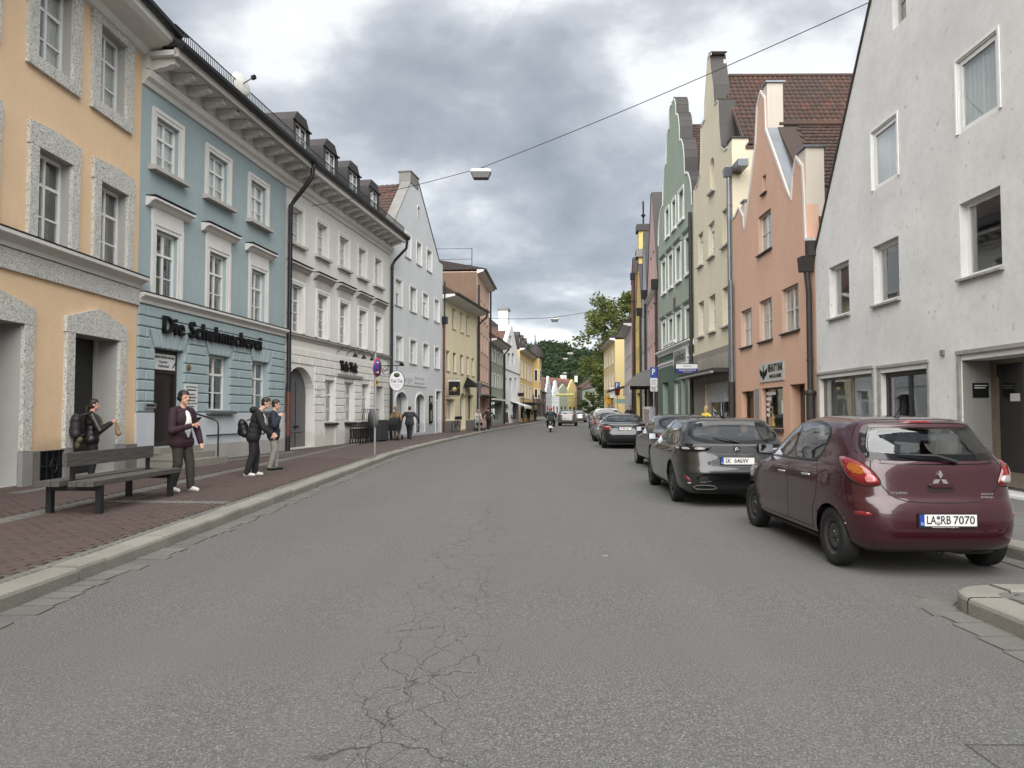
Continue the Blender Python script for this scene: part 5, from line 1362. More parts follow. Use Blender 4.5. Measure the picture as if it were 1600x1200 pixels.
m = MB(); m.box(u0 + 0.0, u0 + 0.012, 0.02, 0.6, 0.04, z1 - 0.01, GREYST); b.part(m, 'recess_lining')
m = MB(); m.box(u0 + 0.013, u0 + 0.022, 0.18, 0.46, 1.62, 1.88, BLACK); pl = b.part(m, 'name_plate')
for k in range(2): MB().box(u0 + 0.0225, u0 + 0.024, 0.21, 0.43 - 0.03 * k, 1.825 - 0.04 * k, 1.84 - 0.04 * k).build('print_line', WSIGN, pl)
m = MB(); m.box(u0 - 0.09, u0 - 0.003, -0.035, 0.01, 0.0, z1 + 0.1, ALUSILL); m.box(u0 - 0.1, u1 + 0.1, -0.05, 0.01, z1 + 0.101, z1 + 0.17, ALUSILL); b.part(m, 'door_surround')
m = MB(); u_, z_ = b.uz(1474, 551); m.box(u_ - 0.05, u_ + 0.05, -0.04, 0, z_ - 0.05, z_ + 0.05, GREYST); u_, z_ = b.uz(1478, 667); m.box(u_ - 0.13, u_ + 0.13, -0.015, 0.0, z_ - 0.1, z_ + 0.08, ALUSILL); b.part(m, 'wall_hatch')
m = MB(); m.box(b.W + 0.01, b.W + 30, 0.0, 11, -0.4, 7.6, WHR); b.part(m, 'added_reflection_wing'); m = MB(); m.prism([(-0.3, 7.61), (5.5, 11.5), (11, 7.61)], 'x', b.W + 0.01, b.W + 30, TILE_BROWN); b.part(m, 'added_wing_roof')  # unseen block behind the camera, added to darken reflections on the parked cars
for k in range(7): b.box('added_wing_window', simple('added_wing_glass', (0.03, 0.032, 0.035), 0.15, var=0), b.W + 2.2 + 3.8 * k, b.W + 3.6 + 3.8 * k, -0.03, 0.0, 4.2, 5.8)  # dark boxes on the unseen added block, there only for reflections
house_r1 = b
# ===== salmon house with stepped pinnacles (beauty salon)
SALM = plaster('salmon_plaster', (0.60, 0.39, 0.29), 0.10, 0.12, low=(0.57, 0.355, 0.25), lowz=3.2)
p0, p1 = rpx(1148.5), rpx(1277.0)
b = Bld('gabled_house', 'salmon coloured gabled house with white-edged pinnacles above the beauty salon', p0, p1, zbr(p0, p1), 10)
pg = [(1149, 335), (1155, 322), (1162, 337), (1162.5, 358), (1172, 290), (1180, 225), (1182.5, 167), (1188.7, 141), (1196, 152), (1197.5, 200), (1214, 246), (1230, 292), (1236, 309), (1237.5, 275), (1244, 243), (1255, 258), (1257.5, 300), (1260, 372)]
P = b.pts(pg)
P = [(0.02, P[0][1])] + P
top = P + [(b.W, P[-1][1] - 0.1)]
outl = [(0, -0.4), (b.W, -0.4)] + top[::-1]
kw = dict(d=0.11, rows=(0.5,), transom=None, frame=0.06, cross=0.05, bar=0.03, panes=True, sill=(0.08, 0.05, 0.08, DARKMETAL), mat=simple('light_frame', (0.60, 0.60, 0.58), 0.45, var=0.05))
def w5(x0, x1, yt, yb, **k2):
 k = dict(kw); k.update(k2); yr = (yt + yb) / 2
 return b.window(b.u(x0, yr), b.u(x1, yr), b.z(x0, yb), b.z(x0, yt), **k)
w5(1191.5, 1197, 276, 304, cols=1, rows=())
w5(1185, 1205, 340, 400, curtain=0.6)
w5(1158, 1174.5, 487, 544, curtain=0.95); w5(1186.5, 1206, 472, 535, curtain=0.95); w5(1222, 1248, 453, 522, curtain=0.95)
dr1 = (b.u(1159, 640), b.u(1178, 640), b.z(1160, 612)); sw_ = (b.u(1190, 640), b.u(1223.5, 640), b.z(1190, 668), b.z(1190, 607)); dr2 = (b.u(1234.5, 630), b.u(1258, 630), b.z(1235, 601))
b.hole(dr1[0], dr1[1], 0.05, dr1[2], 0.25); b.hole(sw_[0], sw_[1], sw_[2], sw_[3], 0.2); b.hole(dr2[0], dr2[1], 0.05, dr2[2], 0.3)
b.wall(outl, SALM, depth=0.35)
edge_trim(b, top[:4], 0.09, 0.03, WHITE_TRIM); edge_trim(b, top[3:13], 0.10, 0.03, WHITE_TRIM); edge_trim(b, top[12:], 0.10, 0.03, WHITE_TRIM)
CREAMT = plaster('cream_trim', (0.56, 0.52, 0.45), 0.1, 0.15)
for (ia, ib, wq, bz_) in ((8, 10, 0.34, P[10][1] - 0.5), (15, 17, 0.5, P[-1][1] - 1.6), (2, 3, 0.3, P[4][1] - 0.8)):
 u1_, zt_ = P[ib][0] + 0.015, P[ia][1] + 0.02; m = MB(); m.box(u1_ - wq, u1_, 0.03, 0.53, bz_, zt_, CREAMT); m.box(u1_ - wq - 0.05, u1_ + 0.05, -0.02, 0.6, zt_ + 0.001, zt_ + 0.06, ZINC); b.part(m, 'pinnacle')
m = MB(); A, E = P[10], P[13]
m.add([(A[0], 0.02, A[1] + .03), (A[0], 0.9, A[1] + .03), (E[0], 0.9, E[1] + .03), (E[0], 0.02, E[1] + .03)], [(0, 1, 2, 3)], ZINC); b.part(m, 'valley_sheet')
ur = (b.u(1149) + b.W) / 2; zr = b.z(1215, 189, 0.0) + 0.15; ze = b.z(1262, 385)
rf2 = gable_body(b, 0.0, b.W, ze, ur, zr, 0.35, 11, SALM, TILE_OLD, 0.02)
sv = Vector((ur - b.W, zr - ze))
def keyr2(q): return (abs(q[1] * 0.2 - 3.0)) + 0.0 * q[0]
tile_field(rf2, (b.W, 0.9, ze + 0.14), (0, 1, 0), (sv.x, 0, sv.y), 44, int(sv.length / 0.19), 0.19, 0.19, TILE_OLD, 0, True, stagger=True, curve=0.02)
m = MB(); m.tube([(ur, 0.4, zr + 0.16), (ur, 11, zr + 0.16)], 0.09, 8, TILE_OLD); b.part(m, 'ridge_tiles')
# doors, shop window, sign
OLDW = simple('carved_brown_wood', (0.11, 0.06, 0.03), 0.5, var=0.45, scale=14, bump=0.6, bscale=20)
m = MB(); m.box(dr1[0], dr1[1], 0.25, 0.3, 0.05, dr1[2], OLDW); m.box(dr1[0], dr1[0] + .12, 0.18, 0.25, 0.05, dr1[2], WOODD); m.box(dr1[0], dr1[1], 0.18, 0.25, dr1[2] - .15, dr1[2], WOODD)
b.part(m, 'door')
o = shop_glass(b, sw_[0], sw_[1], sw_[2], sw_[3], 0.14, 0.05, DARK_FRAME)
m = MB(); n_ = 30
pts = [(sw_[0] + 0.75 + 0.7 * k / n_, 0.45 + 0.05 * math.sin(k * 1.4)) for k in range(n_ + 1)]
m.add([(x, y, sw_[2] + .2) for x, y in pts] + [(x, y, sw_[3] - .1) for x, y in pts], [(i, i + 1, n_ + 2 + i, n_ + 1 + i) for i in range(n_)], simple('green_grey_drape', (0.26, 0.30, 0.27), 0.9), True); m.build('curtain', None, o, fix=False)
m = MB(); Hs = sw_[3] - sw_[2]
for k, wv in enumerate((0.85, 0.45, 0.32, 0.3, 0.3)): m.box(sw_[0] + 0.08, sw_[0] + 0.08 + wv, 0.136, 0.139, sw_[3] - 0.22 - 0.17 * k, sw_[3] - 0.12 - 0.17 * k, WSIGN)
m.box(sw_[1] - 0.5, sw_[1] - 0.36, 0.136, 0.139, sw_[2] + 0.45, sw_[2] + 0.85, WSIGN); m.box(sw_[1] - 0.33, sw_[1] - 0.08, 0.136, 0.139, sw_[2] + 0.7, sw_[2] + 0.85, WSIGN); m.box(sw_[1] - 0.33, sw_[1] - 0.08, 0.136, 0.139, sw_[2] + 0.48, sw_[2] + 0.62, WSIGN); m.build('price_stickers', WSIGN, o)
m = MB(); m.box(dr2[0], dr2[1], 0.3, 0.34, 0.05, dr2[2], simple('dark_door_glass', (0.02, 0.02, 0.02), 0.12)); m.box(dr2[0] + .3, dr2[0] + .4, 0.26, 0.31, 0.05, dr2[2], DARK_FRAME)
for k in range(5): m.box(dr2[0] + 0.6, dr2[0] + 0.95, 0.29, 0.299, 1.3 - 0.14 * k, 1.38 - 0.14 * k, WSIGN)
b.part(m, 'door')
b.box('sill', DARKMETAL, sw_[0] - 0.1, sw_[1] + 0.05, -0.12, 0.0, sw_[2] - 0.1, sw_[2] - 0.002)
um, zm = b.uz(1184, 640); b.box('intercom_panel', STEEL, um - 0.22, um + 0.22, -0.03, -0.002, 1.0, 2.1)
s0 = b.uz(1187.5, 584); s1_ = b.uz(1226, 577); Wg = s1_[0] - s0[0]; zg_ = (s0[1] + s1_[1]) / 2
m = MB().box(0, Wg, -0.03, 0, -0.3, 0.3, simple('silver_sign', (0.42, 0.42, 0.39), 0.4)); sg = b.part(m, 'sign_board'); sg.location = (s0[0], -0.004, zg_)
text('BEAUTY BAR', 0.3, BLACK, sg, (Wg * 0.68, -0.034, 0.10), width=Wg * 0.56, height=0.24, extrude=0.004, offset=0.006); text('NAILS & LASHES', 0.2, BLACK, sg, (Wg * 0.68, -0.034, -0.15), width=Wg * 0.46, height=0.11, extrude=0.004, offset=0.004)
m = MB(); cx_ = Wg * 0.2
for s_ in (-1, 1): m.prism([(cx_ + s_ * 0.03, 0.0), (cx_ + s_ * 0.36, 0.14), (cx_ + s_ * 0.34, 0.0), (cx_ + s_ * 0.26, -0.1), (cx_ + s_ * 0.08, -0.14)], 'y', -0.036, -0.031, BLACK)
m.lathe([(0.0, -0.036), (0.12, -0.036), (0.12, -0.031)], 16, BLACK, c=(cx_, 0, -0.1), axis='y'); m.prism([(cx_ - 0.06, 0.0), (cx_ + 0.06, 0.0), (cx_ + 0.03, 0.2), (cx_, 0.25), (cx_ - 0.03, 0.2)], 'y', -0.0362, -0.0312, BLACK); m.build('winged_emblem', BLACK, sg)
# big rain head and pipe on the boundary to the white house
uu = b.W - 0.12
m = MB(); zt_ = b.z(1264, 405); m.prism([(uu - 0.17, zt_), (uu + 0.17, zt_), (uu + 0.09, zt_ - 0.4), (uu - 0.09, zt_ - 0.4)], 'y', -0.36, -0.03, DARKMETAL); m.box(uu - 0.02, uu + 0.2, -0.2, 0.1, zt_, zt_ + 0.4, DARKMETAL); b.part(m, 'rain_head')
b.pipe([(uu, -0.18, zt_ - 0.35), (uu + 0.03, -0.16, zt_ - 0.7), (uu + 0.03, -0.14, zt_ - 0.9), (uu + 0.03, -0.14, 1.9)], 0.075, DARKMETAL)
m = MB(); m.tube([(uu + .03, -0.14, 0), (uu + .03, -0.14, 1.9)], 0.11, 12, DARKMETAL); m.lathe([(0.13, -0.06), (0.15, 0), (0.12, 0.06)], 12, DARKMETAL, c=(uu + .03, -0.14, 1.85)); b.part(m, 'pipe_guard')
# ===== cream house with curved gable
CRM = plaster('cream_yellow_plaster', (0.62, 0.565, 0.43), 0.10, 0.14)
p0, p1 = rpx(1086), rpx(1148.3)
b = Bld('gabled_house', 'cream yellow house with curved baroque gable and big red tiled roof', p0, p1, zbr(p0, p1), 12)
lp = [(1086.5, 293), (1090, 287), (1093.7, 272), (1095, 240), (1095.5, 200), (1097, 194), (1101, 187), (1101.7, 157), (1103.7, 130), (1105, 110), (1106, 93), (1108, 85), (1112, 82)]
P = b.pts(lp); uA = b.W * 0.495
rp = [(2 * uA - u_, z_) for u_, z_ in P[::-1]]
rp = [q for q in rp if q[0] > uA]
top = P + rp
outl = [(0, -0.4), (b.W, -0.4), (b.W, top[-1][1] - 0.02)] + top[::-1] + [(0, top[0][1] - 0.02)]
# keep it simple: clean duplicates
ol = []
for q in outl:
 if not ol or (abs(q[0] - ol[-1][0]) + abs(q[1] - ol[-1][1])) > 0.01: ol.append(q)
BRF = simple('brown_frame', (0.09, 0.065, 0.045), 0.5, var=0.2)
kw = dict(d=0.16, rows=(0.35, 0.68), transom=0, frame=0.06, cross=0.05, bar=0.03, panes=True, sill=(0.08, 0.07, 0.12, STONE_TRIM), mat=WHITE_FRAME)
def w6(x0, x1, yt, yb, **k2):
 k = dict(kw); k.update(k2); yr = (yt + yb) / 2; return b.window(b.u(x0, yr), b.u(x1, yr), b.z(x0, yb), b.z(x0, yt), **k)
z3 = (b.z(1107, 405), b.z(1107, 352)); z2 = (b.z(1108, 520), b.z(1108, 464))
for (a, e), yr in zip(((1091, 1098.7), (1107, 1116.5), (1128.5, 1140)), (395, 380, 360)): b.window(b.u(a, yr), b.u(e, yr), z3[0], z3[1], **dict(kw, blind=0.22, curtain=0.5))
for (a, e), yr in zip(((1091.5, 1100), (1108, 1118), (1129, 1141)), (505, 492, 480)): b.window(b.u(a, yr), b.u(e, yr), z2[0], z2[1], **dict(kw, curtain=0.5))
aw = (b.u(1109.5, 275), b.u(1116, 275), b.z(1110, 302), b.z(1112, 247)); b.hole(aw[0], aw[1], aw[2], aw[3], 0.2, arch=0.3)
SB = b.z(1142, 538); ss = (b.u(1102, 630), b.u(1141, 630), 0.6, b.z(1103, 601)); b.hole(ss[0], ss[1], ss[2], ss[3], 0.2)
b.wall(ol, CRM, depth=0.5)
edge_trim(b, P, 0.09, 0.03, CREAMT); edge_trim(b, rp, 0.09, 0.03, CREAMT)
coping(b, rp, 0.02, 0.62, DARKMETAL, 0.05); coping(b, P, 0.02, 0.62, DARKMETAL, 0.05)
m = MB(); m.box(uA - 0.35, uA + 0.35, 0.5, 0.6, P[9][1] - 1.0, P[-1][1] - 0.25, CRM); b.part(m, 'gable_top')
zs_ = b.z(1143, 216); m = MB(); m.box(b.W - 0.55, b.W - 0.02, 0.02, 0.62, top[-1][1] - 1.2, zs_, CRM); m.box(b.W - 0.6, b.W + 0.03, -0.02, 0.68, zs_ + 0.001, zs_ + 0.06, DARKMETAL); b.part(m, 'gable_shoulder')
m = MB(); m.box(aw[0], aw[1], 0.2, 0.24, aw[2], aw[3], CREAMT); b.part(m, 'niche_back'); b.box('sill', STONE_TRIM, aw[0] - 0.12, aw[1] + 0.12, -0.14, 0, aw[2] - 0.1, aw[2] - 0.002)
zr = at_depth(1150, 118, p1[1] + (p0[1] - p1[1]) * 0.5).z - b.zb - 0.2; ze = top[0][1] - 0.3
rf3 = gable_body(b, 0.0, b.W, ze, uA, zr, 0.5, 12, CRM, TILE_OLD, 0.02)
sv = Vector((uA - b.W, zr - ze)); nr = int(sv.length / 0.29)
tile_field(rf3, (b.W, 0.56, ze + 0.14), (0, 1, 0), (sv.x, 0, sv.y), 52, nr, 0.2, 0.29, TILE_OLD, 290, key=lambda q: (nr - q[0]) * 0.29 * 1.2 + abs(q[1] * 0.2 - 2.5) * 0.5, curve=0.045)
m = MB(); m.tube([(uA, 0.8, zr + 0.18), (uA, 12, zr + 0.18)], 0.1, 8, TILE_OLD); b.part(m, 'ridge_tiles')
# weathered stone shop front with awning box
OLDST = plaster('old_shop_cement', (0.255, 0.235, 0.20), 0.25, 0.3)
m = MB(); m.box(0, ss[0], -0.06, 0.0, -0.3, SB, OLDST); m.box(ss[1], b.W, -0.06, 0.0, -0.3, SB, OLDST); m.box(ss[0], ss[1], -0.061, 0.0, ss[3], SB, OLDST); m.box(ss[0], ss[1], -0.061, 0.0, -0.3, ss[2], OLDST)
m.box(0.9, b.W - 0.6, -0.075, -0.062, SB - 1.2, SB - 0.25, plaster('faded_sign_field', (0.32, 0.30, 0.26), 0.3, 0.4)); b.part(m, 'shop_front')
m = MB(); m.box(0.1, b.W - 0.1, -0.75, -0.06, ss[3] + 0.32, ss[3] + 0.47, DARKMETAL); m.box(0.1, b.W - 0.1, -0.85, -0.75, ss[3] + 0.28, ss[3] + 0.36, STEEL); b.part(m, 'awning_box')
o = shop_glass(b, ss[0], ss[1], ss[2], ss[3], 0.1, 0.08, GREY_FRAME, (), simple('shop_room', (0.07, 0.075, 0.085), 0.7, var=0.5, scale=2))
m = MB(); Wz = ss[1] - ss[0]
m.box(ss[0] + .1, ss[1] - .1, 0.092, 0.097, ss[3] - 0.75, ss[3] - 0.1, simple('poster_grey', (0.42, 0.42, 0.43), 0.6, var=0.2, scale=8)); q_ = m.build('poster', None, o)
for k, (tx, xx) in enumerate((('LYCA', 0.86),)): text(tx, 0.2, simple('navy_ink', (0.03, 0.035, 0.09), 0.5), q_, (ss[0] + Wz * xx, 0.09, ss[3] - 0.45), width=Wz * 0.16, height=0.28, extrude=0.001)
m = MB(); uc, zc = ss[0] + Wz * 0.68, ss[2] + 0.9; m.tube([(uc + 0.35 * math.cos(a), 0.093, zc + 0.65 * math.sin(a)) for a in [R(20 + 320 * k / 20) for k in range(21)]], 0.03, 5, simple('blue_white_print', (0.35, 0.4, 0.5), 0.5)); m.build('window_decal', None, o)
b.pipe([(b.W - 0.02, -0.13, b.z(1146, 275)), (b.W - 0.02, -0.13, 2.4)], 0.075, ZINC); b.pipe([(b.W + 0.12, -0.13, b.z(1146, 440)), (b.W + 0.12, -0.13, 2.4)], 0.065, ZINC)
m = MB(); zt_ = b.z(1144, 268); m.prism([(b.W - 0.2, zt_ + 0.12), (b.W + 0.16, zt_ + 0.12), (b.W + 0.07, zt_ - 0.2), (b.W - 0.11, zt_ - 0.2)], 'y', -0.3, -0.02, ZINC); m.box(b.W - 0.3, b.W + 0.8, -0.02, 0.35, zt_ - 0.05, zt_ + 0.2, ZINC); b.part(m, 'rain_head')
m = MB(); m.tube([(b.W + .05, -0.13, 0), (b.W + .05, -0.13, 2.4)], 0.12, 10, DARKMETAL); b.part(m, 'pipe_guard')
# ===== green house with scrolled gable
GRN = plaster('sage_green_plaster', (0.285, 0.335, 0.275), 0.10, 0.12)
GRND = plaster('dark_green_plaster', (0.10, 0.145, 0.115), 0.12, 0.12)
p0, p1 = rpx(1030.5), rpx(1085.5)
b = Bld('gabled_house', 'sage green house with scrolled gable and rows of white windows', p0, p1, zbr(p0, p1), 12)
uA = b.W * 0.5
def scroll(u0, z0, u1, z1):  # one convex scroll step, from outer/lower to inner/upper
 n_ = 6; return [(u0 + (u1 - u0) * (1 - math.cos(math.pi / 2 * k / n_)), z0 + (z1 - z0) * math.sin(math.pi / 2 * k / n_)) for k in range(n_ + 1)]
zE = b.z(1084.5, 318); zT = b.z(1056, 147)
hs = [zE, zE + (zT - zE) * 0.30, zE + (zT - zE) * 0.60, zE + (zT - zE) * 0.84, zT]
us = [0.02, b.W * 0.17, b.W * 0.29, b.W * 0.385, b.W * 0.47]
Lp = []
for k in range(4):
 Lp += [(us[k], hs[k])] if k == 0 else []
 Lp += scroll(us[k] + 0.02, hs[k] + 0.25, us[k + 1], hs[k + 1])
Rp = [(b.W - u_, z_) for u_, z_ in Lp[::-1]]
ol = [(0, -0.4), (b.W, -0.4), (b.W, zE - 0.02)] + Rp[::-1] + Lp[::-1] + [(0, zE - 0.02)]
clean = []
for q in ol:
 if not clean or (abs(q[0] - clean[-1][0]) + abs(q[1] - clean[-1][1])) > 0.012: clean.append(q)
kw = dict(d=0.13, rows=(0.35, 0.68), transom=0, frame=0.055, cross=0.05, bar=0.03, panes=False, sill=(0.14, 0.16, 0.1, sur[2]), surround=(0.13, 0.03, sur[2]))
for cols_, zz_, yr in (([(1040.5, 1045.5), (1051, 1056), (1061.5, 1068.5)], rowz(b, 1062, 302, 346), 330), ([(1035, 1040), (1045.5, 1051), (1057, 1064), (1072, 1080)], rowz(b, 1072, 374, 428), 410), ([(1035.5, 1040.5), (1046, 1051.5), (1057.5, 1064.5), (1072.5, 1081)], rowz(b, 1072, 484, 532), 510)):
 top_row = len(cols_) == 3
 for a, e in cols_: b.window(b.u(a, yr), b.u(e, yr), zz_[0], zz_[1], **dict(kw, hood=None if top_row else (0.22, 0.2, 0.1, 0.14, GRN)))
LZ = b.z(1084, 533)
ds = [(b.u(1036, 640), b.u(1045, 640), 0.1, b.z(1037, 598)), (b.u(1054, 640), b.u(1064, 640), 0.3, b.z(1055, 596)), (b.u(1064.6, 640), b.u(1072, 640), 0.05, b.z(1065, 592)), (b.u(1075, 640), b.u(1083, 640), 0.3, b.z(1076, 590))]
for q in ds: b.hole(q[0], q[1], q[2], q[3], 0.3)
b.wall(clean, GRN, depth=0.5)
edge_trim(b, Lp, 0.1, 0.04, sur[2]); edge_trim(b, Rp, 0.1, 0.04, sur[2]); coping(b, Rp, 0.02, 0.6, DARKMETAL, 0.05); coping(b, Lp, 0.02, 0.6, DARKMETAL, 0.05)
b.ledge(LZ - 0.15, 0.28, 0.25, sur[2]); b.ledge(b.z(1084, 560), 0.2, 0.12, sur[2], cap=False)
m = MB(); m.box(0, b.W, -0.02, -0.001, b.z(1084, 559) + 0.3, LZ - 0.16, GRND)
x_ = 0.0
for q in sorted(ds): m.box(x_, q[0], -0.03, -0.001, -0.3, b.z(1084, 562), GRND); m.box(q[0], q[1], -0.031, -0.001, q[3], b.z(1084, 562), GRND); m.box(q[0], q[1], -0.031, -0.001, -0.3, q[2], GRND); x_ = q[1]
m.box(x_, b.W, -0.03, -0.001, -0.3, b.z(1084, 562), GRND); b.part(m, 'shop_front')
b.box('door', simple('deep_green_door', (0.02, 0.045, 0.03), 0.5), ds[0][0], ds[0][1], 0.28, 0.32, 0.1, ds[0][3]); b.box('door', INTERIOR, ds[2][0], ds[2][1], 0.28, 0.32, 0.05, ds[2][3])
shop_glass(b, ds[1][0], ds[1][1], ds[1][2], ds[1][3], 0.1, 0.05, WHITE_FRAME, (), BLIND); shop_glass(b, ds[3][0], ds[3][1], ds[3][2], ds[3][3], 0.1, 0.05, GREY_FRAME)
s0, s1_ = b.uz(1056, 562), b.uz(1077, 552); m = MB().box(0, s1_[0] - s0[0], -0.1, 0, -0.42, 0.42, WSIGN); sg = b.part(m, 'sign_board'); sg.location = (s0[0], -0.03, (s0[1] + s1_[1]) / 2); m = MB().box(0.15, s1_[0] - s0[0] - 0.15, -0.106, -0.101, -0.3, 0.3, simple('sign_grey', (0.25, 0.25, 0.25), 0.5)); m.build('sign_face', None, sg); text('unikat', 0.4, BLACK, sg, ((s1_[0] - s0[0]) / 2, -0.11, 0), width=(s1_[0] - s0[0]) * 0.75, height=0.42, extrude=0.003)
b.box('sign_lamp', WHITE_TRIM, s0[0] - 0.3, s1_[0] - 0.6, -0.6, -0.5, (s0[1] + s1_[1]) / 2 + 0.62, (s0[1] + s1_[1]) / 2 + 0.75)
b.box('wall_niche', simple('terracotta', (0.12, 0.05, 0.035), 0.7), b.u(1052.5, 470), b.u(1055.5, 470), -0.02, -0.002, b.z(1053, 483), b.z(1053, 466))
rf4b = gable_body(b, 0.0, b.W, zE - 0.4, uA, b.z(1070, 163), 0.5, 12, GRN, TILE_RED, 0.02)
sv = Vector((uA - b.W, b.z(1070, 163) - zE + 0.4)); tile_field(rf4b, (b.W, 0.56, zE - 0.26), (0, 1, 0), (sv.x, 0, sv.y), 40, int(sv.length / 0.22), 0.22, 0.22, TILE_RED, 0, True, stagger=True, curve=0.02)
b.pipe([(b.W - 0.02, -0.13, b.z(1084, 330)), (b.W - 0.02, -0.13, 0)], 0.08, DARKMETAL)
# ===== the row beyond: pink, blue-grey, yellow with finial, brown, grey-white
def far_gable(name, label, pxa, pxb, wallmat, ev, ap, roofmat, rows_z, ncol, wmat=WHITE_FRAME, coping_m=DARKMETAL, shop=True, D=10, surr=None):
 p0, p1 = rpx(pxa), rpx(pxb)
 b = Bld(name, label, p0, p1, zbr(p0, p1), D); W = b.W
 for (z0, z1) in rows_z:
  if z1 > ev - 0.2:
   n_ = max(1, ncol - 2)
  else: n_ = ncol
  for k in range(n_):
   uc = W * (k + 0.5) / ncol + (W * (ncol - n_) / ncol / 2)
   b.window(uc - 0.42, uc + 0.42, z0, z1, d=0.14, rows=(0.5,), transom=None, frame=0.055, cross=0.05, panes=False, mat=wmat, surround=surr)
 if shop: b.hole(W * 0.12, W * 0.88, 0.4, 2.7, 0.25)
 b.wall([(0, -0.4), (W, -0.4), (W, ev), (W / 2 + 0.3, ap), (W / 2 - 0.3, ap), (0, ev)], wallmat, depth=0.4)
 coping(b, [(0, ev), (W / 2 - 0.3, ap), (W / 2 + 0.3, ap), (W, ev)], 0.0, 0.8, coping_m, 0.06)
 gable_body(b, 0, W, ev - 0.3, W / 2, ap - 0.5, 0.4, D, wallmat, roofmat, 0.02)
 if shop: shop_glass(b, W * 0.12, W * 0.88, 0.4, 2.7, 0.2, 0.07, GREY_FRAME, (0.33, 0.66))
 b.pipe([(W - 0.1, -0.13, ev - 0.1), (W - 0.1, -0.13, 0)], 0.08, DARKMETAL); m = MB(); m.prism([(W - 0.35, ev + 0.1), (W + 0.15, ev + 0.1), (W + 0.0, ev - 0.45), (W - 0.2, ev - 0.45)], 'y', -0.4, -0.02, DARKMETAL); b.part(m, 'rain_head')
 return b
DPINK = plaster('dusty_pink_plaster', (0.48, 0.34, 0.32), 0.1, 0.1)
b = far_gable('gabled_house', 'dusty pink gabled house beside the sage green house', 1012.5, 1030.2, DPINK, 8.6, 14.6, ROOFDK, [(3.9, 5.4), (6.3, 7.8), (9.2, 10.9)], 4)
b.ledge(8.3, 0.2, 0.2, WHITE_TRIM)
# vaulted awning
m = MB(); n_ = 8; W = b.W
pr = [(-1.6 * math.sin(R(90) * k / n_), 2.75 + 1.0 * math.cos(R(90) * k / n_)) for k in range(n_ + 1)]
for (a, e) in zip(pr, pr[1:]): m.add([(0.3, a[0], a[1]), (W - 0.6, a[0], a[1]), (W - 0.6, e[0], e[1]), (0.3, e[0], e[1])], [(0, 1, 2, 3)], simple('grey_canvas', (0.16, 0.155, 0.15), 0.9))
m.add([(0.3, 0, 2.75)] + [(0.3, a[0], a[1]) for a in pr], [tuple(range(n_ + 2))], MAT['grey_canvas']); m.add([(W - 0.6, 0, 2.75)] + [(W - 0.6, a[0], a[1]) for a in pr], [tuple(range(n_ + 2))], MAT['grey_canvas']); m.box(0.3, W - 0.6, -1.62, -1.58, 2.35, 2.78, simple('pale_canvas', (0.35, 0.34, 0.32), 0.9)); b.part(m, 'awning', fix=False)
far_gable('gabled_house', 'narrow blue-grey gabled house past the dusty pink one', 1004.5, 1012.4, plaster('blue_grey_plaster', (0.33, 0.36, 0.41), 0.1, 0.1), 9.2, 13.6, ROOFDK, [(3.9, 5.5), (6.5, 8.0)], 3)
b = far_gable('gabled_house', 'yellow gabled house topped by a lantern turret and iron finial', 994.0, 1004.4, plaster('lemon_plaster', (0.55, 0.44, 0.17), 0.1, 0.1), 8.6, 12.6, ROOFDK, [(3.9, 5.5), (6.3, 7.8)], 4)
m = MB(); W = b.W; m.box(W / 2 - 0.45, W / 2 + 0.45, 0.0, 0.9, 12.0, 15.0, MAT['lemon_plaster']); m.box(W / 2 - 0.65, W / 2 + 0.65, -0.2, 1.1, 13.0, 13.6, GREYST); m.box(W / 2 - 0.6, W / 2 + 0.6, -0.15, 1.05, 15.001, 15.5, DARKMETAL); m.tube([(W / 2, 0.4, 15.4), (W / 2, 0.4, 17.4)], 0.06, 6, BLACK); m.lathe([(0.0, 0.2), (0.2, 0), (0, -0.2)], 8, BLACK, c=(W / 2, 0.4, 16.3)); m.box(W / 2 - 0.35, W / 2 + 0.35, 0.36, 0.44, 16.9, 17.0, BLACK); b.part(m, 'turret')
b = far_gable('gabled_house', 'narrow rust brown gabled house in the right-hand row', 987.5, 993.9, plaster('rust_brown_plaster', (0.24, 0.11, 0.075), 0.15, 0.1), 12.4, 14.2, ROOFDK, [(3.9, 5.5), (6.5, 8.0), (9.3, 10.8)], 2, shop=True)
m = MB(); m.prism([(-2.2, 2.9), (-0.0, 3.5), (0.0, 3.62), (-2.2, 3.0)], 'x', 0, b.W, DARKMETAL); b.part(m, 'awning')
p0, p1 = rpx(976), rpx(987.3); b = simple_house('town_house', 'grey-white house with dark eaves in the right-hand row', p0, p1, 8.9, plaster('grey_white_plaster', (0.46, 0.44, 0.43), 0.1, 0.1), (0.5,), [[(0.6 + 1.9 * k, 1.6 + 1.9 * k) for k in range(int(((Vector(p1) - Vector(p0)).length - 0.6) / 1.9))]] * 2, [(3.9, 5.4), (6.4, 7.9)], over=0.7, roofmat=ROOFDK, roof_h=3.0, zb=zbr(p0, p1))
# yellow house standing forward at the bend
q0 = (11.75, 92.0); q1 = (11.4, 79.5)
b = simple_house('town_house', 'sunny yellow house standing forward at the bend under the big tree', q0, q1, 9.2, plaster('sunny_yellow_plaster', (0.58, 0.46, 0.24), 0.08, 0.08), (0.5,), [[(1.2 + 2.9 * k, 2.2 + 2.9 * k) for k in range(4)]] * 2, [(3.9, 5.4), (6.6, 8.1)], over=0.6, roofmat=ROOFDK, roof_h=2.6, zb=zbr(q0, q1), shops=[(1.0, 11.0, 0.3, 2.8, 0)], surround=(0.12, 0.02, sur[2]))
shop_glass(b, 1.0, 11.0, 0.3, 2.8, 0.2, 0.12, OCHRE, (0.15, 0.3, 0.45, 0.6, 0.75, 0.9))
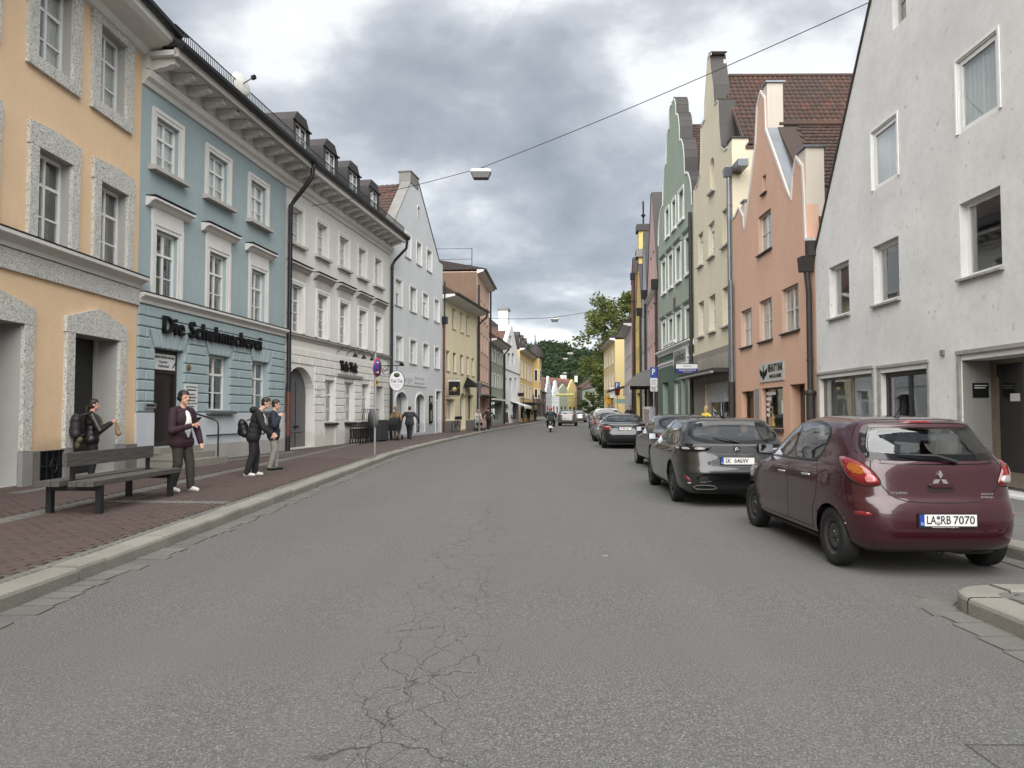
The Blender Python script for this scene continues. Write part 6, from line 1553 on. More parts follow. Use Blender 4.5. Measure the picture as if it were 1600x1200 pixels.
# ------------------------------------------------------------------ end of the street, hill, trees
def far_front(label, pxa, pxb, Y0, Y1, ytop, ye, mat, style, rows=3, cols=3, roofmat=TILE_RED, name='gabled_house', D=12, base_px=652):
 A = at_depth(pxa, base_px, Y0); B_ = at_depth(pxb, base_px, Y1)
 zb = SL * min(240, (Y0 + Y1) / 2) + 0.0
 b = Bld(name, label, (A.x, A.y), (B_.x, B_.y), zb, D); W = b.W
 mid = (pxa + pxb) / 2; ap = b.z(mid, ytop); ev = b.z(mid, ye)
 lev = (ev - 0.6 - 3.4) / max(1, rows - 1)
 for r_ in range(rows - 1):
  z0 = 3.8 + r_ * lev
  for k in range(cols):
   uc = W * (k + 0.5) / cols; hw = W / cols * 0.2; b.window(uc - hw, uc + hw, z0, z0 + min(2.0, lev * 0.62), d=0.15, rows=(0.5,), transom=None, frame=0.1, panes=False, mat=GREY_FRAME)
 b.hole(W * 0.15, W * 0.4, 0.3, 2.7, 0.2); b.hole(W * 0.6, W * 0.85, 0.3, 2.7, 0.2)
 uA = W / 2
 if style == 'gable': top = [(0, ev), (uA, ap), (W, ev)]
 elif style == 'steps':
  top = []; n_ = 4
  for k in range(n_): top += [(uA * k / n_ * 0.92 + 0.01 * k, ev + (ap - ev) * k / n_ * 0.8), (uA * k / n_ * 0.92 + 0.01 * k, ev + (ap - ev) * (k + 1) / n_ * 0.8)]
  top += [(uA * 0.86, ap)]; top += [(W - u_, z_) for u_, z_ in top[::-1]]
 elif style == 'spike': top = [(0, ev), (W * 0.12, ev + 0.6), (W * 0.36, ev + (ap - ev) * 0.72), (W * 0.36, ap - 0.6), (W * 0.5, ap), (W * 0.64, ap - 0.6), (W * 0.64, ev + (ap - ev) * 0.72), (W * 0.88, ev + 0.6), (W, ev)]
 elif style == 'baroque': top = [(0, ev), (W * 0.04, ev + 1.2), (W * 0.2, ev + 1.9), (W * 0.22, ev + (ap - ev) * 0.62), (W * 0.34, ev + (ap - ev) * 0.75), (W * 0.42, ap - 0.3), (W * 0.5, ap), (W * 0.58, ap - 0.3), (W * 0.66, ev + (ap - ev) * 0.75), (W * 0.78, ev + (ap - ev) * 0.62), (W * 0.8, ev + 1.9), (W * 0.96, ev + 1.2), (W, ev)]
 else: top = [(0, ev), (W, ev)]
 b.wall([(0, -1.0), (W, -1.0)] + top[::-1], mat, depth=0.5)
 b.box('shop_window', INTERIOR, W * 0.15, W * 0.4, 0.2, 0.25, 0.3, 2.7); b.box('shop_window', INTERIOR, W * 0.6, W * 0.85, 0.2, 0.25, 0.3, 2.7)
 if style == 'flat':
  m = MB(); m.prism([(-0.4, ev), (-0.4, ev + 0.15), (D / 2, ev + 4.5), (D, ev + 0.15), (D, ev)], 'x', 0, W, roofmat); b.part(m, 'roof')
  m = MB(); m.box(0, W, 0.5, D, -1, ev, mat); b.part(m, 'rear_wall')
 else:
  coping(b, top, 0.0, 0.6, mat, 0.05); gable_body(b, 0, W, ev - 0.3, uA, ap - 0.9, 0.5, D, mat, roofmat, 0.02, -1)
 return b
far_front('grey stepped-gable house with tall white pinnacle at the end of the street', 853, 862.5, 222, 236, 588, 620, plaster('pale_grey_wall', (0.44, 0.46, 0.48), 0.08, 0.08), 'steps', 3, 3)
far_front('narrow bright white spired gable house at the end of the street', 862.8, 874, 238, 246, 595, 618, plaster('bright_white_wall', (0.70, 0.71, 0.72), 0.06, 0.06), 'spike', 4, 3)
far_front('sage grey house with white-edged triangular gable at the street end', 874.2, 887, 248, 256, 600, 609, plaster('sage_grey_wall', (0.30, 0.33, 0.25), 0.06, 0.06), 'gable', 3, 3)
far_front('bright yellow baroque gable house at the street end', 887.6, 901.5, 258, 266, 593, 612, plaster('bright_yellow_wall', (0.52, 0.41, 0.19), 0.06, 0.06), 'baroque', 4, 3)
far_front('slate grey house flank beside the yellow baroque gable', 901.6, 910, 268, 262, 605, 606, plaster('slate_wall', (0.115, 0.115, 0.13), 0.1, 0.1), 'flat', 1, 1, name='town_house')
far_front('long pale mint building behind the big tree', 910.2, 960, 262, 196, 601, 603, plaster('pale_mint_wall', (0.47, 0.51, 0.46), 0.06, 0.06), 'flat', 3, 12, name='town_house', D=10, roofmat=TILE_BROWN)
far_front('dark brick building behind the ochre corner house', 838, 853, 170, 205, 606, 612, plaster('dark_brick_wall', (0.10, 0.065, 0.055), 0.25, 0.2), 'flat', 2, 3, name='town_house', D=9)
# great red roof behind the gables
A = at_depth(856, 650, 285); B_ = at_depth(920, 650, 300)
b = Bld('hall_building', 'large hall with a broad red roof rising behind the end gables', (A.x, A.y), (B_.x, B_.y), 1.0, 26)
zr = b.z(890, 588); ev = zr - 9
b.wall([(0, -1), (b.W, -1), (b.W, ev), (0, ev)], MAT['pale_grey_wall'])
m = MB(); m.prism([(-0.5, ev), (-0.5, ev + .2), (13, zr), (26, ev + .2), (26, ev)], 'x', -0.5, b.W + 0.5, tilemat('bright_red_tile', [(0.20, 0.075, 0.05), (0.17, 0.06, 0.042), (0.22, 0.085, 0.055)], 0.1)); b.part(m, 'roof')
m = MB()
for px in (878, 882.5, 900): u_ = b.u(px, 590, 13); m.box(u_ - 0.5, u_ + 0.5, 12.5, 13.5, zr - 1.5, zr + 1.3, WHITE_TRIM)
b.part(m, 'chimney')
# ---- foliage
def leafmat(name, a, b_, trans=0.25):
 t = NT(name); isl_ = t.n('ShaderNodeNewGeometry').outputs['Random Per Island']
 f = t.noise(t.coord(world=True), 0.22, 3)
 k = t.ramp(isl_, [(0.0, a), (1.0, b_)]); k = t.mix(t.ramp(f, [(0.35, 0.0), (0.65, 0.55)]), k, tuple(x * 0.6 for x in a))
 t.base(k); t.set(Roughness=0.7); t.b.inputs['Specular IOR Level'].default_value = 0.2
 tr = t.n('ShaderNodeBsdfTranslucent'); t.l(k, tr.inputs[0]); mx = t.n('ShaderNodeMixShader'); mx.inputs[0].default_value = trans
 t.l(t.b.outputs[0], mx.inputs[1]); t.l(tr.outputs[0], mx.inputs[2]); t.l(mx.outputs[0], t.o.inputs[0]); MAT[name] = t.m; return t.m
LEAF = leafmat('lime_leaves', (0.11, 0.14, 0.04), (0.24, 0.265, 0.085), 0.5)
LEAFD = leafmat('forest_leaves', (0.024, 0.042, 0.020), (0.055, 0.082, 0.034))
BARK = simple('bark', (0.06, 0.05, 0.04), 0.9, var=0.3, scale=4, bump=0.5, bscale=8)
def leaf_cloud(m, centres, n, size, mat, rg, flat=0.7):
 for (c, r_) in centres:
  c = Vector(c)
  for _ in range(n):
   d = Vector((rg.gauss(0, 1), rg.gauss(0, 1), rg.gauss(0, 1) * flat))
   if d.length < 1e-3: continue
   p = c + d.normalized() * r_ * (rg.random() ** 0.4)
   a = Vector((rg.gauss(0, 1), rg.gauss(0, 1), rg.gauss(0, 0.5))).normalized(); b_ = a.cross(Vector((rg.gauss(0, 1), rg.gauss(0, 1), rg.gauss(0, 1)))).normalized()
   s_ = size * rg.uniform(0.6, 1.4)
   m.add([p - a * s_, p + b_ * s_ * 0.55, p + a * s_, p - b_ * s_ * 0.55], [(0, 1, 2, 3)], mat)
def big_tree(label, base, H, spread, seed, nl, lsize, crown_lo=0.12, mat=LEAF, lean=0.0, nbr=26):
 rg = random.Random(seed); root = thing('broadleaf_tree', label, 'tree', base)
 tr = MB(); tr.tube([(0, 0, -0.3), (0.1, 0, H * 0.12), (0.2, 0.1, H * 0.35), (0.1, 0, H * 0.6), (0.3, 0, H * 0.85)], [H * 0.03, H * 0.022, H * 0.016, H * 0.009, H * 0.003], 9, BARK)
 cen = []
 for k in range(nbr):
  t_ = k / nbr; z0 = H * (0.12 + 0.62 * t_); a = k * 2.4 + rg.uniform(-0.4, 0.4)
  reach = spread * (0.55 + 0.5 * math.sin(math.pi * (0.18 + 0.72 * t_))) * rg.uniform(0.75, 1.1)
  e = Vector((math.cos(a) * reach, math.sin(a) * reach, z0 + H * rg.uniform(0.06, 0.18) - (1 - t_) * H * 0.05))
  s_ = Vector((0.1, 0, z0 * 0.9)); mid = s_.lerp(e, 0.5) + Vector((0, 0, H * 0.03))
  tr.tube([s_, mid, e], [H * 0.007, H * 0.004, H * 0.0015], 5, BARK, False)
  for q in range(3):
   e2 = e + Vector((rg.gauss(0, 1), rg.gauss(0, 1), rg.gauss(0, 0.8))) * spread * 0.22; tr.tube([mid, e2], [H * 0.003, H * 0.001], 4, BARK, False); cen.append((e2, spread * rg.uniform(0.16, 0.27)))
  cen.append((e, spread * rg.uniform(0.2, 0.32))); cen.append((mid, spread * rg.uniform(0.18, 0.28)))
 for k in range(8): cen.append((Vector((rg.gauss(0, spread * 0.18), rg.gauss(0, spread * 0.18), H * rg.uniform(0.8, 0.97))), spread * rg.uniform(0.14, 0.25)))
 tr.build('trunk', BARK, root)
 cm = MB(); leaf_cloud(cm, cen, nl, lsize, mat, rg); cm.build('crown', mat, root, fix=False)
 return root
T0 = at_depth(983, 650, 118)
big_tree('tall lime tree with airy crown rising above the yellow house', (T0.x, T0.y, SL * 118), 22.0, 6.0, 11, 150, 0.27)
T1 = at_depth(930, 650, 135)
big_tree('dark dense lower tree hanging over the mint building', (T1.x + 6.2, T1.y, SL * 135 + 1.6), 14.5, 4.9, 5, 150, 0.28, mat=leafmat('dark_leaves', (0.04, 0.062, 0.02), (0.095, 0.125, 0.04), 0.35))
T2 = at_depth(921, 650, 150)
big_tree('small young tree beside the parked cars far off', (T2.x, T2.y, SL * 150), 5.0, 1.6, 9, 60, 0.16, mat=MAT['dark_leaves'], nbr=12)
# ---- wooded hill
hv = []; hf = []
def hz(x, y):
 px = 800 + FPX * x / y
 prof = interp([(560, 30), (700, 46), (790, 62), (822, 72), (845, 77), (862, 76), (885, 73), (905, 68), (935, 66), (980, 68), (1080, 50), (1300, 30)], px)
 t_ = max(0.0, min(1.0, (y - 520) / 330.0)); return 1.0 + prof * (t_ ** 0.8) * (1 if y < 900 else max(0.0, 1 - (y - 900) / 400))
nx_, ny_ = 46, 16
for j in range(ny_):
 for i in range(nx_):
  x = -420 + 1000 * i / (nx_ - 1); y = 500 + 760 * j / (ny_ - 1); hv.append((x, y, hz(x, y) - 3))
for j in range(ny_ - 1):
 for i in range(nx_ - 1): a = j * nx_ + i; hf.append((a, a + 1, a + nx_ + 1, a + nx_))
tag(MB().add(hv, hf).build('hill', simple('hill_soil', (0.03, 0.04, 0.02), 0.95, var=0.3, scale=0.05)), kind='structure')
rg = random.Random(21); fm = MB()
for k in range(1500):
 y = rg.uniform(515, 880); x = y * (rg.uniform(760, 1010) - 800) / FPX; z = hz(x, y) - 3
 s_ = rg.uniform(4.5, 8.0); cen = [(Vector((x + rg.gauss(0, s_ * .35), y + rg.gauss(0, s_ * .35), z + s_ * rg.uniform(0.5, 1.5))), s_ * rg.uniform(0.5, 0.85)) for _ in range(3)]
 leaf_cloud(fm, cen, 13, s_ * 0.26, LEAFD, rg)
tag(fm.build('forest', LEAFD, fix=False), 'dark green wooded hillside closing the view', 'forest', kind='stuff')
# ------------------------------------------------------------------ cars
def pchip(pts):
 xs = [p[0] for p in pts]; ys_ = [p[1] for p in pts]; n = len(xs)
 h = [xs[i + 1] - xs[i] for i in range(n - 1)]; d = [(ys_[i + 1] - ys_[i]) / h[i] for i in range(n - 1)]
 m_ = [d[0]] + [0.0 if d[i - 1] * d[i] <= 0 else 2 * d[i - 1] * d[i] / (d[i - 1] + d[i]) for i in range(1, n - 1)] + [d[-1]]
 def f(x):
  if x <= xs[0]: return ys_[0]
  if x >= xs[-1]: return ys_[-1]
  lo = 0
  while xs[lo + 1] < x: lo += 1
  t = (x - xs[lo]) / h[lo]; t2, t3 = t * t, t * t * t
  return (2 * t3 - 3 * t2 + 1) * ys_[lo] + (t3 - 2 * t2 + t) * h[lo] * m_[lo] + (-2 * t3 + 3 * t2) * ys_[lo + 1] + (t3 - t2) * h[lo] * m_[lo + 1]
 return f
def inside(poly, x, y):
 r_ = False; n = len(poly); j = n - 1
 for i in range(n):
  if (poly[i][1] > y) != (poly[j][1] > y) and x < (poly[j][0] - poly[i][0]) * (y - poly[i][1]) / (poly[j][1] - poly[i][1]) + poly[i][0]: r_ = not r_
  j = i
 return r_
def chaikin(p, it=2, closed=True):
 for _ in range(it):
  q = []; n = len(p)
  for i in range(n if closed else n - 1):
   a, b = p[i], p[(i + 1) % n]; q += [(a[0] * .78 + b[0] * .22, a[1] * .78 + b[1] * .22), (a[0] * .22 + b[0] * .78, a[1] * .22 + b[1] * .78)]
  p = q if closed else [p[0]] + q + [p[-1]]
 return p
def resample(p, step):
 out_ = []; n = len(p)
 for i in range(n):
  a, b = Vector(p[i]), Vector(p[(i + 1) % n]); k = max(1, int((b - a).length / step))
  for j in range(k): v = a.lerp(b, j / k); out_.append((v.x, v.y))
 return out_
def grow(p, d):
 n = len(p); A = sum(p[i][0] * p[(i + 1) % n][1] - p[(i + 1) % n][0] * p[i][1] for i in range(n)); s_ = 1 if A > 0 else -1; out_ = []
 for i in range(n):
  a, b = Vector(p[i - 1]), Vector(p[(i + 1) % n]); t = (b - a)
  if t.length < 1e-9: out_.append(p[i]); continue
  t.normalize(); out_.append((p[i][0] + s_ * t.y * d, p[i][1] - s_ * t.x * d))
 return out_
RUBBER = simple('tyre_rubber', (0.011, 0.011, 0.011), 0.8, var=0.2, scale=20)
CARBLACK = simple('black_plastic', (0.016, 0.016, 0.017), 0.5, var=0.15)
SEAM = simple('panel_gap', (0.006, 0.006, 0.006), 0.8, var=0)
GLOSSBLK = simple('gloss_black', (0.008, 0.008, 0.009), 0.08, var=0)
STEELW = simple('black_steel_wheel', (0.062, 0.063, 0.066), 0.4, 0.5, var=0.2)
ALLOY = simple('alloy_wheel', (0.38, 0.38, 0.40), 0.28, 0.9, var=0.1)
def lampmat(name, col, rough=0.12):
 t = NT(name); c = t.coord((60, 60, 60)); v = t.n('ShaderNodeTexVoronoi'); v.inputs['Scale'].default_value = 1.0; t.l(c, v.inputs['Vector'])
 t.base(t.ramp(v.outputs['Distance'], [(0.0, tuple(min(1, x * 1.35) for x in col)), (0.8, tuple(x * 0.6 for x in col))])); t.set(Roughness=rough, Coat_Weight=1.0, Coat_Roughness=0.02); MAT[name] = t.m; return t.m
REDL = lampmat('red_lens', (0.20, 0.006, 0.008)); AMBER = lampmat('amber_lens', (0.32, 0.09, 0.012)); CLEARL = lampmat('clear_lens', (0.38, 0.36, 0.35)); PINKL = lampmat('pink_lens', (0.62, 0.20, 0.20))
PLATEW = simple('plate_white', (0.68, 0.68, 0.66), 0.4, var=0.03); PLATEB = simple('plate_blue', (0.01, 0.05, 0.30), 0.4, var=0)
def paint(name, col, metal=0.3):
 if name in MAT: return MAT[name]
 t = NT(name); t.base(col); t.set(Metallic=metal, Roughness=0.32, Coat_Weight=1.0, Coat_Roughness=0.02)
 f = t.noise(t.coord(), 900, 2); t.l(t.ramp(f, [(0.3, 0.26), (0.7, 0.36)]), t.b.inputs['Roughness'])
 dust = t.noise(t.coord(), 2.5, 6, 0.65); t.l(t.ramp(dust, [(0.4, 0.01), (0.75, 0.05)]), t.b.inputs['Coat Roughness'])
 MAT[name] = t.m; return t.m
class Car:
 def __init__(s, name, label, spec, loc, rz=0.0, res=1.0, cat='car', group='cars parked along the kerb'):
  s.sp = spec; s.root = thing(name, label, cat, loc, rz, group); s.res = res
  s.fr, s.ff, s.fw = pchip(spec['rear']), pchip(spec['front']), pchip(spec['w'])
  s.nr, s.nf = spec.get('nr', 5.0), spec.get('nf', 3.4)
 def dims(s, z):
  a, b = s.fr(z), s.ff(z); yc = (a + b) / 2; return yc, yc - a, b - yc, max(0.004, s.fw(z))
 def outline(s, z, N):
  """half outline from rear centre round the +x side to front centre, N points evenly along it"""
  yc, lr, lf_, w_ = s.dims(z); dense = []
  for i in range(121):
   a = math.pi * i / 120; c_, si = math.cos(a), math.sin(a); n_ = s.nr if c_ > 0 else s.nf; l_ = lr if c_ > 0 else lf_
   # direction (si, c_) scaled onto the superellipse
   g = (abs(si) ** n_ + abs(c_) ** n_) ** (-1.0 / n_)
   dense.append((w_ * si * g, yc - l_ * c_ * g))
  cum = [0.0]
  for p, q in zip(dense, dense[1:]): cum.append(cum[-1] + math.hypot(q[0] - p[0], q[1] - p[1]))
  T = cum[-1]; out_ = []; k = 0
  for i in range(N):
   t = T * i / (N - 1)
   while k < 119 and cum[k + 1] < t: k += 1
   f = (t - cum[k]) / max(1e-9, cum[k + 1] - cum[k]); out_.append((dense[k][0] + (dense[k + 1][0] - dense[k][0]) * f, dense[k][1] + (dense[k + 1][1] - dense[k][1]) * f))
  return out_, T
 def surf(s, mode, a, z, side=1):
  yc, lr, lf_, w_ = s.dims(z)
  if mode == 'y':
   l_, n_ = (lr, s.nr) if a < yc else (lf_, s.nf); r_ = min(0.9999, abs(a - yc) / l_); return Vector((side * w_ * (1 - r_ ** n_) ** (1 / n_), a, z))
  if mode == 'x': r_ = min(0.9999, abs(a) / w_); return Vector((a, yc - lr * (1 - r_ ** s.nr) ** (1 / s.nr), z))
  if mode == 'f': r_ = min(0.9999, abs(a) / w_); return Vector((a, yc + lf_ * (1 - r_ ** s.nf) ** (1 / s.nf), z))
  key = round(z, 3)
  if not hasattr(s, '_oc'): s._oc = {}
  if key not in s._oc: s._oc[key] = s.outline(z, 240)
  o_, T = s._oc[key]; t = min(1.0, abs(a) / T) * 239; k = min(238, int(t)); f = t - k
  x = o_[k][0] + (o_[k + 1][0] - o_[k][0]) * f; y = o_[k][1] + (o_[k + 1][1] - o_[k][1]) * f
  return Vector((x * (1 if a >= 0 else -1) * side, y, z))
 def nrm(s, mode, a, z, side=1):
  e = 0.012; p = s.surf(mode, a + e, z, side) - s.surf(mode, a - e, z, side); q = s.surf(mode, a, z + e, side) - s.surf(mode, a, z - e, side)
  n_ = p.cross(q)
  if n_.length < 1e-9: return Vector((0, 0, 1))
  n_.normalize(); c_ = s.surf(mode, a, z, side); yc = s.dims(z)[0]
  if n_.dot(c_ - Vector((0, yc, z - 0.25))) < 0: n_ = -n_
  return n_
 def patch(s, name, poly, mode, mat, eps=0.004, bulge=0.0, rings=6, side=1, parent=None, smooth=2, step=0.03, fn=None):
  p = resample(chaikin(poly, smooth) if smooth else poly, step * (1 if s.res > 0.7 else 2)); n = len(p); cx_ = sum(q[0] for q in p) / n; cz_ = sum(q[1] for q in p) / n
  vs = []; fs = []
  for k in range(rings + 1):
   f = 1 - k / rings
   if k == rings: a, z = cx_, cz_; vs.append(tuple(s.surf(mode, a, z, side) + s.nrm(mode, a, z, side) * (eps + bulge))); break
   for q in p:
    a, z = cx_ + (q[0] - cx_) * f, cz_ + (q[1] - cz_) * f
    e_ = eps + bulge * (1 - f ** 4)
    if k == 0 and bulge: e_ = -0.002
    vs.append(tuple(s.surf(mode, a, z, side) + s.nrm(mode, a, z, side) * e_))
  for k in range(rings - 1):
   for i in range(n): j = (i + 1) % n; fs.append((k * n + i, k * n + j, (k + 1) * n + j, (k + 1) * n + i))
  for i in range(n): fs.append(((rings - 1) * n + i, (rings - 1) * n + (i + 1) % n, rings * n))
  return MB().add(vs, fs, mat, True).build(name, mat, parent or s.root)
 def ring(s, name, poly, mode, w0, w1, mat, eps=0.003, side=1, parent=None, smooth=2, step=0.03):
  p = resample(chaikin(poly, smooth), step * (1 if s.res > 0.7 else 2)); a_ = grow(p, w0); b_ = grow(p, w1); n = len(p)
  vs = [tuple(s.surf(mode, q[0], q[1], side) + s.nrm(mode, q[0], q[1], side) * (eps)) for q in a_] + [tuple(s.surf(mode, q[0], q[1], side) + s.nrm(mode, q[0], q[1], side) * eps) for q in b_]
  return MB().add(vs, [(i, (i + 1) % n, n + (i + 1) % n, n + i) for i in range(n)], mat, True).build(name, mat, parent or s.root)
 def line(s, name, pts, mode, wd, mat, eps=0.0015, side=1, parent=None, smooth=2):
  p = chaikin(pts, smooth, False); q = []
  for a, b in zip(p, p[1:]):
   k = max(1, int(math.hypot(b[0] - a[0], b[1] - a[1]) / 0.05)); q += [(a[0] + (b[0] - a[0]) * j / k, a[1] + (b[1] - a[1]) * j / k) for j in range(k)]
  q.append(p[-1]); vs = []; n = len(q)
  for i, c_ in enumerate(q):
   a, b = q[max(0, i - 1)], q[min(n - 1, i + 1)]; t = Vector((b[0] - a[0], b[1] - a[1]))
   if t.length < 1e-9: t = Vector((1, 0))
   t.normalize()
   for sg in (-1, 1): aa, zz = c_[0] - t.y * wd / 2 * sg, c_[1] + t.x * wd / 2 * sg; vs.append(tuple(s.surf(mode, aa, zz, side) + s.nrm(mode, aa, zz, side) * eps))
  return MB().add(vs, [(2 * i, 2 * i + 1, 2 * i + 3, 2 * i + 2) for i in range(n - 1)], mat, True).build(name, mat, parent or s.root)
 def body(s, mat, sidewin, rearwin, frontwin, wheels, wr, roofmat=None):
  sp = s.sp; N = int(130 * s.res); z0, z1 = sp['w'][0][0], sp['w'][-1][0]
  nz = int(64 * s.res); zs = []
  for i in range(nz + 1): zs.append(z0 + (z1 - z0) * i / nz)
  for z in (sp['w'][-2][0], sp['w'][-3][0], z1 - 0.002, z1 - 0.006, z1 - 0.012): zs.append(z)
  for z, _ in sp['front']: zs += [z - 0.012, z + 0.012] if sp['hood'][0] - 0.08 < z < sp['hood'][1] + 0.03 else []
  k = sp['hood'][0]
  while k < sp['hood'][1]: zs.append(k); k += 0.012
  zs = sorted(set(round(z, 4) for z in zs if z0 <= z <= z1)); rows_ = []
  for z in zs:
   o_, T = s.outline(z, N); row = [(x, y) for x, y in o_] + [(-x, y) for x, y in o_[-2:0:-1]]; rows_.append(row)
  M = 2 * N - 2; V = []
  for z, row in zip(zs, rows_):
   for (x, y) in row: V.append([x, y, z])
  # snap the side vertices near the wheel arches onto the arch
  arch = wr * 1.13; stepz = (z1 - z0) / nz
  for i, v in enumerate(V):
   if abs(v[0]) > 0.5 * s.fw(v[2]):
    for wy in wheels:
     dy, dz = v[1] - wy, v[2] - wr
     r_ = math.hypot(dy, dz)
     if abs(r_ - arch) < 0.026 / max(0.5, s.res) and v[2] > z0 + 0.01:
      ny, nz_ = wy + dy / r_ * arch, max(z0, wr + dz / r_ * arch); sg = 1 if v[0] > 0 else -1
      q = s.surf('y', ny, nz_, sg); v[0], v[1], v[2] = q
  F = []; G = grow(chaikin(rearwin, 2), 0.012) if rearwin else None; FW = grow(chaikin(frontwin, 2), 0.012) if frontwin else None; SW = [grow(chaikin(q, 2), 0.008) for q in sidewin]
  for r_ in range(len(zs) - 1):
   for c_ in range(M):
    a, b, c2, d = r_ * M + c_, r_ * M + (c_ + 1) % M, (r_ + 1) * M + (c_ + 1) % M, (r_ + 1) * M + c_
    cx_ = sum(V[q][0] for q in (a, b, c2, d)) / 4; cy_ = sum(V[q][1] for q in (a, b, c2, d)) / 4; cz_ = sum(V[q][2] for q in (a, b, c2, d)) / 4
    yc, lr, lf_, w_ = s.dims(cz_); sd = abs(cx_) > 0.62 * w_
    if sd and any(math.hypot(cy_ - wy, cz_ - wr) < arch - 0.004 for wy in wheels): continue
    u_ = abs(cx_) / w_
    side_face = abs(cy_ - yc) / (lr if cy_ < yc else lf_) < 0.93 and u_ > 0.6
    if side_face and any(inside(q, cy_, cz_) for q in SW): continue
    if G and cy_ < yc - 0.3 * lr and inside(G, cx_, cz_) and u_ < 0.97: continue
    if FW and cy_ > yc + 0.2 * lf_ and inside(FW, cx_, cz_) and u_ < 0.97: continue
    F.append((a, b, c2, d))
  m = MB(); m.add(V, F, mat, True)
  top = [(len(zs) - 1) * M + c_ for c_ in range(M)]; m.add([V[i] for i in top], [tuple(range(M))], mat, True)
  o = m.build('body', mat, s.root, fix=False)
  m = MB(); m.box(-s.fw(0.4) * 0.8, s.fw(0.4) * 0.8, s.fr(z0) + 0.12, s.ff(z0) - 0.12, z0 + 0.02, 0.42, CARBLACK); m.build('underbody', CARBLACK, s.root)
  for wy in wheels:
   for sg in (-1, 1):
    m = MB()
    x0, n_ = s.fw(0.5) * 0.62, 18; x1 = min(s.surf('y', wy - arch, 0.35).x, s.surf('y', wy + arch, 0.35).x) - 0.012
    vs = [(sg * x, wy + arch * 0.985 * math.cos(math.pi * k / n_), wr + arch * 0.985 * math.sin(math.pi * k / n_)) for x in (x0, x1) for k in range(n_ + 1)]
    m.add(vs, [(k, k + 1, n_ + 2 + k, n_ + 1 + k) for k in range(n_)], CARBLACK, True)
    m.build('wheel_housing', CARBLACK, s.root)
  return o
 def glass(s, poly, mode, side=1, seal=0.035, mat=None, name='window'):
  g = s.patch(name, poly, mode, mat or CARGLASS, 0.0035, 0, 5, side, smooth=2, step=0.05)
  s.ring('seal', poly, mode, -0.012, seal, GLOSSBLK, 0.003, side, parent=g); return g
 def wheel(s, x, y, r_, wd, style, sg):
  e = newob('wheel', None, s.root, (x * sg, y, r_)); bpy.data.objects.remove(e)
  rr = r_ * (0.63 if style == 'steel' else 0.68); h = wd / 2
  m = MB(); prof = [(rr, -h * 0.86), (rr + 0.02, -h), (r_ * 0.93, -h * 0.96), (r_ * 0.985, -h * 0.8), (r_, -h * 0.55), (r_, h * 0.55), (r_ * 0.985, h * 0.8), (r_ * 0.93, h * 0.96), (rr + 0.02, h), (rr, h * 0.86), (rr, -h * 0.86)]
  m.lathe(prof, 36, RUBBER, axis='x')
  for q in (-0.45, 0.0, 0.45): m.lathe([(r_ + 0.0005, q * h - 0.006), (r_ - 0.004, q * h), (r_ + 0.0005, q * h + 0.006)], 36, SEAM, axis='x')
  t_ = m.build('wheel', RUBBER, s.root, (x * sg, y, r_)); o_ = sg
  rm = STEELW if style == 'steel' else ALLOY if style != 'dark' else STEELW
  m = MB()
  if style == 'steel':
   m.lathe([(rr, h * .86), (rr - 0.012, h * 0.8), (rr - 0.03, h * 0.35), (rr * 0.80, h * 0.42), (rr * 0.62, h * 0.62), (rr * 0.5, h * 0.6), (rr * 0.34, h * 0.3), (rr * 0.22, h * 0.3), (rr * 0.2, h * 0.55), (0.0, h * 0.58)], 36, rm, axis='x')
   for k in range(12): a = 2 * math.pi * k / 12; m.lathe([(0.0, h * 0.545), (0.022, h * 0.55), (0.026, h * 0.53)], 8, BLACK, axis='x', c=(0, rr * 0.71 * math.cos(a), rr * 0.71 * math.sin(a)))
   for k in range(4): a = 2 * math.pi * (k + .5) / 4; m.lathe([(0.0, h * 0.42), (0.012, h * 0.42), (0.012, h * 0.25)], 6, STEEL, axis='x', c=(0, rr * 0.3 * math.cos(a), rr * 0.3 * math.sin(a)))
  else:
   m.lathe([(rr, h * .86), (rr - 0.015, h * 0.82), (rr - 0.02, 0.0), (0.02, -0.01)], 36, BLACK, axis='x'); m.lathe([(rr, h * .88), (rr - 0.018, h * 0.86), (rr - 0.022, h * 0.6)], 36, rm, axis='x')
   m.lathe([(0.0, h * 0.8), (0.05, h * 0.78), (0.065, h * 0.6)], 16, rm, axis='x')
   for k in range(5):
    for dq in (-0.09, 0.09):
     a = 2 * math.pi * k / 5 + dq * 1.2; b_ = 2 * math.pi * k / 5 + dq * 2.2; A = Vector((h * 0.66, 0.04 * math.cos(a), 0.04 * math.sin(a))); E = Vector((h * 0.78, (rr - 0.012) * math.cos(b_), (rr - 0.012) * math.sin(b_)))
     t2 = (E - A).normalized().cross(Vector((1, 0, 0))) * 0.016; m.add([A - t2, A + t2, E + t2, E - t2, A - t2 - Vector((.03, 0, 0)), A + t2 - Vector((.03, 0, 0)), E + t2 - Vector((.03, 0, 0)), E - t2 - Vector((.03, 0, 0))], [(0, 1, 2, 3), (0, 4, 5, 1), (1, 5, 6, 2), (2, 6, 7, 3), (3, 7, 4, 0)], rm)
  rim = m.build('rim', rm, t_);
  if sg < 0: rim.rotation_euler = (0, 0, math.pi)
  return t_
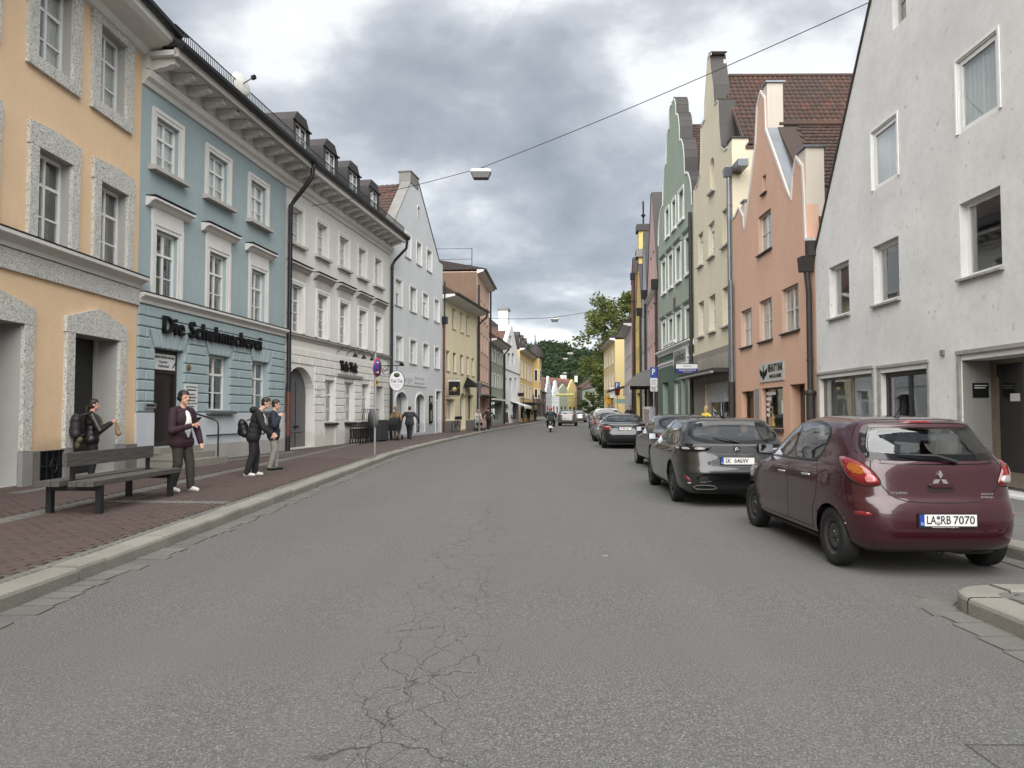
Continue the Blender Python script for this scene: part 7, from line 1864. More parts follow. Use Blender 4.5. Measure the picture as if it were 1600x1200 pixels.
 def interior(s, zs, y_front, y_rear, w_):
  SEATM = simple('seat_fabric', (0.03, 0.03, 0.033), 0.9, var=0.2)
  def rbox(m, x0, x1, y0, y1, z0, z1, r_=0.05):
   pts = [(x0 + r_, z0), (x1 - r_, z0), (x1, z0 + r_), (x1, z1 - r_), (x1 - r_, z1), (x0 + r_, z1), (x0, z1 - r_), (x0, z0 + r_)]; m.prism(pts, 'y', y0, y1, SEATM)
  for sx in (-1, 1):
   m = MB(); rbox(m, sx * w_ * 0.5 - 0.24, sx * w_ * 0.5 + 0.24, y_front - 0.1, y_front + 0.06, 0.45, zs + 0.05); rbox(m, sx * w_ * 0.5 - 0.24, sx * w_ * 0.5 + 0.24, y_front, y_front + 0.5, 0.35, 0.52); rbox(m, sx * w_ * 0.5 - 0.13, sx * w_ * 0.5 + 0.13, y_front - 0.12, y_front - 0.02, zs + 0.08, zs + 0.26); m.build('front_seat', SEATM, s.root)
   m = MB(); rbox(m, sx * w_ * 0.5 - 0.12, sx * w_ * 0.5 + 0.12, y_rear - 0.06, y_rear + 0.04, zs + 0.0, zs + 0.15); m.build('headrest', SEATM, s.root)
  m = MB(); rbox(m, -w_ * 0.9, w_ * 0.9, y_rear - 0.1, y_rear + 0.08, 0.45, zs); m.box(-w_ * 0.92, w_ * 0.92, y_rear - 0.45, y_rear - 0.11, zs - 0.12, zs - 0.1, SEATM); m.build('rear_seat', SEATM, s.root)
  m = MB(); m.box(-w_ * 0.9, w_ * 0.9, y_front + 0.75, y_front + 1.05, 0.5, zs + 0.02, SEATM); m.tube([(-w_ * .5 + 0.17 * math.cos(a), y_front + 0.62 + 0.06 * math.sin(a), zs - 0.02 + 0.17 * math.sin(a)) for a in [2 * math.pi * k / 18 for k in range(19)]], 0.014, 6, BLACK); m.build('dashboard', SEATM, s.root)
 def mirror(s, y, z, paintm, sg):
  p = s.surf('y', y, z, sg); c_ = p + Vector((sg * 0.13, 0.0, 0.05)); m = MB(); vs = []; fs = []; nu, nv = 12, 8
  for i in range(nv + 1):
   th = math.pi * i / nv
   for k in range(nu):
    ph = 2 * math.pi * k / nu
    def q(t, e): return math.copysign(abs(t) ** e, t)
    vs.append((c_.x + 0.105 * q(math.cos(ph), .7) * q(math.sin(th), .7), c_.y + 0.07 * q(math.sin(ph), .8) * q(math.sin(th), .7), c_.z + 0.075 * q(math.cos(th), .8)))
  for i in range(nv):
   for k in range(nu): fs.append((i * nu + k, i * nu + (k + 1) % nu, (i + 1) * nu + (k + 1) % nu, (i + 1) * nu + k))
  m.add(vs, fs, paintm, True); m.tube([p - Vector((sg * 0.03, 0, 0)), c_ - Vector((sg * 0.05, 0, 0.045))], 0.028, 8, CARBLACK); o = m.build('mirror', paintm, s.root)
  MB().box(c_.x - 0.085, c_.x + 0.085, c_.y - 0.072, c_.y - 0.066, c_.z - 0.055, c_.z + 0.055).build('mirror_glass', simple('mirror_glass', (0.22, 0.23, 0.25), 0.06, 1.0, var=0), o)
 def plate(s, txt, z, y=None, w_=0.52, country=None, seals=True, tilt=0.0, x=0.0):
  p = s.surf('x', x, z); y = p.y - 0.014 if y is None else y
  m = MB(); m.box(-w_ / 2 - 0.012, w_ / 2 + 0.012, -0.004, 0.012, -0.068, 0.064, CARBLACK); pf = m.build('number_plate', CARBLACK, s.root, (x, y, z), (tilt, 0, 0))
  MB().box(-w_ / 2 + 0.042, w_ / 2, -0.008, -0.0045, -0.05, 0.055).build('plate_face', PLATEW, pf); MB().box(-w_ / 2, -w_ / 2 + 0.041, -0.008, -0.0045, -0.05, 0.055).build('plate_band', PLATEB, pf)
  x0 = -w_ / 2 + 0.055;
  if country: text(country, 0.03, PLATEW, pf, (-w_ / 2 + 0.02, -0.0092, -0.03), height=0.022, extrude=0.0006)
  for (tx, xa, wa) in txt: text(tx, 0.1, INK, pf, (x0 + xa + wa / 2, -0.0092, 0.002), width=wa, height=0.075, extrude=0.0008, offset=0.001)
  return pf
 def std(s, mat, wb_r, wb_f, wr, track, wd, style, sidewin, rearwin, frontwin, belt, handles=(), seats=None, door_seams=(), roofmat=None, mirror=None):
  s.body(mat, sidewin, rearwin, frontwin, (wb_r, wb_f), wr)
  for sg in (-1, 1):
   for q in sidewin: s.glass(q, 'y', sg, 0.03)
   for y in (wb_r, wb_f): s.wheel(track, y, wr, wd, style, sg)
   for (y, z) in handles:
    p = s.surf('y', y, z, sg); m = MB(); m.tube([p + Vector((sg * 0.0, -0.085, 0)), p + Vector((sg * 0.03, -0.06, 0.004)), p + Vector((sg * 0.032, 0.05, 0.0)), p + Vector((0, 0.085, 0))], [0.009, 0.014, 0.014, 0.009], 8, CHROME if s.sp.get('chrome') else mat); m.build('door_handle', None, s.root)
   for ln in door_seams: s.line('door_seam', ln, 'y', 0.007, SEAM, 0.0016, sg)
   s.ring('wheel_arch', [(wb_r + wr * 1.13 * math.cos(a), wr + wr * 1.13 * math.sin(a)) for a in [R(q) for q in range(-18, 199, 6)]], 'y', -0.001, 0.022, mat, 0.004, sg, smooth=0) if False else None
   if mirror: s.mirror(mirror[0], mirror[1], mirror[2], sg)
  if rearwin: s.glass(rearwin, 'x', 1, 0.05, name='rear_window')
  if frontwin: s.glass(frontwin, 'f', 1, 0.05, name='windscreen')
  if seats: s.interior(*seats)
# ---- maroon small hatchback
MAROON = paint('maroon_paint', (0.034, 0.0018, 0.0085), 0.15)
SP_H = dict(rear=[(0.20, -1.66), (0.27, -1.83), (0.36, -1.885), (0.50, -1.90), (0.60, -1.895), (0.68, -1.87), (0.74, -1.83), (0.85, -1.81), (0.98, -1.79), (1.05, -1.765), (1.10, -1.715), (1.25, -1.575), (1.36, -1.47), (1.41, -1.445), (1.445, -1.38), (1.475, -1.15), (1.495, -0.75), (1.505, -0.3)],
 front=[(0.20, 1.55), (0.30, 1.80), (0.48, 1.88), (0.62, 1.87), (0.74, 1.80), (0.82, 1.66), (0.89, 1.42), (0.945, 1.15), (0.99, 0.98), (1.10, 0.80), (1.25, 0.55), (1.38, 0.30), (1.43, 0.17), (1.465, 0.0), (1.49, -0.15), (1.505, -0.25)],
 w=[(0.20, 0.72), (0.27, 0.79), (0.36, 0.812), (0.55, 0.830), (0.75, 0.832), (0.88, 0.822), (0.97, 0.800), (1.03, 0.772), (1.20, 0.708), (1.35, 0.640), (1.41, 0.605), (1.45, 0.545), (1.48, 0.44), (1.498, 0.25), (1.505, 0.03)], hood=(0.80, 1.0), nr=6.2, nf=4.0, chrome=True)
def hatch(loc, rz):
 c = Car('hatchback_car', 'maroon small hatchback parked nearest the camera with plate LA RB 7070', SP_H, loc, rz, 1.0)
 sw1 = [(0.74, 1.02), (0.50, 1.20), (0.22, 1.345), (0.02, 1.405), (-0.12, 1.415), (-0.17, 1.02)]
 sw2 = [(-0.25, 1.02), (-0.21, 1.415), (-0.55, 1.41), (-0.86, 1.375), (-0.98, 1.30), (-0.99, 1.20), (-0.90, 1.035)]
 rw = [(-0.56, 1.12), (0.56, 1.12), (0.585, 1.18), (0.50, 1.345), (0.46, 1.375), (-0.46, 1.375), (-0.50, 1.345), (-0.585, 1.18)]
 fw_ = [(-0.68, 1.02), (0.68, 1.02), (0.55, 1.38), (-0.55, 1.38)]
 seams = [[(-0.19, 1.0), (-0.195, 0.7), (-0.17, 0.33)], [(0.80, 0.98), (0.86, 0.75), (0.84, 0.4), (0.74, 0.32)], [(0.74, 0.315), (-0.17, 0.315), (-0.85, 0.315)], [(-0.93, 1.0), (-1.02, 0.88), (-0.98, 0.66), (-0.88, 0.52), (-0.85, 0.32)]]
 c.std(MAROON, -1.265, 1.185, 0.288, 0.715, 0.172, 'steel', [sw1, sw2], rw, fw_, 1.0, [(-0.02, 0.845), (-0.74, 0.865)], (0.95, 0.05, -0.85, 0.66), seams, mirror=(0.66, 1.02, CARBLACK))
 # hatch outline, bumper crease, wide black glass border
 c.ring('rear_glass_border', rw, 'x', 0.0, 0.085, GLOSSBLK, 0.0026)
 c.line('hatch_seam', [(-0.60, 1.06), (-0.62, 0.98), (-0.53, 0.82), (-0.42, 0.715), (-0.2, 0.69), (0.2, 0.69), (0.42, 0.715), (0.53, 0.82), (0.62, 0.98), (0.60, 1.06)], 'x', 0.008, SEAM, 0.002)
 c.line('bumper_crease', [(-0.62, 0.47), (-0.56, 0.40), (-0.4, 0.375), (0.4, 0.375), (0.56, 0.40), (0.62, 0.47)], 'x', 0.012, MAROON, 0.012)
 for sg in (-1, 1):
  # tail lamp wrapping round the corner (arc length along the body outline)
  pl = [(0.56, 0.84), (0.70, 0.83), (0.82, 0.87), (0.93, 0.97), (1.00, 1.06), (0.97, 1.10), (0.85, 1.10), (0.70, 1.06), (0.60, 0.97), (0.545, 0.88)]
  t_ = c.patch('tail_lamp', pl, 's', REDL, 0.006, 0.03, 7, sg, smooth=2)
  c.patch('indicator_lens', [(0.66, 0.94), (0.76, 0.94), (0.84, 0.99), (0.80, 1.03), (0.70, 1.02)], 's', AMBER, 0.039, 0.0, 4, sg, t_)
  c.patch('reversing_lens', [(0.575, 0.865), (0.67, 0.855), (0.69, 0.91), (0.66, 0.945), (0.60, 0.94), (0.57, 0.90)], 's', CLEARL if sg > 0 else PINKL, 0.041, 0.002, 4, sg, t_)
  c.ring('lamp_gap', pl, 's', -0.004, 0.008, SEAM, 0.002, sg)
  c.patch('rear_reflector', [(0.66, 0.555), (0.84, 0.56), (0.85, 0.585), (0.82, 0.60), (0.66, 0.595)], 's', REDL, 0.004, 0.004, 3, sg, smooth=1)
  c.line('sill_strip', [(0.78, 0.235), (-0.9, 0.235)], 'y', 0.05, CARBLACK, 0.012, sg)
  c.line('belt_trim', [(0.74, 1.0), (0.1, 1.003), (-0.5, 1.01), (-0.92, 1.025)], 'y', 0.018, CARBLACK, 0.006, sg)
  c.patch('side_repeater', [(0.97, 0.80), (1.03, 0.80), (1.04, 0.825), (0.98, 0.825)], 'y', CLEARL, 0.003, 0.006, 3, sg, smooth=1)
  c.patch('headlamp', [(1.45, 0.70), (1.62, 0.66), (1.70, 0.72), (1.55, 0.82), (1.35, 0.86)], 'y', CLEARL, 0.004, 0.01, 4, sg)
 c.ring('fuel_cap', [(-1.17 + 0.085 * math.cos(a), 0.86 + 0.085 * math.sin(a)) for a in [2 * math.pi * k / 24 for k in range(24)]], 'y', 0.0, 0.006, SEAM, 0.002, -1, smooth=0)
 # high stop lamp in the roof spoiler
 c.patch('stop_lamp', [(-0.17, 1.425), (0.17, 1.425), (0.16, 1.447), (-0.16, 1.447)], 'x', REDL, 0.006, 0.004, 3, smooth=1)
 # rear wiper
 a = c.surf('x', 0.17, 1.06) + Vector((0, -0.025, 0)); e = c.surf('x', -0.34, 1.13) + Vector((0, -0.03, 0)); mdl = a.lerp(e, 0.35) + Vector((0, -0.01, 0.035))
 m = MB(); m.tube([a, mdl, a.lerp(e, 0.6) + Vector((0, -.005, 0.02)), e], [0.020, 0.017, 0.012, 0.006], 8, CARBLACK); m.build('rear_wiper', CARBLACK, c.root)
 # emblem of three diamonds, handle recess, lettering
 p = c.surf('x', 0.0, 0.905); em = MB()
 for ang in (90, 210, 330):
  A = R(ang); d1 = Vector((math.cos(A), 0, math.sin(A))); d2 = Vector((-math.sin(A), 0, math.cos(A))); s_ = 0.041
  q = [Vector((0, 0, 0)), d1 * s_ + d2 * s_ * 0.52, d1 * s_ * 2.0, d1 * s_ - d2 * s_ * 0.52]; q = [q[0] + (d1 * 0.003)] + q[1:]
  em.add([v + Vector((0, -0.008, 0)) for v in q] + [v + Vector((0, 0.004, 0)) for v in q], [(0, 1, 2, 3), (0, 4, 5, 1), (1, 5, 6, 2), (2, 6, 7, 3), (3, 7, 4, 0)], CHROME)
 em.build('emblem', CHROME, c.root, p + Vector((0, -0.004, 0)))
 c.patch('handle_recess', [(-0.12, 0.775), (0.12, 0.775), (0.13, 0.80), (0.12, 0.85), (-0.12, 0.85), (-0.13, 0.80)], 'x', simple('maroon_shadow_trim', (0.03, 0.004, 0.009), 0.4, var=0), 0.002, 0, 3)
 p = c.surf('x', 0, 0.83); MB().prism([(-0.10, 0.0), (0.10, 0.0), (0.115, 0.02), (0.10, 0.028), (-0.10, 0.028), (-0.115, 0.02)], 'y', -0.02, 0.01, MAROON).build('hatch_handle', MAROON, c.root, (p.x, p.y - 0.004, p.z))
 p = c.surf('x', -0.40, 0.775); n_ = c.nrm('x', -0.40, 0.775); text('MITSUBISHI', 0.03, CHROME, c.root, p + n_ * 0.004, rot=(R(88), 0, math.atan2(n_.x, -n_.y)), width=0.155, height=0.022, extrude=0.002)
 for k, tx in enumerate(('SPACE STAR', 'INTENSE+')):
  p = c.surf('x', 0.42, 0.765 - 0.028 * k); n_ = c.nrm('x', 0.42, 0.765); text(tx, 0.03, CHROME, c.root, p + n_ * 0.004, rot=(R(88), 0, math.atan2(n_.x, -n_.y)), width=0.12, height=0.018, extrude=0.002)
 pf = c.plate([('LA', 0.005, 0.085), ('RB', 0.135, 0.09), ('7070', 0.25, 0.195)], 0.535, country='D')
 m = MB(); m.lathe([(0.0, -0.0095), (0.017, -0.0095), (0.017, -0.008)], 14, simple('seal_blue', (0.05, 0.12, 0.2), 0.5, var=0.2), axis='y', c=(-0.092, 0, 0.028)); m.lathe([(0.0, -0.0095), (0.02, -0.0095), (0.02, -0.008)], 14, simple('seal_grey', (0.3, 0.33, 0.3), 0.5, var=0.4, scale=60), axis='y', c=(-0.092, 0, -0.022)); m.build('plate_seal', None, pf)
 text('www.Autohaus-Dinzinger.de', 0.02, PLATEW, pf, (-0.03, -0.0052, -0.060), width=0.24, height=0.013, extrude=0.0006)
 # antenna, tow eye, silencer
 z_ = 1.487; m = MB(); m.lathe([(0.03, 0), (0.02, 0.02), (0.0, 0.026)], 12, CARBLACK, c=(0.0, -1.05, z_ - 0.005)); m.tube([(0, -1.05, z_ + 0.01), (0.0, -1.20, z_ + 0.20)], [0.006, 0.004], 6, CARBLACK); m.build('antenna', CARBLACK, c.root)
 m = MB(); m.tube([(0.06 + 0.03 * math.cos(a), -1.66, 0.20 + 0.035 * math.sin(a)) for a in [R(q) for q in range(-200, 40, 20)]], 0.008, 6, BLACK); m.build('tow_eye', BLACK, c.root)
 m = MB(); m.lathe([(0, -0.2), (0.075, -0.19), (0.09, -0.1), (0.09, 0.1), (0.075, 0.19), (0, 0.2)], 16, simple('exhaust_metal', (0.06, 0.055, 0.05), 0.6, 0.6), axis='x', c=(0.42, -1.55, 0.25)); m.build('silencer', None, c.root)
 return c
C0 = hatch((4.03, 8.58, zroad(8.5) + 0.0), R(-0.6))
# ---- templates for the other cars
def tmpl(kind, L, W, H, dz=0.0):
 """side profile for a body style, built from fractions of length and height"""
 h2, hw = L / 2, W / 2
 if kind == 'wagon':
  rear = [(0.20, -h2 + .22), (0.30, -h2 + .06), (0.42, -h2 + .015), (0.55, -h2), (0.66, -h2 + .02), (0.74, -h2 + .03), (0.90, -h2 + .05), (0.99, -h2 + .05), (1.04, -h2 + .11), (1.20, -h2 + .33), (1.32, -h2 + .49), (H - .075, -h2 + .52), (H - .04, -h2 + .62), (H - .015, -h2 + 1.2), (H, -h2 + 1.9)]
  front = [(0.20, h2 - .3), (0.32, h2 - .05), (0.5, h2), (0.66, h2 - .03), (0.76, h2 - .2), (0.84, h2 - .55), (0.90, h2 - .95), (0.95, h2 - 1.18), (1.05, h2 - 1.38), (1.25, h2 - 1.85), (H - .08, h2 - 2.15), (H - .03, h2 - 2.35), (H, h2 - 2.6)]
 elif kind == 'sedan':
  rear = [(0.20, -h2 + .25), (0.30, -h2 + .06), (0.42, -h2 + .01), (0.56, -h2), (0.70, -h2 + .03), (0.84, -h2 + .05), (0.95, -h2 + .05), (1.0, -h2 + .09), (1.025, -h2 + .25), (1.05, -h2 + .5), (1.12, -h2 + .66), (1.25, -h2 + .96), (H - .07, -h2 + 1.25), (H - .03, -h2 + 1.5), (H, -h2 + 2.1)]
  front = [(0.20, h2 - .3), (0.32, h2 - .05), (0.5, h2), (0.66, h2 - .03), (0.76, h2 - .2), (0.84, h2 - .6), (0.90, h2 - 1.1), (0.95, h2 - 1.4), (1.05, h2 - 1.6), (1.25, h2 - 2.0), (H - .07, h2 - 2.25), (H - .03, h2 - 2.4), (H, h2 - 2.5)]
 elif kind == 'hatch':
  rear = [(0.20, -h2 + .22), (0.30, -h2 + .05), (0.44, -h2), (0.58, -h2 + .0), (0.70, -h2 + .05), (0.95, -h2 + .09), (1.03, -h2 + .13), (1.12, -h2 + .22), (1.28, -h2 + .38), (H - .10, -h2 + .48), (H - .06, -h2 + .55), (H - .02, -h2 + 1.0), (H, -h2 + 1.6)]
  front = [(0.20, h2 - .3), (0.32, h2 - .05), (0.5, h2), (0.68, h2 - .04), (0.80, h2 - .2), (0.88, h2 - .5), (0.94, h2 - .8), (0.99, h2 - 1.0), (1.08, h2 - 1.15), (1.28, h2 - 1.55), (H - .08, h2 - 1.8), (H - .03, h2 - 1.95), (H, h2 - 2.05)]
 else:   # suv / van-like
  rear = [(0.24, -h2 + .2), (0.36, -h2 + .04), (0.55, -h2), (0.75, -h2 + .02), (0.95, -h2 + .05), (1.08, -h2 + .07), (1.2, -h2 + .14), (1.42, -h2 + .28), (H - .10, -h2 + .38), (H - .05, -h2 + .46), (H - .02, -h2 + .9), (H, -h2 + 1.5)]
  front = [(0.24, h2 - .25), (0.36, h2 - .04), (0.6, h2), (0.85, h2 - .05), (0.95, h2 - .25), (1.02, h2 - .65), (1.08, h2 - .95), (1.18, h2 - 1.15), (1.42, h2 - 1.5), (H - .1, h2 - 1.75), (H - .04, h2 - 1.95), (H, h2 - 2.1)]
 z0 = rear[0][0]; bl = 0.97 if kind != 'suv' else 1.1
 w_ = [(z0, hw * .86), (z0 + .08, hw * .95), (z0 + .2, hw * .98), (0.58, hw), (0.78, hw), (bl - .07, hw * .985), (bl, hw * .955), (bl + .05, hw * .925), ((bl + H) / 2, hw * .85), (H - .12, hw * .76), (H - .07, hw * .72), (H - .035, hw * .62), (H - .015, hw * .48), (H - .004, hw * .25), (H, hw * .03)]
 return dict(rear=rear, front=front, w=w_, hood=(0.78, 1.0) if kind != 'suv' else (0.88, 1.15), nr=6.2, nf=4.2)
def gen_car(name, label, kind, L, W, H, mat, loc, rz=0.0, res=0.6, style='alloy', wr=0.31, lamps='block', plate=None, wheelbase=None, cat='car', group='cars parked along the kerb', seats=True, country='D', chrome=False, lampz=None):
 sp = tmpl(kind, L, W, H); sp['chrome'] = chrome; c = Car(name, label, sp, loc, rz, res, cat, group); h2, hw = L / 2, W / 2
 wb_ = wheelbase or L * 0.6; yr = -wb_ / 2 - 0.03; yf = wb_ / 2 - 0.03 + (0.0 if kind != 'sedan' else 0.08)
 bl = 0.985 if kind != 'suv' else 1.115; zt = H - 0.105
 A = sp['front']; fa = pchip(A); y1 = fa(bl + 0.04) - 0.18; yt = fa(zt) - 0.08; ra = pchip(sp['rear']); yb = ra(bl + .06) + (0.42 if kind != 'sedan' else 0.62); ytr = ra(zt) + (0.28 if kind != 'sedan' else 0.15)
 mid = (yt + ytr) / 2 + 0.08
 sw1 = [(y1, bl), (yt, zt - .02), (yt - .25, zt), (mid + 0.05, zt + .005), (mid + 0.03, bl)]
 sw2 = [(mid - 0.05, bl), (mid - 0.03, zt + .005), (ytr + 0.25, zt - .005), (ytr + 0.02, zt - .06), (yb, bl + .06), (yb + .12, bl)]
 rz0 = {'wagon': 1.06, 'sedan': 1.10, 'hatch': 1.07, 'suv': 1.2}[kind]; f0 = pchip(sp['w'])
 rw = [(-f0(rz0) + .13, rz0), (f0(rz0) - .13, rz0), (f0(zt - .02) - .13, zt - .02), (-f0(zt - .02) + .13, zt - .02)]
 fz = {'wagon': 1.0, 'sedan': 1.0, 'hatch': 1.05, 'suv': 1.18}[kind]; fw_ = [(-f0(fz) + .1, fz), (f0(fz) - .1, fz), (f0(zt) - .1, zt), (-f0(zt) + .1, zt)]
 seams = [[(mid, bl - .02), (mid, 0.3)], [(y1 + .05, bl - .03), (y1 + .08, 0.5), (y1 - .05, 0.3)], [(yb + .1, bl - .02), (yb + .0, 0.8), (yr + wr * 1.3, 0.5), (yr + wr * 1.25, 0.3)]] if res > 0.5 else []
 c.std(mat, yr, yf, wr, hw - 0.135, 0.205, style, [sw1, sw2], rw, fw_, bl, [(mid - 0.75, 0.86), (mid + 0.12, 0.86)], ((bl - 0.02), 0.1, yb + 0.25, hw * 0.8) if seats else None, seams, mirror=(y1 - 0.08, bl + 0.0, CARBLACK))
 f1 = hw * 0.95; lz = lampz or {'wagon': 0.93, 'sedan': 0.86, 'hatch': 0.93, 'suv': 1.02}[kind]
 for sg in (-1, 1):
  if lamps == 'block': pl = [(f1 * .62, lz - .1), (f1 * 1.1, lz - .09), (f1 * 1.42, lz + .02), (f1 * 1.44, lz + .07), (f1 * .95, lz + .1), (f1 * .62, lz + .08)]
  elif lamps == 'tall': pl = [(f1 * .84, lz - .12), (f1 * 1.1, lz - .10), (f1 * 1.2, lz + .12), (f1 * 1.05, lz + .3), (f1 * .84, lz + .1)]
  else: pl = [(f1 * .50, lz - .05), (f1 * 1.36, lz - .045), (f1 * 1.5, lz + .02), (f1 * 1.45, lz + .045), (f1 * .45, lz + .045)]
  t_ = c.patch('tail_lamp', pl, 's', REDL if lamps != 'claw' else GLOSSBLK, 0.004, 0.015, 5, sg, smooth=1)
  if lamps == 'block': c.patch('clear_lens', [(f1 * .68, lz + .03), (f1 * .95, lz + .03), (f1 * .95, lz + .08), (f1 * .68, lz + .07)], 's', CLEARL, 0.021, 0, 3, sg, t_, smooth=1)
  if lamps == 'claw':
   for k in range(3): c.patch('light_bar', [(f1 * (.56 + .27 * k), lz - .012), (f1 * (.74 + .27 * k), lz - .012), (f1 * (.76 + .27 * k), lz + .018), (f1 * (.58 + .27 * k), lz + .018)], 's', CLEARL, 0.021, 0, 3, sg, t_, smooth=1)
  if res > 0.5 or True: c.line('sill_strip', [(yf - wr * 1.2, 0.255), (yr + wr * 1.2, 0.255)], 'y', 0.045, CARBLACK if not chrome else CHROME, 0.012, sg)
 c.patch('rear_valance', [(-hw * .72, 0.22), (hw * .72, 0.22), (hw * .74, 0.36), (-hw * .74, 0.36)], 'x', CARBLACK, 0.005, 0.0, 4, smooth=1)
 if plate: c.plate(plate, {'wagon': 0.74, 'sedan': 0.80, 'hatch': 0.72, 'suv': 0.75}[kind], country=country)
 if kind != 'sedan' and res > 0.45:
  a = c.surf('x', 0.05, rz0 - .03) + Vector((0, -0.02, 0)); e = c.surf('x', -0.35, rz0 + .05) + Vector((0, -0.025, 0)); MB().tube([a, a.lerp(e, .5) + Vector((0, -.01, .02)), e], [0.016, 0.013, 0.006], 6, CARBLACK).build('rear_wiper', CARBLACK, c.root)
 return c
def park(px_x, y, x_left, W): return (x_left + W / 2, y, zroad(y))
GREYP = paint('graphite_paint', (0.03, 0.031, 0.033), 0.5); SILV = paint('silver_paint', (0.26, 0.265, 0.27), 0.6); BLK = paint('black_car_paint', (0.003, 0.0045, 0.0055), 0.1); WHT = paint('white_car_paint', (0.62, 0.62, 0.61), 0.0); ANTH = paint('anthracite_paint', (0.06, 0.06, 0.062), 0.6); CHMP = paint('champagne_paint', (0.16, 0.15, 0.14), 0.5); REDD = paint('dark_rose_paint', (0.2, 0.14, 0.13), 0.4)
# dark grey estate car
W_ = 1.85
c = gen_car('estate_car', 'graphite grey estate car with plate SK 646W behind the maroon hatchback', 'wagon', 4.64, W_, 1.44, GREYP, (2.78 + W_ / 2, 13.75, zroad(13.7)), R(-3.2), 0.95, 'dark', 0.335, 'claw', [('SK', 0.01, 0.09), ('646W', 0.15, 0.22)], 2.73, country='PL')
p = c.surf('x', 0.0, 0.925); m = MB(); m.prism([(-0.05, 0.05), (0.05, 0.05), (0.055, 0.0), (0.03, -0.045), (0, -0.065), (-0.03, -0.045), (-0.055, 0.0)], 'y', -0.006, 0.006, GLOSSBLK); e_ = m.build('emblem', GLOSSBLK, c.root, (p.x, p.y - 0.008, p.z)); m = MB(); m.tube([(-0.025, -0.009, -0.03), (-0.02, -0.009, 0.02), (0.01, -0.009, 0.03), (0.025, -0.009, 0.005), (0.005, -0.009, -0.005)], 0.006, 5, CHROME); m.build('emblem_relief', CHROME, e_)
c.patch('rear_bumper_panel', [(-0.80, 0.36), (0.80, 0.36), (0.86, 0.50), (0.70, 0.545), (-0.70, 0.545), (-0.86, 0.50)], 'x', GLOSSBLK, 0.004, 0, 4, smooth=1)
c.line('hatch_crease', [(-0.78, 0.99), (0.78, 0.99)], 'x', 0.03, GLOSSBLK, 0.006)
for sg in (-1, 1):
 c.patch('bumper_lamp', [(0.72, 0.40), (0.80, 0.40), (0.90, 0.50), (0.82, 0.50)], 's', REDL, 0.008, 0.004, 3, sg, smooth=1); c.patch('bumper_reflector', [(0.74, 0.36), (0.80, 0.36), (0.82, 0.395), (0.73, 0.395)], 's', CLEARL, 0.008, 0.002, 3, sg, smooth=1)
 c.ring('exhaust_trim', [(0.30, 0.30), (0.62, 0.29), (0.70, 0.33), (0.62, 0.36), (0.38, 0.36)], 's', -0.008, 0.006, CHROME, 0.012, sg, smooth=1)
m = MB(); m.prism([(-0.12, 0.0), (0.12, 0.0), (0.02, 0.045), (-0.06, 0.05)], 'x', -0.02, 0.02, BLACK); q_ = m.build('roof_fin', BLACK, c.root, (0, -1.35, 1.415))
# silver-grey liftback in front of it
gen_car('saloon_car', 'shiny silver-grey saloon with chrome window line ahead of the estate car', 'sedan', 4.55, 1.82, 1.45, ANTH, (3.55 + 0.91, 19.7, zroad(19.7)), R(-1.5), 0.8, 'alloy', 0.32, 'block', None, 2.7, chrome=True)
# black saloon
gen_car('saloon_car', 'black saloon with red tail lamps and German plate, fourth in the parked row', 'sedan', 4.52, 1.82, 1.42, BLK, (3.76 + 0.91, 30.95, zroad(31)), R(-4.5), 0.8, 'alloy', 0.32, 'block', [('LA', 0.005, 0.085), ('BP', 0.135, 0.09), ('20', 0.26, 0.1)], 2.76, lampz=0.83)
c = gen_car('hatchback_car', 'silver hatchback parked ahead of the black saloon', 'hatch', 4.2, 1.76, 1.47, SILV, (4.1 + 0.88, 37.0, zroad(37)), R(-5), 0.6, 'alloy', 0.31, 'tall', None, 2.6)
gen_car('suv_car', 'white tall family car beyond the silver hatchback', 'suv', 4.5, 1.84, 1.66, WHT, (4.75 + 0.92, 43.5, zroad(43.5)), R(-5), 0.5, 'alloy', 0.34, 'tall', None, 2.65)
gen_car('hatchback_car', 'pale rose grey hatchback half hidden far along the parked row', 'hatch', 4.1, 1.74, 1.48, REDD, (5.55 + 0.87, 50.5, zroad(50.5)), R(-6), 0.45, 'alloy', 0.31, 'tall', None, 2.5)
gen_car('hatchback_car', 'dark car at the far end of the parked row', 'hatch', 4.3, 1.8, 1.52, BLK, (6.15 + 0.9, 57.0, zroad(57)), R(-6), 0.45, 'alloy', 0.32, 'tall', None, 2.6)
gen_car('hatchback_car', 'second dark car beyond, last of the parked row', 'hatch', 4.3, 1.8, 1.5, GREYP, (6.75 + 0.9, 63.5, zroad(63.5)), R(-6), 0.4, 'alloy', 0.32, 'tall', None, 2.6)
gen_car('suv_car', 'beige-grey crossover driving away in the middle distance', 'suv', 4.45, 1.84, 1.62, CHMP, (5.55, 71.5, zroad(71.5)), R(-7), 0.5, 'alloy', 0.34, 'tall', [('LA', 0.005, 0.085), ('KC', 0.135, 0.09), ('81', 0.26, 0.1)], 2.65, group='cars driving away')
gen_car('hatchback_car', 'white-roofed car driving ahead of the crossover', 'hatch', 4.2, 1.78, 1.5, SILV, (8.6, 92.0, zroad(92)), R(-10), 0.4, 'alloy', 0.31, 'tall', None, 2.55, group='cars driving away')
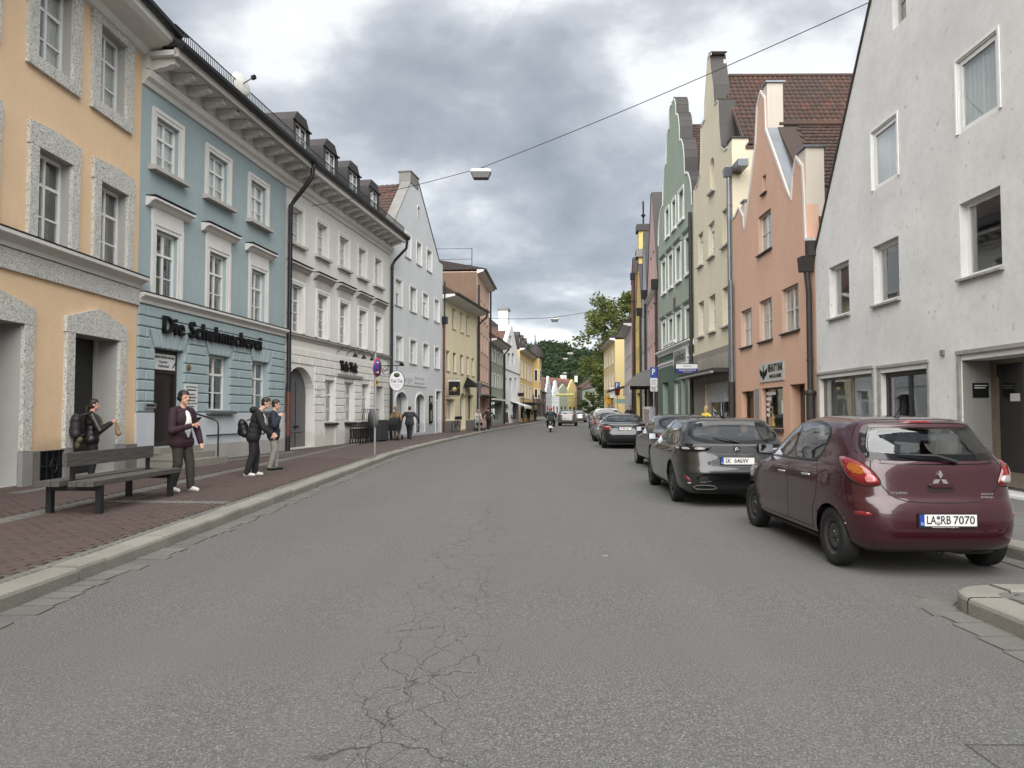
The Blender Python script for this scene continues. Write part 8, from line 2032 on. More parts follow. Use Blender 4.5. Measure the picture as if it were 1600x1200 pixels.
# ------------------------------------------------------------------ people
import numpy as np
SKIN = simple('skin', (0.52, 0.31, 0.23), 0.55, var=0.06, scale=30)
LIP = simple('lip', (0.35, 0.13, 0.11), 0.5, var=0)
def cl(name, col, rough=0.85, var=0.18): return simple(name, col, rough, var=var, scale=9, bump=0.35, bscale=26)
EYE = simple('eye_dark', (0.02, 0.016, 0.014), 0.3, var=0)
def cap_mesh(A, B, r0, r1, seg=12):
 A, B = Vector(A), Vector(B); d = B - A
 if d.length < 1e-6: d = Vector((0, 0, 1e-4))
 t = d.normalized(); a = t.cross(Vector((0, 0, 1)) if abs(t.z) < 0.9 else Vector((1, 0, 0))).normalized(); b = t.cross(a)
 rings = []
 for i in range(5): ph = -math.pi / 2 + (math.pi / 2) * i / 4; rings.append((A + t * r0 * math.sin(ph), max(1e-4, r0 * math.cos(ph))))
 for i in range(5): ph = (math.pi / 2) * i / 4; rings.append((B + t * r1 * math.sin(ph), max(1e-4, r1 * math.cos(ph))))
 vs = [tuple(c + (a * math.cos(2 * math.pi * k / seg) + b * math.sin(2 * math.pi * k / seg)) * r) for c, r in rings for k in range(seg)]
 fs = [(i * seg + k, i * seg + (k + 1) % seg, (i + 1) * seg + (k + 1) % seg, (i + 1) * seg + k) for i in range(9) for k in range(seg)]
 fs += [tuple(range(seg))[::-1], tuple(9 * seg + k for k in range(seg))]; return vs, fs
def ell_mesh(C, rad, rx=0.0, seg=14):
 vs = []; nv = 9; M = Matrix.Rotation(rx, 3, 'X')
 for i in range(nv + 1):
  th = math.pi * i / nv
  for k in range(seg): ph = 2 * math.pi * k / seg; vs.append(tuple(Vector(C) + M @ Vector((rad[0] * math.cos(ph) * max(1e-3, math.sin(th)), rad[1] * math.sin(ph) * max(1e-3, math.sin(th)), rad[2] * math.cos(th)))))
 fs = [(i * seg + k, (i + 1) * seg + k, (i + 1) * seg + (k + 1) % seg, i * seg + (k + 1) % seg) for i in range(nv) for k in range(seg)] + [tuple(range(seg)), tuple(nv * seg + k for k in range(seg))[::-1]]; return vs, fs
class Fig:
 """collects capsules and ellipsoids and fuses them into one continuous skin"""
 def __init__(s): s.p = []
 def cap(s, A, B, r0, r1, lab): s.p.append(('c', Vector(A), Vector(B), r0, r1, lab)); return s
 def ell(s, C, rad, lab, rx=0.0): s.p.append(('e', Vector(C), rad, rx, 0, lab)); return s
 def build(s, name, parent, mats, voxel, smooth=3):
  m = MB()
  for q in s.p:
   if q[0] == 'c': vs, fs = cap_mesh(q[1], q[2], q[3], q[4])
   else: vs, fs = ell_mesh(q[1], q[2], q[3])
   m.add(vs, fs)
  me = m.mesh(name); bm = bmesh.new(); bm.from_mesh(me); bmesh.ops.recalc_face_normals(bm, faces=bm.faces); bm.to_mesh(me); bm.free()
  o = newob(name, me); md = o.modifiers.new('r', 'REMESH'); md.mode = 'VOXEL'; md.voxel_size = voxel; md.use_smooth_shade = True
  sm = o.modifiers.new('s', 'SMOOTH'); sm.iterations = smooth; sm.factor = 0.5
  dg = bpy.context.evaluated_depsgraph_get(); me2 = bpy.data.meshes.new_from_object(o.evaluated_get(dg)); bpy.data.objects.remove(o); me2.name = name
  n = len(me2.polygons); C = np.zeros(n * 3, dtype=np.float32); me2.polygons.foreach_get('center', C); C = C.reshape(-1, 3)
  best = np.full(n, 1e9); lab = np.zeros(n, dtype=np.int32); names = list(mats.keys())
  for q in s.p:
   if q[0] == 'c':
    A, B = np.array(q[1]), np.array(q[2]); d = B - A; t = np.clip(((C - A) @ d) / max(1e-9, d @ d), 0, 1); dist = np.linalg.norm(C - A - t[:, None] * d, axis=1) - (q[3] + (q[4] - q[3]) * t)
   else:
    M = np.array(Matrix.Rotation(-q[3], 3, 'X')); r = np.array(q[2]); P = ((C - np.array(q[1])) @ M.T); k = np.linalg.norm(P / r, axis=1); dist = (k - 1) * min(q[2])
   w_ = dist < best; best[w_] = dist[w_]; lab[w_] = names.index(q[5])
  for k in names: me2.materials.append(mats[k])
  me2.polygons.foreach_set('material_index', lab); me2.polygons.foreach_set('use_smooth', [True] * n); me2.update()
  return newob(name, me2, parent)
def person(label, loc, rz, H=1.72, mats=None, pose=None, hair=None, voxel=0.009, group=None, build=1.0, coat=0.0, hairstyle='short', shirt=False, hat=None, seated=False):
 """local frame: +y is where the person faces, +x the person's right"""
 po = dict(lean=0.0, le=(-0.27, 0.02, 0.62), lw=(-0.27, 0.08, 0.47), re=(0.27, 0.02, 0.62), rw=(0.27, 0.08, 0.47), lk=(-0.055, 0.03, 0.285), la=(-0.06, 0.0, 0.045), rk=(0.055, 0.03, 0.285), ra=(0.06, 0.0, 0.045), head=(0.0, 0.02), nod=0.0, curl=0.5)
 po.update(pose or {}); root = thing('person', label, 'person', loc, rz, group); f = Fig(); B = build
 def S(v): return Vector((v[0] * H, v[1] * H, v[2] * H))
 ln = po['lean']; hipz = po.get('hipz', 0.50)
 def T(x, y, z):   # torso point, leaning forward about the hip
  dz = z - hipz - 0.0; return Vector((x * H, (y + math.sin(ln) * dz) * H, (hipz + math.cos(ln) * dz) * H))
 o_ = hipz - 0.50
 j = 1.0 + coat
 f.ell(T(0, 0.0, 0.53 + o_), (0.098 * H * B, 0.072 * H * B, 0.065 * H), 'legs')
 f.ell(T(0, 0.0, 0.62 + o_), (0.094 * H * B * j, 0.068 * H * B * j, 0.10 * H), 'top'); f.ell(T(0, 0.005, 0.71 + o_), (0.100 * H * B * j, 0.073 * H * B * j, 0.10 * H), 'top')
 f.ell(T(0, 0.0, 0.77 + o_), (0.108 * H * B, 0.064 * H * B, 0.06 * H), 'top')
 if coat:
  f.ell(T(0, -0.003, 0.55 + o_), (0.104 * H * B * j, 0.078 * H * B * j, 0.10 * H), 'top'); f.cap(T(-0.05, 0, 0.49 + o_), T(0.05, 0, 0.49 + o_), 0.072 * H * B * j, 0.072 * H * B * j, 'top')
  if po.get('hem'): f.ell(T(0, -0.005, po['hem'] + 0.05 + o_), (0.115 * H * B * j, 0.09 * H * B * j, 0.09 * H), 'top')
 if shirt: f.ell(T(0.0, 0.05 * B * j, 0.66 + o_), (0.04 * H, 0.05 * H * B * j, 0.14 * H), 'shirt'); f.ell(T(0, 0.03, 0.545 + o_), (0.03 * H, 0.066 * H, 0.02 * H), 'shirt')
 sh = [T(-0.112 * B, 0, 0.79 + o_), T(0.112 * B, 0, 0.79 + o_)]; nk = T(0, 0.0, 0.82 + o_); hc = T(po['head'][0], po['head'][1], 0.922 + o_)
 f.cap(T(0, 0, 0.80 + o_), hc - Vector((0, 0.01 * H, 0.03 * H)), 0.034 * H, 0.031 * H, 'skin')
 f.cap(T(-0.06, -0.005, 0.815 + o_), T(0.06, -0.005, 0.815 + o_), 0.03 * H, 0.03 * H, 'top')
 # head and face
 nod = po['nod']; hd = Vector((0, math.cos(nod), -math.sin(nod))); up = Vector((0, math.sin(nod), math.cos(nod)))
 def Hd(x, y, z): return hc + Vector((x * H, 0, 0)) + hd * (y * H) + up * (z * H)
 f.ell(hc + up * 0.012 * H, (0.043 * H, 0.053 * H, 0.058 * H), 'skin', -nod); f.ell(Hd(0, 0.014, -0.028), (0.034 * H, 0.038 * H, 0.036 * H), 'skin', -nod)
 f.cap(Hd(0, 0.046, 0.008), Hd(0, 0.058, -0.012), 0.006 * H, 0.009 * H, 'skin'); f.ell(Hd(0, 0.044, -0.034), (0.015 * H, 0.008 * H, 0.005 * H), 'lip'); f.ell(Hd(0, 0.038, -0.055), (0.017 * H, 0.013 * H, 0.012 * H), 'skin')
 for sx in (-1, 1):
  f.ell(Hd(sx * 0.018, 0.0445, 0.006), (0.008 * H, 0.005 * H, 0.0045 * H), 'eye'); f.ell(Hd(sx * 0.044, -0.004, -0.002), (0.007 * H, 0.012 * H, 0.018 * H), 'skin'); f.cap(Hd(sx * 0.010, 0.047, 0.018), Hd(sx * 0.028, 0.043, 0.019), 0.0035 * H, 0.003 * H, 'eye')
 if po.get('beard'): f.cap(Hd(-0.014, 0.047, -0.025), Hd(0.014, 0.047, -0.025), 0.004 * H, 0.004 * H, 'hair')
 # arms and hands
 for k, (e, w_) in enumerate((('le', 'lw'), ('re', 'rw'))):
  E, Wr = S(po[e]), S(po[w_]); r = 0.031 * H * (1 + coat * 1.2) * B
  f.cap(sh[k], E, r * 1.12, r * 0.92, 'top'); f.cap(E, E.lerp(Wr, 0.88), r * 0.92, r * 0.74, 'top'); f.cap(E.lerp(Wr, 0.8), Wr, 0.017 * H, 0.0145 * H, 'skin')
  d = (Wr - E).normalized(); sx = -1 if k == 0 else 1; side = d.cross(Vector((sx, 0, 0))); side = side.normalized() if side.length > 0.2 else Vector((0, 0, 1)); pn = d.cross(side).normalized()
  palm = Wr + d * 0.028 * H; f.cap(Wr, palm + d * 0.012 * H, 0.0135 * H, 0.0165 * H, 'skin')
  for q in range(4):
   base = palm + side * (0.017 - 0.0115 * q) * H + d * 0.018 * H; Lf = (0.03, 0.034, 0.031, 0.025)[q] * H; c_ = po['curl']; bend = Vector((-sx, 0, 0)) * 0.6 + pn * 0.0
   k1 = base + (d * math.cos(c_ * 0.5) + bend * math.sin(c_ * 0.5)) * Lf * 0.55; k2 = k1 + (d * math.cos(c_ * 1.5) + bend * math.sin(c_ * 1.5)) * Lf * 0.55; f.cap(base, k1, 0.0056 * H, 0.005 * H, 'skin'); f.cap(k1, k2, 0.005 * H, 0.0042 * H, 'skin')
  f.cap(Wr + d * 0.016 * H + side * 0.012 * H, Wr + d * 0.04 * H + side * 0.034 * H, 0.007 * H, 0.005 * H, 'skin')
 # legs and shoes
 for hx, kn, an in ((-0.05, 'lk', 'la'), (0.05, 'rk', 'ra')):
  K, A = S(po[kn]), S(po[an]); Hp = Vector((hx * H * B, 0, hipz * H)); f.cap(Hp, K, 0.058 * H * B, 0.047 * H * B, 'legs'); f.cap(K, A + Vector((0, 0, 0.004 * H)), 0.046 * H * B, 0.037 * H, 'legs')
  fw_ = Vector(po.get('toe', (0, 1, 0))); f.cap(A + Vector((0, -0.012 * H, -0.012 * H)), A + fw_ * 0.085 * H + Vector((0, 0, -0.024 * H)), 0.028 * H, 0.020 * H, 'shoe'); f.cap(A + Vector((0, -0.02 * H, -0.03 * H)), A + fw_ * 0.09 * H + Vector((0, 0, -0.032 * H)), 0.017 * H, 0.014 * H, 'sole')
 M = dict(skin=SKIN, lip=LIP, eye=EYE); M.update(mats); M.setdefault('shirt', M['top']); M.setdefault('sole', M['shoe']); M['hair'] = hair
 f.build('body', root, M, voxel)
 # hair
 g = Fig(); g.ell(Hd(0, -0.004, 0.027), (0.050 * H, 0.061 * H, 0.056 * H), 'hair', -nod)
 if hairstyle in ('pony', 'long'): g.ell(Hd(0, -0.02, -0.005), (0.046 * H, 0.046 * H, 0.055 * H), 'hair', -nod)
 else: g.ell(Hd(0, -0.022, -0.006), (0.041 * H, 0.036 * H, 0.04 * H), 'hair', -nod)
 if hairstyle == 'pony': g.cap(Hd(0, -0.055, 0.01), Hd(0, -0.08, -0.04), 0.016 * H, 0.018 * H, 'hair'); g.cap(Hd(0, -0.08, -0.04), Hd(0.01, -0.095, -0.13), 0.018 * H, 0.007 * H, 'hair')
 if hairstyle == 'long': g.ell(Hd(0, -0.03, -0.05), (0.045 * H, 0.035 * H, 0.055 * H), 'hair')
 ho = g.build('hair', root, {'hair': hair}, voxel, 2)
 # cut the hair away from the face
 bm = bmesh.new(); bm.from_mesh(ho.data); kill = []
 for fc in bm.faces:
  c_ = fc.calc_center_median() - hc; y = c_.dot(hd) / H; z = c_.dot(up) / H
  if y > 0.022 and z < 0.036 or y > 0.004 and z < 0.012: kill.append(fc)
 bmesh.ops.delete(bm, geom=kill, context='FACES'); bm.to_mesh(ho.data); bm.free()
 if hat: m = MB(); m.lathe([(0.085 * H, 0.0), (0.086 * H, 0.006), (0.055 * H, 0.012), (0.052 * H, 0.05), (0.03 * H, 0.07 ), (0, 0.074)], 20, hat); m.build('hat', hat, root, hc + up * 0.035 * H, (-nod, 0, 0))
 root['hc'] = list(hc); return root
def backpack(label, loc, rz, size, mat, tilt=0.0, straps=None, name='backpack'):
 root = thing(name, label, 'backpack', loc, rz); f = Fig(); a, b, c = size
 f.ell((0, 0, 0), (a, b, c), 'm'); f.cap((-a * .55, 0, -c * .55), (a * .55, 0, -c * .55), b * .8, b * .8, 'm'); f.cap((-a * .5, 0, c * .5), (a * .5, 0, c * .5), b * .7, b * .7, 'm'); f.cap((-a * .6, 0, -c * .5), (-a * .5, 0, c * .5), b * .6, b * .6, 'm'); f.cap((a * .6, 0, -c * .5), (a * .5, 0, c * .5), b * .6, b * .6, 'm'); f.ell((0, -b * .8, -c * .3), (a * .6, b * .5, c * .4), 'm')
 o = f.build('bag', root, {'m': mat}, 0.014); o.rotation_euler = (tilt, 0, 0)
 m = MB()
 for sx in (-1, 1):
  if straps: m = MB(); m.tube([(sx * a * .5, b * .6, c * .8), (sx * a * .62, b + straps * .55, c * 1.02), (sx * a * .66, b + straps, c * .55), (sx * a * .66, b + straps * .75, -c * .1), (sx * a * .6, b * .6, -c * .75)], 0.017, 6, mat); m.build('strap', mat, root)
 return root
JBLK = simple('black_leather', (0.012, 0.012, 0.013), 0.35, var=0.3, scale=14, bump=0.5, bscale=20); BLKCL = cl('black_cloth', (0.014, 0.014, 0.016)); NAVY = cl('navy_cloth', (0.022, 0.032, 0.058)); BURG = cl('burgundy_cloth', (0.045, 0.014, 0.028)); OLIVE = cl('dark_olive_cloth', (0.045, 0.045, 0.035)); WHITECL = cl('white_cloth', (0.62, 0.61, 0.58)); GREYCL = cl('grey_cloth', (0.27, 0.255, 0.235)); JEANS = cl('dark_jeans', (0.022, 0.030, 0.048)); TANC = cl('brown_coat', (0.19, 0.12, 0.065)); CHAR = cl('charcoal_cloth', (0.05, 0.052, 0.055)); LGREY = cl('pale_grey_cloth', (0.45, 0.45, 0.44)); SHOEW = simple('white_shoe', (0.55, 0.54, 0.50), 0.6, var=0.12, scale=25); SHOEB = simple('black_shoe', (0.015, 0.015, 0.015), 0.5, var=0.2); HBRN = simple('brown_hair', (0.035, 0.020, 0.012), 0.55, var=0.4, scale=40); HDRK = simple('dark_hair', (0.014, 0.010, 0.008), 0.5, var=0.4, scale=40); HBLOND = simple('blond_hair', (0.33, 0.24, 0.13), 0.6, var=0.3, scale=40); HGREY = simple('grey_hair', (0.35, 0.34, 0.33), 0.6, var=0.3, scale=40)
def face_ang(dx, dy): return math.atan2(-dx, dy)
def stand(px, py, dz=0.0):
 p = ground_px(px, py, 0.19 + dz); return (p.x, p.y, zleft(p.x, p.y))
# woman in the doorway
x, y = -8.42, 14.45; zz_ = zleft(x, y); an = face_ang(0.86, 0.5)
person('woman in black leather jacket with ponytail standing in the orange house doorway', (x, y, zz_), an, 1.60, dict(top=JBLK, legs=BLKCL, shoe=SHOEW, shirt=cl('khaki_cloth', (0.10, 0.085, 0.05))), dict(le=(-0.20, 0.08, 0.60), lw=(-0.08, 0.22, 0.70), re=(0.19, 0.09, 0.60), rw=(0.06, 0.22, 0.70), head=(0, 0.02), nod=-0.05, curl=1.0), HBRN, build=1.12, coat=0.12, hairstyle='pony', shirt=True)
D_ = Vector((math.sin(-an), math.cos(an), 0)); fwd = Vector((-math.sin(an), math.cos(an), 0))
pb = Vector((x, y, zz_)) - fwd * 0.27 + Vector((0, 0, 1.05)); backpack('large dark rucksack on the back of the woman in the doorway', pb, an, (0.17, 0.12, 0.27), cl('plum_grey_nylon', (0.04, 0.032, 0.037), 0.6), 0.0, 0.26)
m = MB();
pg_ = Vector((x, y, zz_)) + fwd * 0.46 + Vector((0, 0, 1.0)); t_ = thing('paper_bag', 'brown paper bag held up by the woman in the doorway', 'bag', pg_, an); f = Fig(); f.cap((0, 0, -0.1), (0, -0.02, 0.1), 0.05, 0.03, 'm'); f.ell((0, 0.02, -0.1), (0.06, 0.05, 0.06), 'm'); f.build('bag', t_, {'m': cl('brown_paper', (0.25, 0.16, 0.085))}, 0.012)
pk = Vector((x, y, zz_)) - fwd * 0.18 + Vector((0, 0, 0.78)); t_ = thing('tied_jacket', 'khaki jacket tied round the waist of the woman in the doorway', 'jacket', pk, an); f = Fig(); f.ell((0, -0.02, 0), (0.19, 0.07, 0.09), 'm'); f.ell((0, -0.05, -0.1), (0.15, 0.06, 0.10), 'm'); f.build('cloth', t_, {'m': MAT['khaki_cloth']}, 0.014)
# man with the phone
x, y = -5.70, 12.45; zz_ = zleft(x, y); an = face_ang(0.88, -0.32)
person('man with moustache in burgundy overshirt and olive trousers looking up from his phone', (x, y, zz_), an, 1.75, dict(top=BURG, legs=OLIVE, shoe=SHOEW, shirt=WHITECL), dict(re=(0.17, 0.04, 0.60), rw=(0.07, 0.20, 0.655), le=(-0.18, 0.03, 0.59), lw=(-0.15, 0.10, 0.47), lk=(-0.06, 0.05, 0.285), la=(-0.065, 0.06, 0.045), rk=(0.06, 0.02, 0.285), ra=(0.065, -0.05, 0.045), beard=True, curl=1.1, nod=0.02), HDRK, coat=0.16, shirt=True, build=1.0)
fwd = Vector((-math.sin(an), math.cos(an), 0)); rt = Vector((math.cos(an), math.sin(an), 0))
pp = Vector((x, y, zz_)) + fwd * 0.43 + rt * 0.10 + Vector((0, 0, 1.235)); t_ = thing('smartphone', 'black smartphone in the hand of the man in burgundy', 'phone', pp, an); m = MB(); m.prism([(-0.036, -0.075), (0.036, -0.075), (0.04, -0.07), (0.04, 0.07), (0.036, 0.075), (-0.036, 0.075), (-0.04, 0.07), (-0.04, -0.07)], 'y', -0.005, 0.005, GLOSSBLK); o = m.build('case', GLOSSBLK, t_, rot=(R(-50), 0, 0)); MB().box(-0.035, 0.035, -0.0065, -0.0052, -0.068, 0.068).build('screen', simple('phone_screen', (0.05, 0.06, 0.07), 0.1), o)
hcv = Vector((x, y, zz_)) + fwd * 0.03 + Vector((0, 0, 0.922 * 1.75)); t_ = thing('headphones', 'black over-ear headphones on the man in burgundy', 'headphones', hcv, an); m = MB(); m.tube([(0.093 * math.cos(a), -0.01, 0.005 + 0.125 * math.sin(a)) for a in [R(q) for q in range(0, 181, 15)]], 0.011, 6, BLACK); m.build('headband', BLACK, t_)
for sx in (-1, 1): MB().lathe([(0.0, 0.025), (0.036, 0.022), (0.042, 0.0), (0.036, -0.02), (0, -0.02)], 14, BLACK, axis='x').build('ear_cup', BLACK, t_, (sx * 0.088, -0.008, -0.005))
# two boys with rucksacks
x, y = -5.52, 15.4; zz_ = zleft(x, y); an = face_ang(0.95, 0.3)
person('boy in black hooded jacket, dark trousers and white trainers bending forward', (x, y, zz_), an, 1.70, dict(top=BLKCL, legs=cl('dark_trousers', (0.018, 0.02, 0.026)), shoe=SHOEW, shirt=WHITECL), dict(lean=0.20, head=(0, 0.06), nod=0.18, re=(0.17, 0.13, 0.60), rw=(0.15, 0.21, 0.52), le=(-0.17, 0.13, 0.60), lw=(-0.14, 0.22, 0.53), lk=(-0.06, 0.035, 0.285), la=(-0.065, 0.02, 0.045), rk=(0.06, 0.0, 0.285), ra=(0.065, -0.07, 0.045)), HBRN, coat=0.22, shirt=True)
fwd = Vector((-math.sin(an), math.cos(an), 0)); backpack('black rucksack on the boy bending forward', Vector((x, y, zz_)) - fwd * 0.20 + Vector((0, 0, 1.02)), an, (0.16, 0.11, 0.21), cl('black_nylon', (0.012, 0.012, 0.013), 0.5), 0.25, 0.2)
t_ = thing('hood', 'black hood hanging behind the neck of the bending boy', 'hood', Vector((x, y, zz_)) + fwd * 0.06 + Vector((0, 0, 1.41)), an); f = Fig(); f.ell((0, -0.06, 0), (0.12, 0.09, 0.08), 'm'); f.build('cloth', t_, {'m': BLKCL}, 0.014)
x, y = -5.62, 17.0; zz_ = zleft(x, y); an = face_ang(0.95, 0.25)
person('boy in navy jacket and light grey trousers holding his rucksack strap', (x, y, zz_), an, 1.66, dict(top=NAVY, legs=GREYCL, shoe=SHOEB, shirt=LGREY), dict(re=(0.19, 0.02, 0.62), rw=(0.12, 0.09, 0.755), le=(-0.2, 0.0, 0.61), lw=(-0.17, 0.05, 0.46), lk=(-0.055, 0.03, 0.285), la=(-0.06, 0.03, 0.045), rk=(0.055, 0.02, 0.285), ra=(0.06, -0.04, 0.045), head=(0, 0.03), nod=0.03, curl=1.2), HBRN, coat=0.24, shirt=True)
fwd = Vector((-math.sin(an), math.cos(an), 0)); backpack('dark plum rucksack on the boy in navy', Vector((x, y, zz_)) - fwd * 0.24 + Vector((0, 0, 1.05)), an, (0.15, 0.10, 0.23), cl('plum_nylon', (0.03, 0.015, 0.022), 0.5), 0.0, 0.22)
# couple with the pram
x, y = -5.45, 34.2; zz_ = zleft(x, y); an = face_ang(-0.12, -1.0)
person('person in brown coat and hat pushing the pram', (x, y, zz_), an, 1.58, dict(top=TANC, legs=cl('beige_cloth', (0.22, 0.19, 0.15)), shoe=SHOEB), dict(lean=0.22, re=(0.17, 0.16, 0.60), rw=(0.13, 0.30, 0.55), le=(-0.17, 0.16, 0.60), lw=(-0.13, 0.30, 0.55), hem=0.40, nod=0.3, head=(0, 0.05)), HGREY, 0.014, coat=0.2, hat=TANC)
t_ = thing('pram', 'black pram with round hood on the left pavement', 'pram', (x + 0.02, y - 0.85, zleft(x, y - .85)), an)
m = MB(); m.prism([(-0.32, 0.45), (0.30, 0.45), (0.36, 0.75), (0.1, 0.80), (-0.36, 0.72)], 'x', -0.21, 0.21, BLKCL); m.build('carrycot', BLKCL, t_)
m = MB(); n_ = 8
for k in range(n_):
 a0, a1 = R(180 * k / n_), R(180 * (k + 1) / n_); m.add([(-0.22, -0.02 + 0.30 * math.cos(a0), 0.74 + 0.30 * math.sin(a0)), (0.22, -0.02 + 0.30 * math.cos(a0), 0.74 + 0.30 * math.sin(a0)), (0.22, -0.02 + 0.30 * math.cos(a1), 0.74 + 0.30 * math.sin(a1)), (-0.22, -0.02 + 0.30 * math.cos(a1), 0.74 + 0.30 * math.sin(a1))], [(0, 1, 2, 3)], BLKCL)
for sx in (-0.22, 0.22): m.add([(sx, -0.02 + 0.30 * math.cos(R(180 * k / n_)), 0.74 + 0.30 * math.sin(R(180 * k / n_))) for k in range(n_ + 1)], [tuple(range(n_ + 1))], BLKCL)
m.build('hood', BLKCL, t_, fix=False)
m = MB()
for sx in (-0.23, 0.23): m.tube([(sx, 0.42, 0.12), (sx, -0.30, 0.55), (sx, -0.55, 0.98)], 0.014, 6, BLACK); m.tube([(sx, -0.40, 0.12), (sx, 0.20, 0.5)], 0.014, 6, BLACK)
m.tube([(-0.23, -0.55, 0.98), (0.23, -0.55, 0.98)], 0.016, 6, BLACK); m.build('frame', BLACK, t_)
for sx in (-1, 1):
 for yy in (0.42, -0.40): MB().lathe([(0.07, -0.02), (0.12, -0.02), (0.125, 0), (0.12, 0.02), (0.07, 0.02), (0.02, 0.01), (0.02, -0.01), (0.07, -0.02)], 14, RUBBER, axis='x').build('wheel', RUBBER, t_, (sx * 0.25, yy, 0.125))
x, y = -4.92, 34.6; an = face_ang(0.1, 1.0)
person('walker in charcoal jacket and dark jeans next to the pram', (x, y, zleft(x, y)), an, 1.58, dict(top=CHAR, legs=JEANS, shoe=SHOEB), dict(lk=(-0.05, 0.07, 0.29), la=(-0.05, 0.06, 0.06), rk=(0.05, 0.0, 0.285), ra=(0.05, -0.10, 0.055)), HDRK, 0.014, coat=0.15, build=1.15)
# person with walking frame
x, y = -2.42, 50.0; an = face_ang(0.4, -1.0)
person('bent elderly person in pale jacket with a walking frame', (x, y, zleft(x, y)), an, 1.48, dict(top=LGREY, legs=GREYCL, shoe=SHOEB), dict(lean=0.3, re=(0.16, 0.14, 0.58), rw=(0.13, 0.25, 0.52), le=(-0.16, 0.14, 0.58), lw=(-0.13, 0.25, 0.52), nod=0.2, head=(0, 0.05)), HGREY, 0.018, coat=0.15)
t_ = thing('walking_frame', 'four-wheeled walking frame held by the elderly person', 'rollator', (x + 0.17, y - 0.45, zleft(x, y)), an); m = MB()
for sx in (-0.27, 0.27): m.tube([(sx, 0.3, 0.1), (sx, 0.0, 0.55), (sx, -0.12, 0.85), (sx, -0.28, 0.87)], 0.016, 6, STEEL); m.tube([(sx, -0.25, 0.1), (sx, 0.0, 0.55)], 0.016, 6, STEEL)
m.tube([(-0.27, 0.0, 0.55), (0.27, 0.0, 0.55)], 0.016, 6, STEEL); m.build('frame', STEEL, t_); MB().box(-0.2, 0.2, -0.1, 0.14, 0.35, 0.56).build('basket', BLKCL, t_)
for sx in (-1, 1):
 for yy in (0.3, -0.25): MB().lathe([(0.02, -0.015), (0.1, -0.018), (0.1, 0.018), (0.02, 0.015)], 12, RUBBER, axis='x').build('wheel', RUBBER, t_, (sx * 0.27, yy, 0.1))
for (px, Y, lab, top, legs, H_, ff, dx) in ((763, 52.0, 'pedestrian in dark brown jacket and black trousers on the left pavement', cl('dark_brown_cloth', (0.045, 0.035, 0.028)), BLKCL, 1.62, (0.3, 1), 0.0), (826, 91.0, 'dark-clothed pedestrian with pale scarf under the far awning', BLKCL, CHAR, 1.72, (0.2, 1), 0.0), (836.5, 92.0, 'dark-clothed pedestrian walking beside the far kerb', BLKCL, BLKCL, 1.72, (-0.2, -1), 0.0)):
 p = at_depth(px, 650, Y); person(lab, (p.x + dx, Y, zleft(p.x, Y)), face_ang(*ff), H_, dict(top=top, legs=legs, shoe=SHOEB), dict(lk=(-0.05, 0.05, 0.29), la=(-0.05, 0.04, 0.05), ra=(0.05, -0.08, 0.05)), HDRK, 0.02, coat=0.15)
# people on the right pavement
x, y = 7.05, 26.2; person('blond person in yellow top in front of the shop window, only the head showing', (x, y, zright(x, y)), face_ang(1, 0.4), 1.56, dict(top=cl('yellow_cloth', (0.55, 0.42, 0.06)), legs=JEANS, shoe=SHOEB), None, HBLOND, 0.014, coat=0.1, hairstyle='long')
x, y = 9.3, 57.0; person('dark-clothed pedestrian on the far right pavement', (x, y, zright(x, y)), face_ang(0.1, -1), 1.72, dict(top=BLKCL, legs=BLKCL, shoe=SHOEB), None, HDRK, 0.02, coat=0.15)
# scooter and rider
sx0, sy0 = 2.72, 51.0; an = R(-4)
t_ = thing('motor_scooter', 'black motor scooter riding away down the middle of the street', 'scooter', (sx0, sy0, zroad(sy0)), an)
for yy in (-0.62, 0.68): MB().lathe([(0.12, -0.05), (0.22, -0.055), (0.25, 0), (0.22, 0.055), (0.12, 0.05), (0.03, 0.03), (0.03, -0.03), (0.12, -0.05)], 18, RUBBER, axis='x').build('wheel', RUBBER, t_, (0, yy, 0.25))
f = Fig(); f.cap((0, -0.75, 0.62), (0, -0.2, 0.62), 0.16, 0.17, 'm'); f.cap((0, -0.6, 0.45), (0, -0.1, 0.42), 0.15, 0.15, 'm'); f.cap((0, -0.1, 0.3), (0, 0.4, 0.28), 0.12, 0.12, 'm'); f.cap((0, 0.45, 0.35), (0, 0.5, 0.85), 0.17, 0.12, 'm'); f.ell((0, 0.5, 0.95), (0.16, 0.12, 0.1), 'm'); f.build('fairing', t_, {'m': paint('scooter_black', (0.012, 0.012, 0.013), 0.1)}, 0.02)
MB().box(-0.14, 0.14, -0.75, -0.1, 0.76, 0.82).build('saddle', BLKCL, t_); MB().box(-0.10, 0.10, -0.93, -0.88, 0.5, 0.58).build('tail_lamp', REDL, t_); MB().box(-0.11, 0.11, -0.98, -0.96, 0.30, 0.46).build('number_plate', PLATEW, t_); m = MB(); m.tube([(-0.36, 0.40, 1.0), (0, 0.48, 0.98), (0.36, 0.40, 1.0)], 0.017, 6, BLACK); m.build('handlebar', BLACK, t_)
for s_ in (-1, 1): m = MB(); m.tube([(s_ * 0.3, 0.44, 1.0), (s_ * 0.42, 0.46, 1.2)], 0.009, 5, BLACK); m.lathe([(0, -0.02), (0.06, -0.015), (0.06, 0.015), (0, 0.02)], 10, BLACK, axis='y', c=(s_ * 0.43, 0.46, 1.24)); m.build('mirror', BLACK, t_)
m = MB(); m.tube([(0.14, -0.2, 0.28), (0.17, -0.8, 0.34)], [0.04, 0.06], 8, STEEL); m.build('exhaust', STEEL, t_)
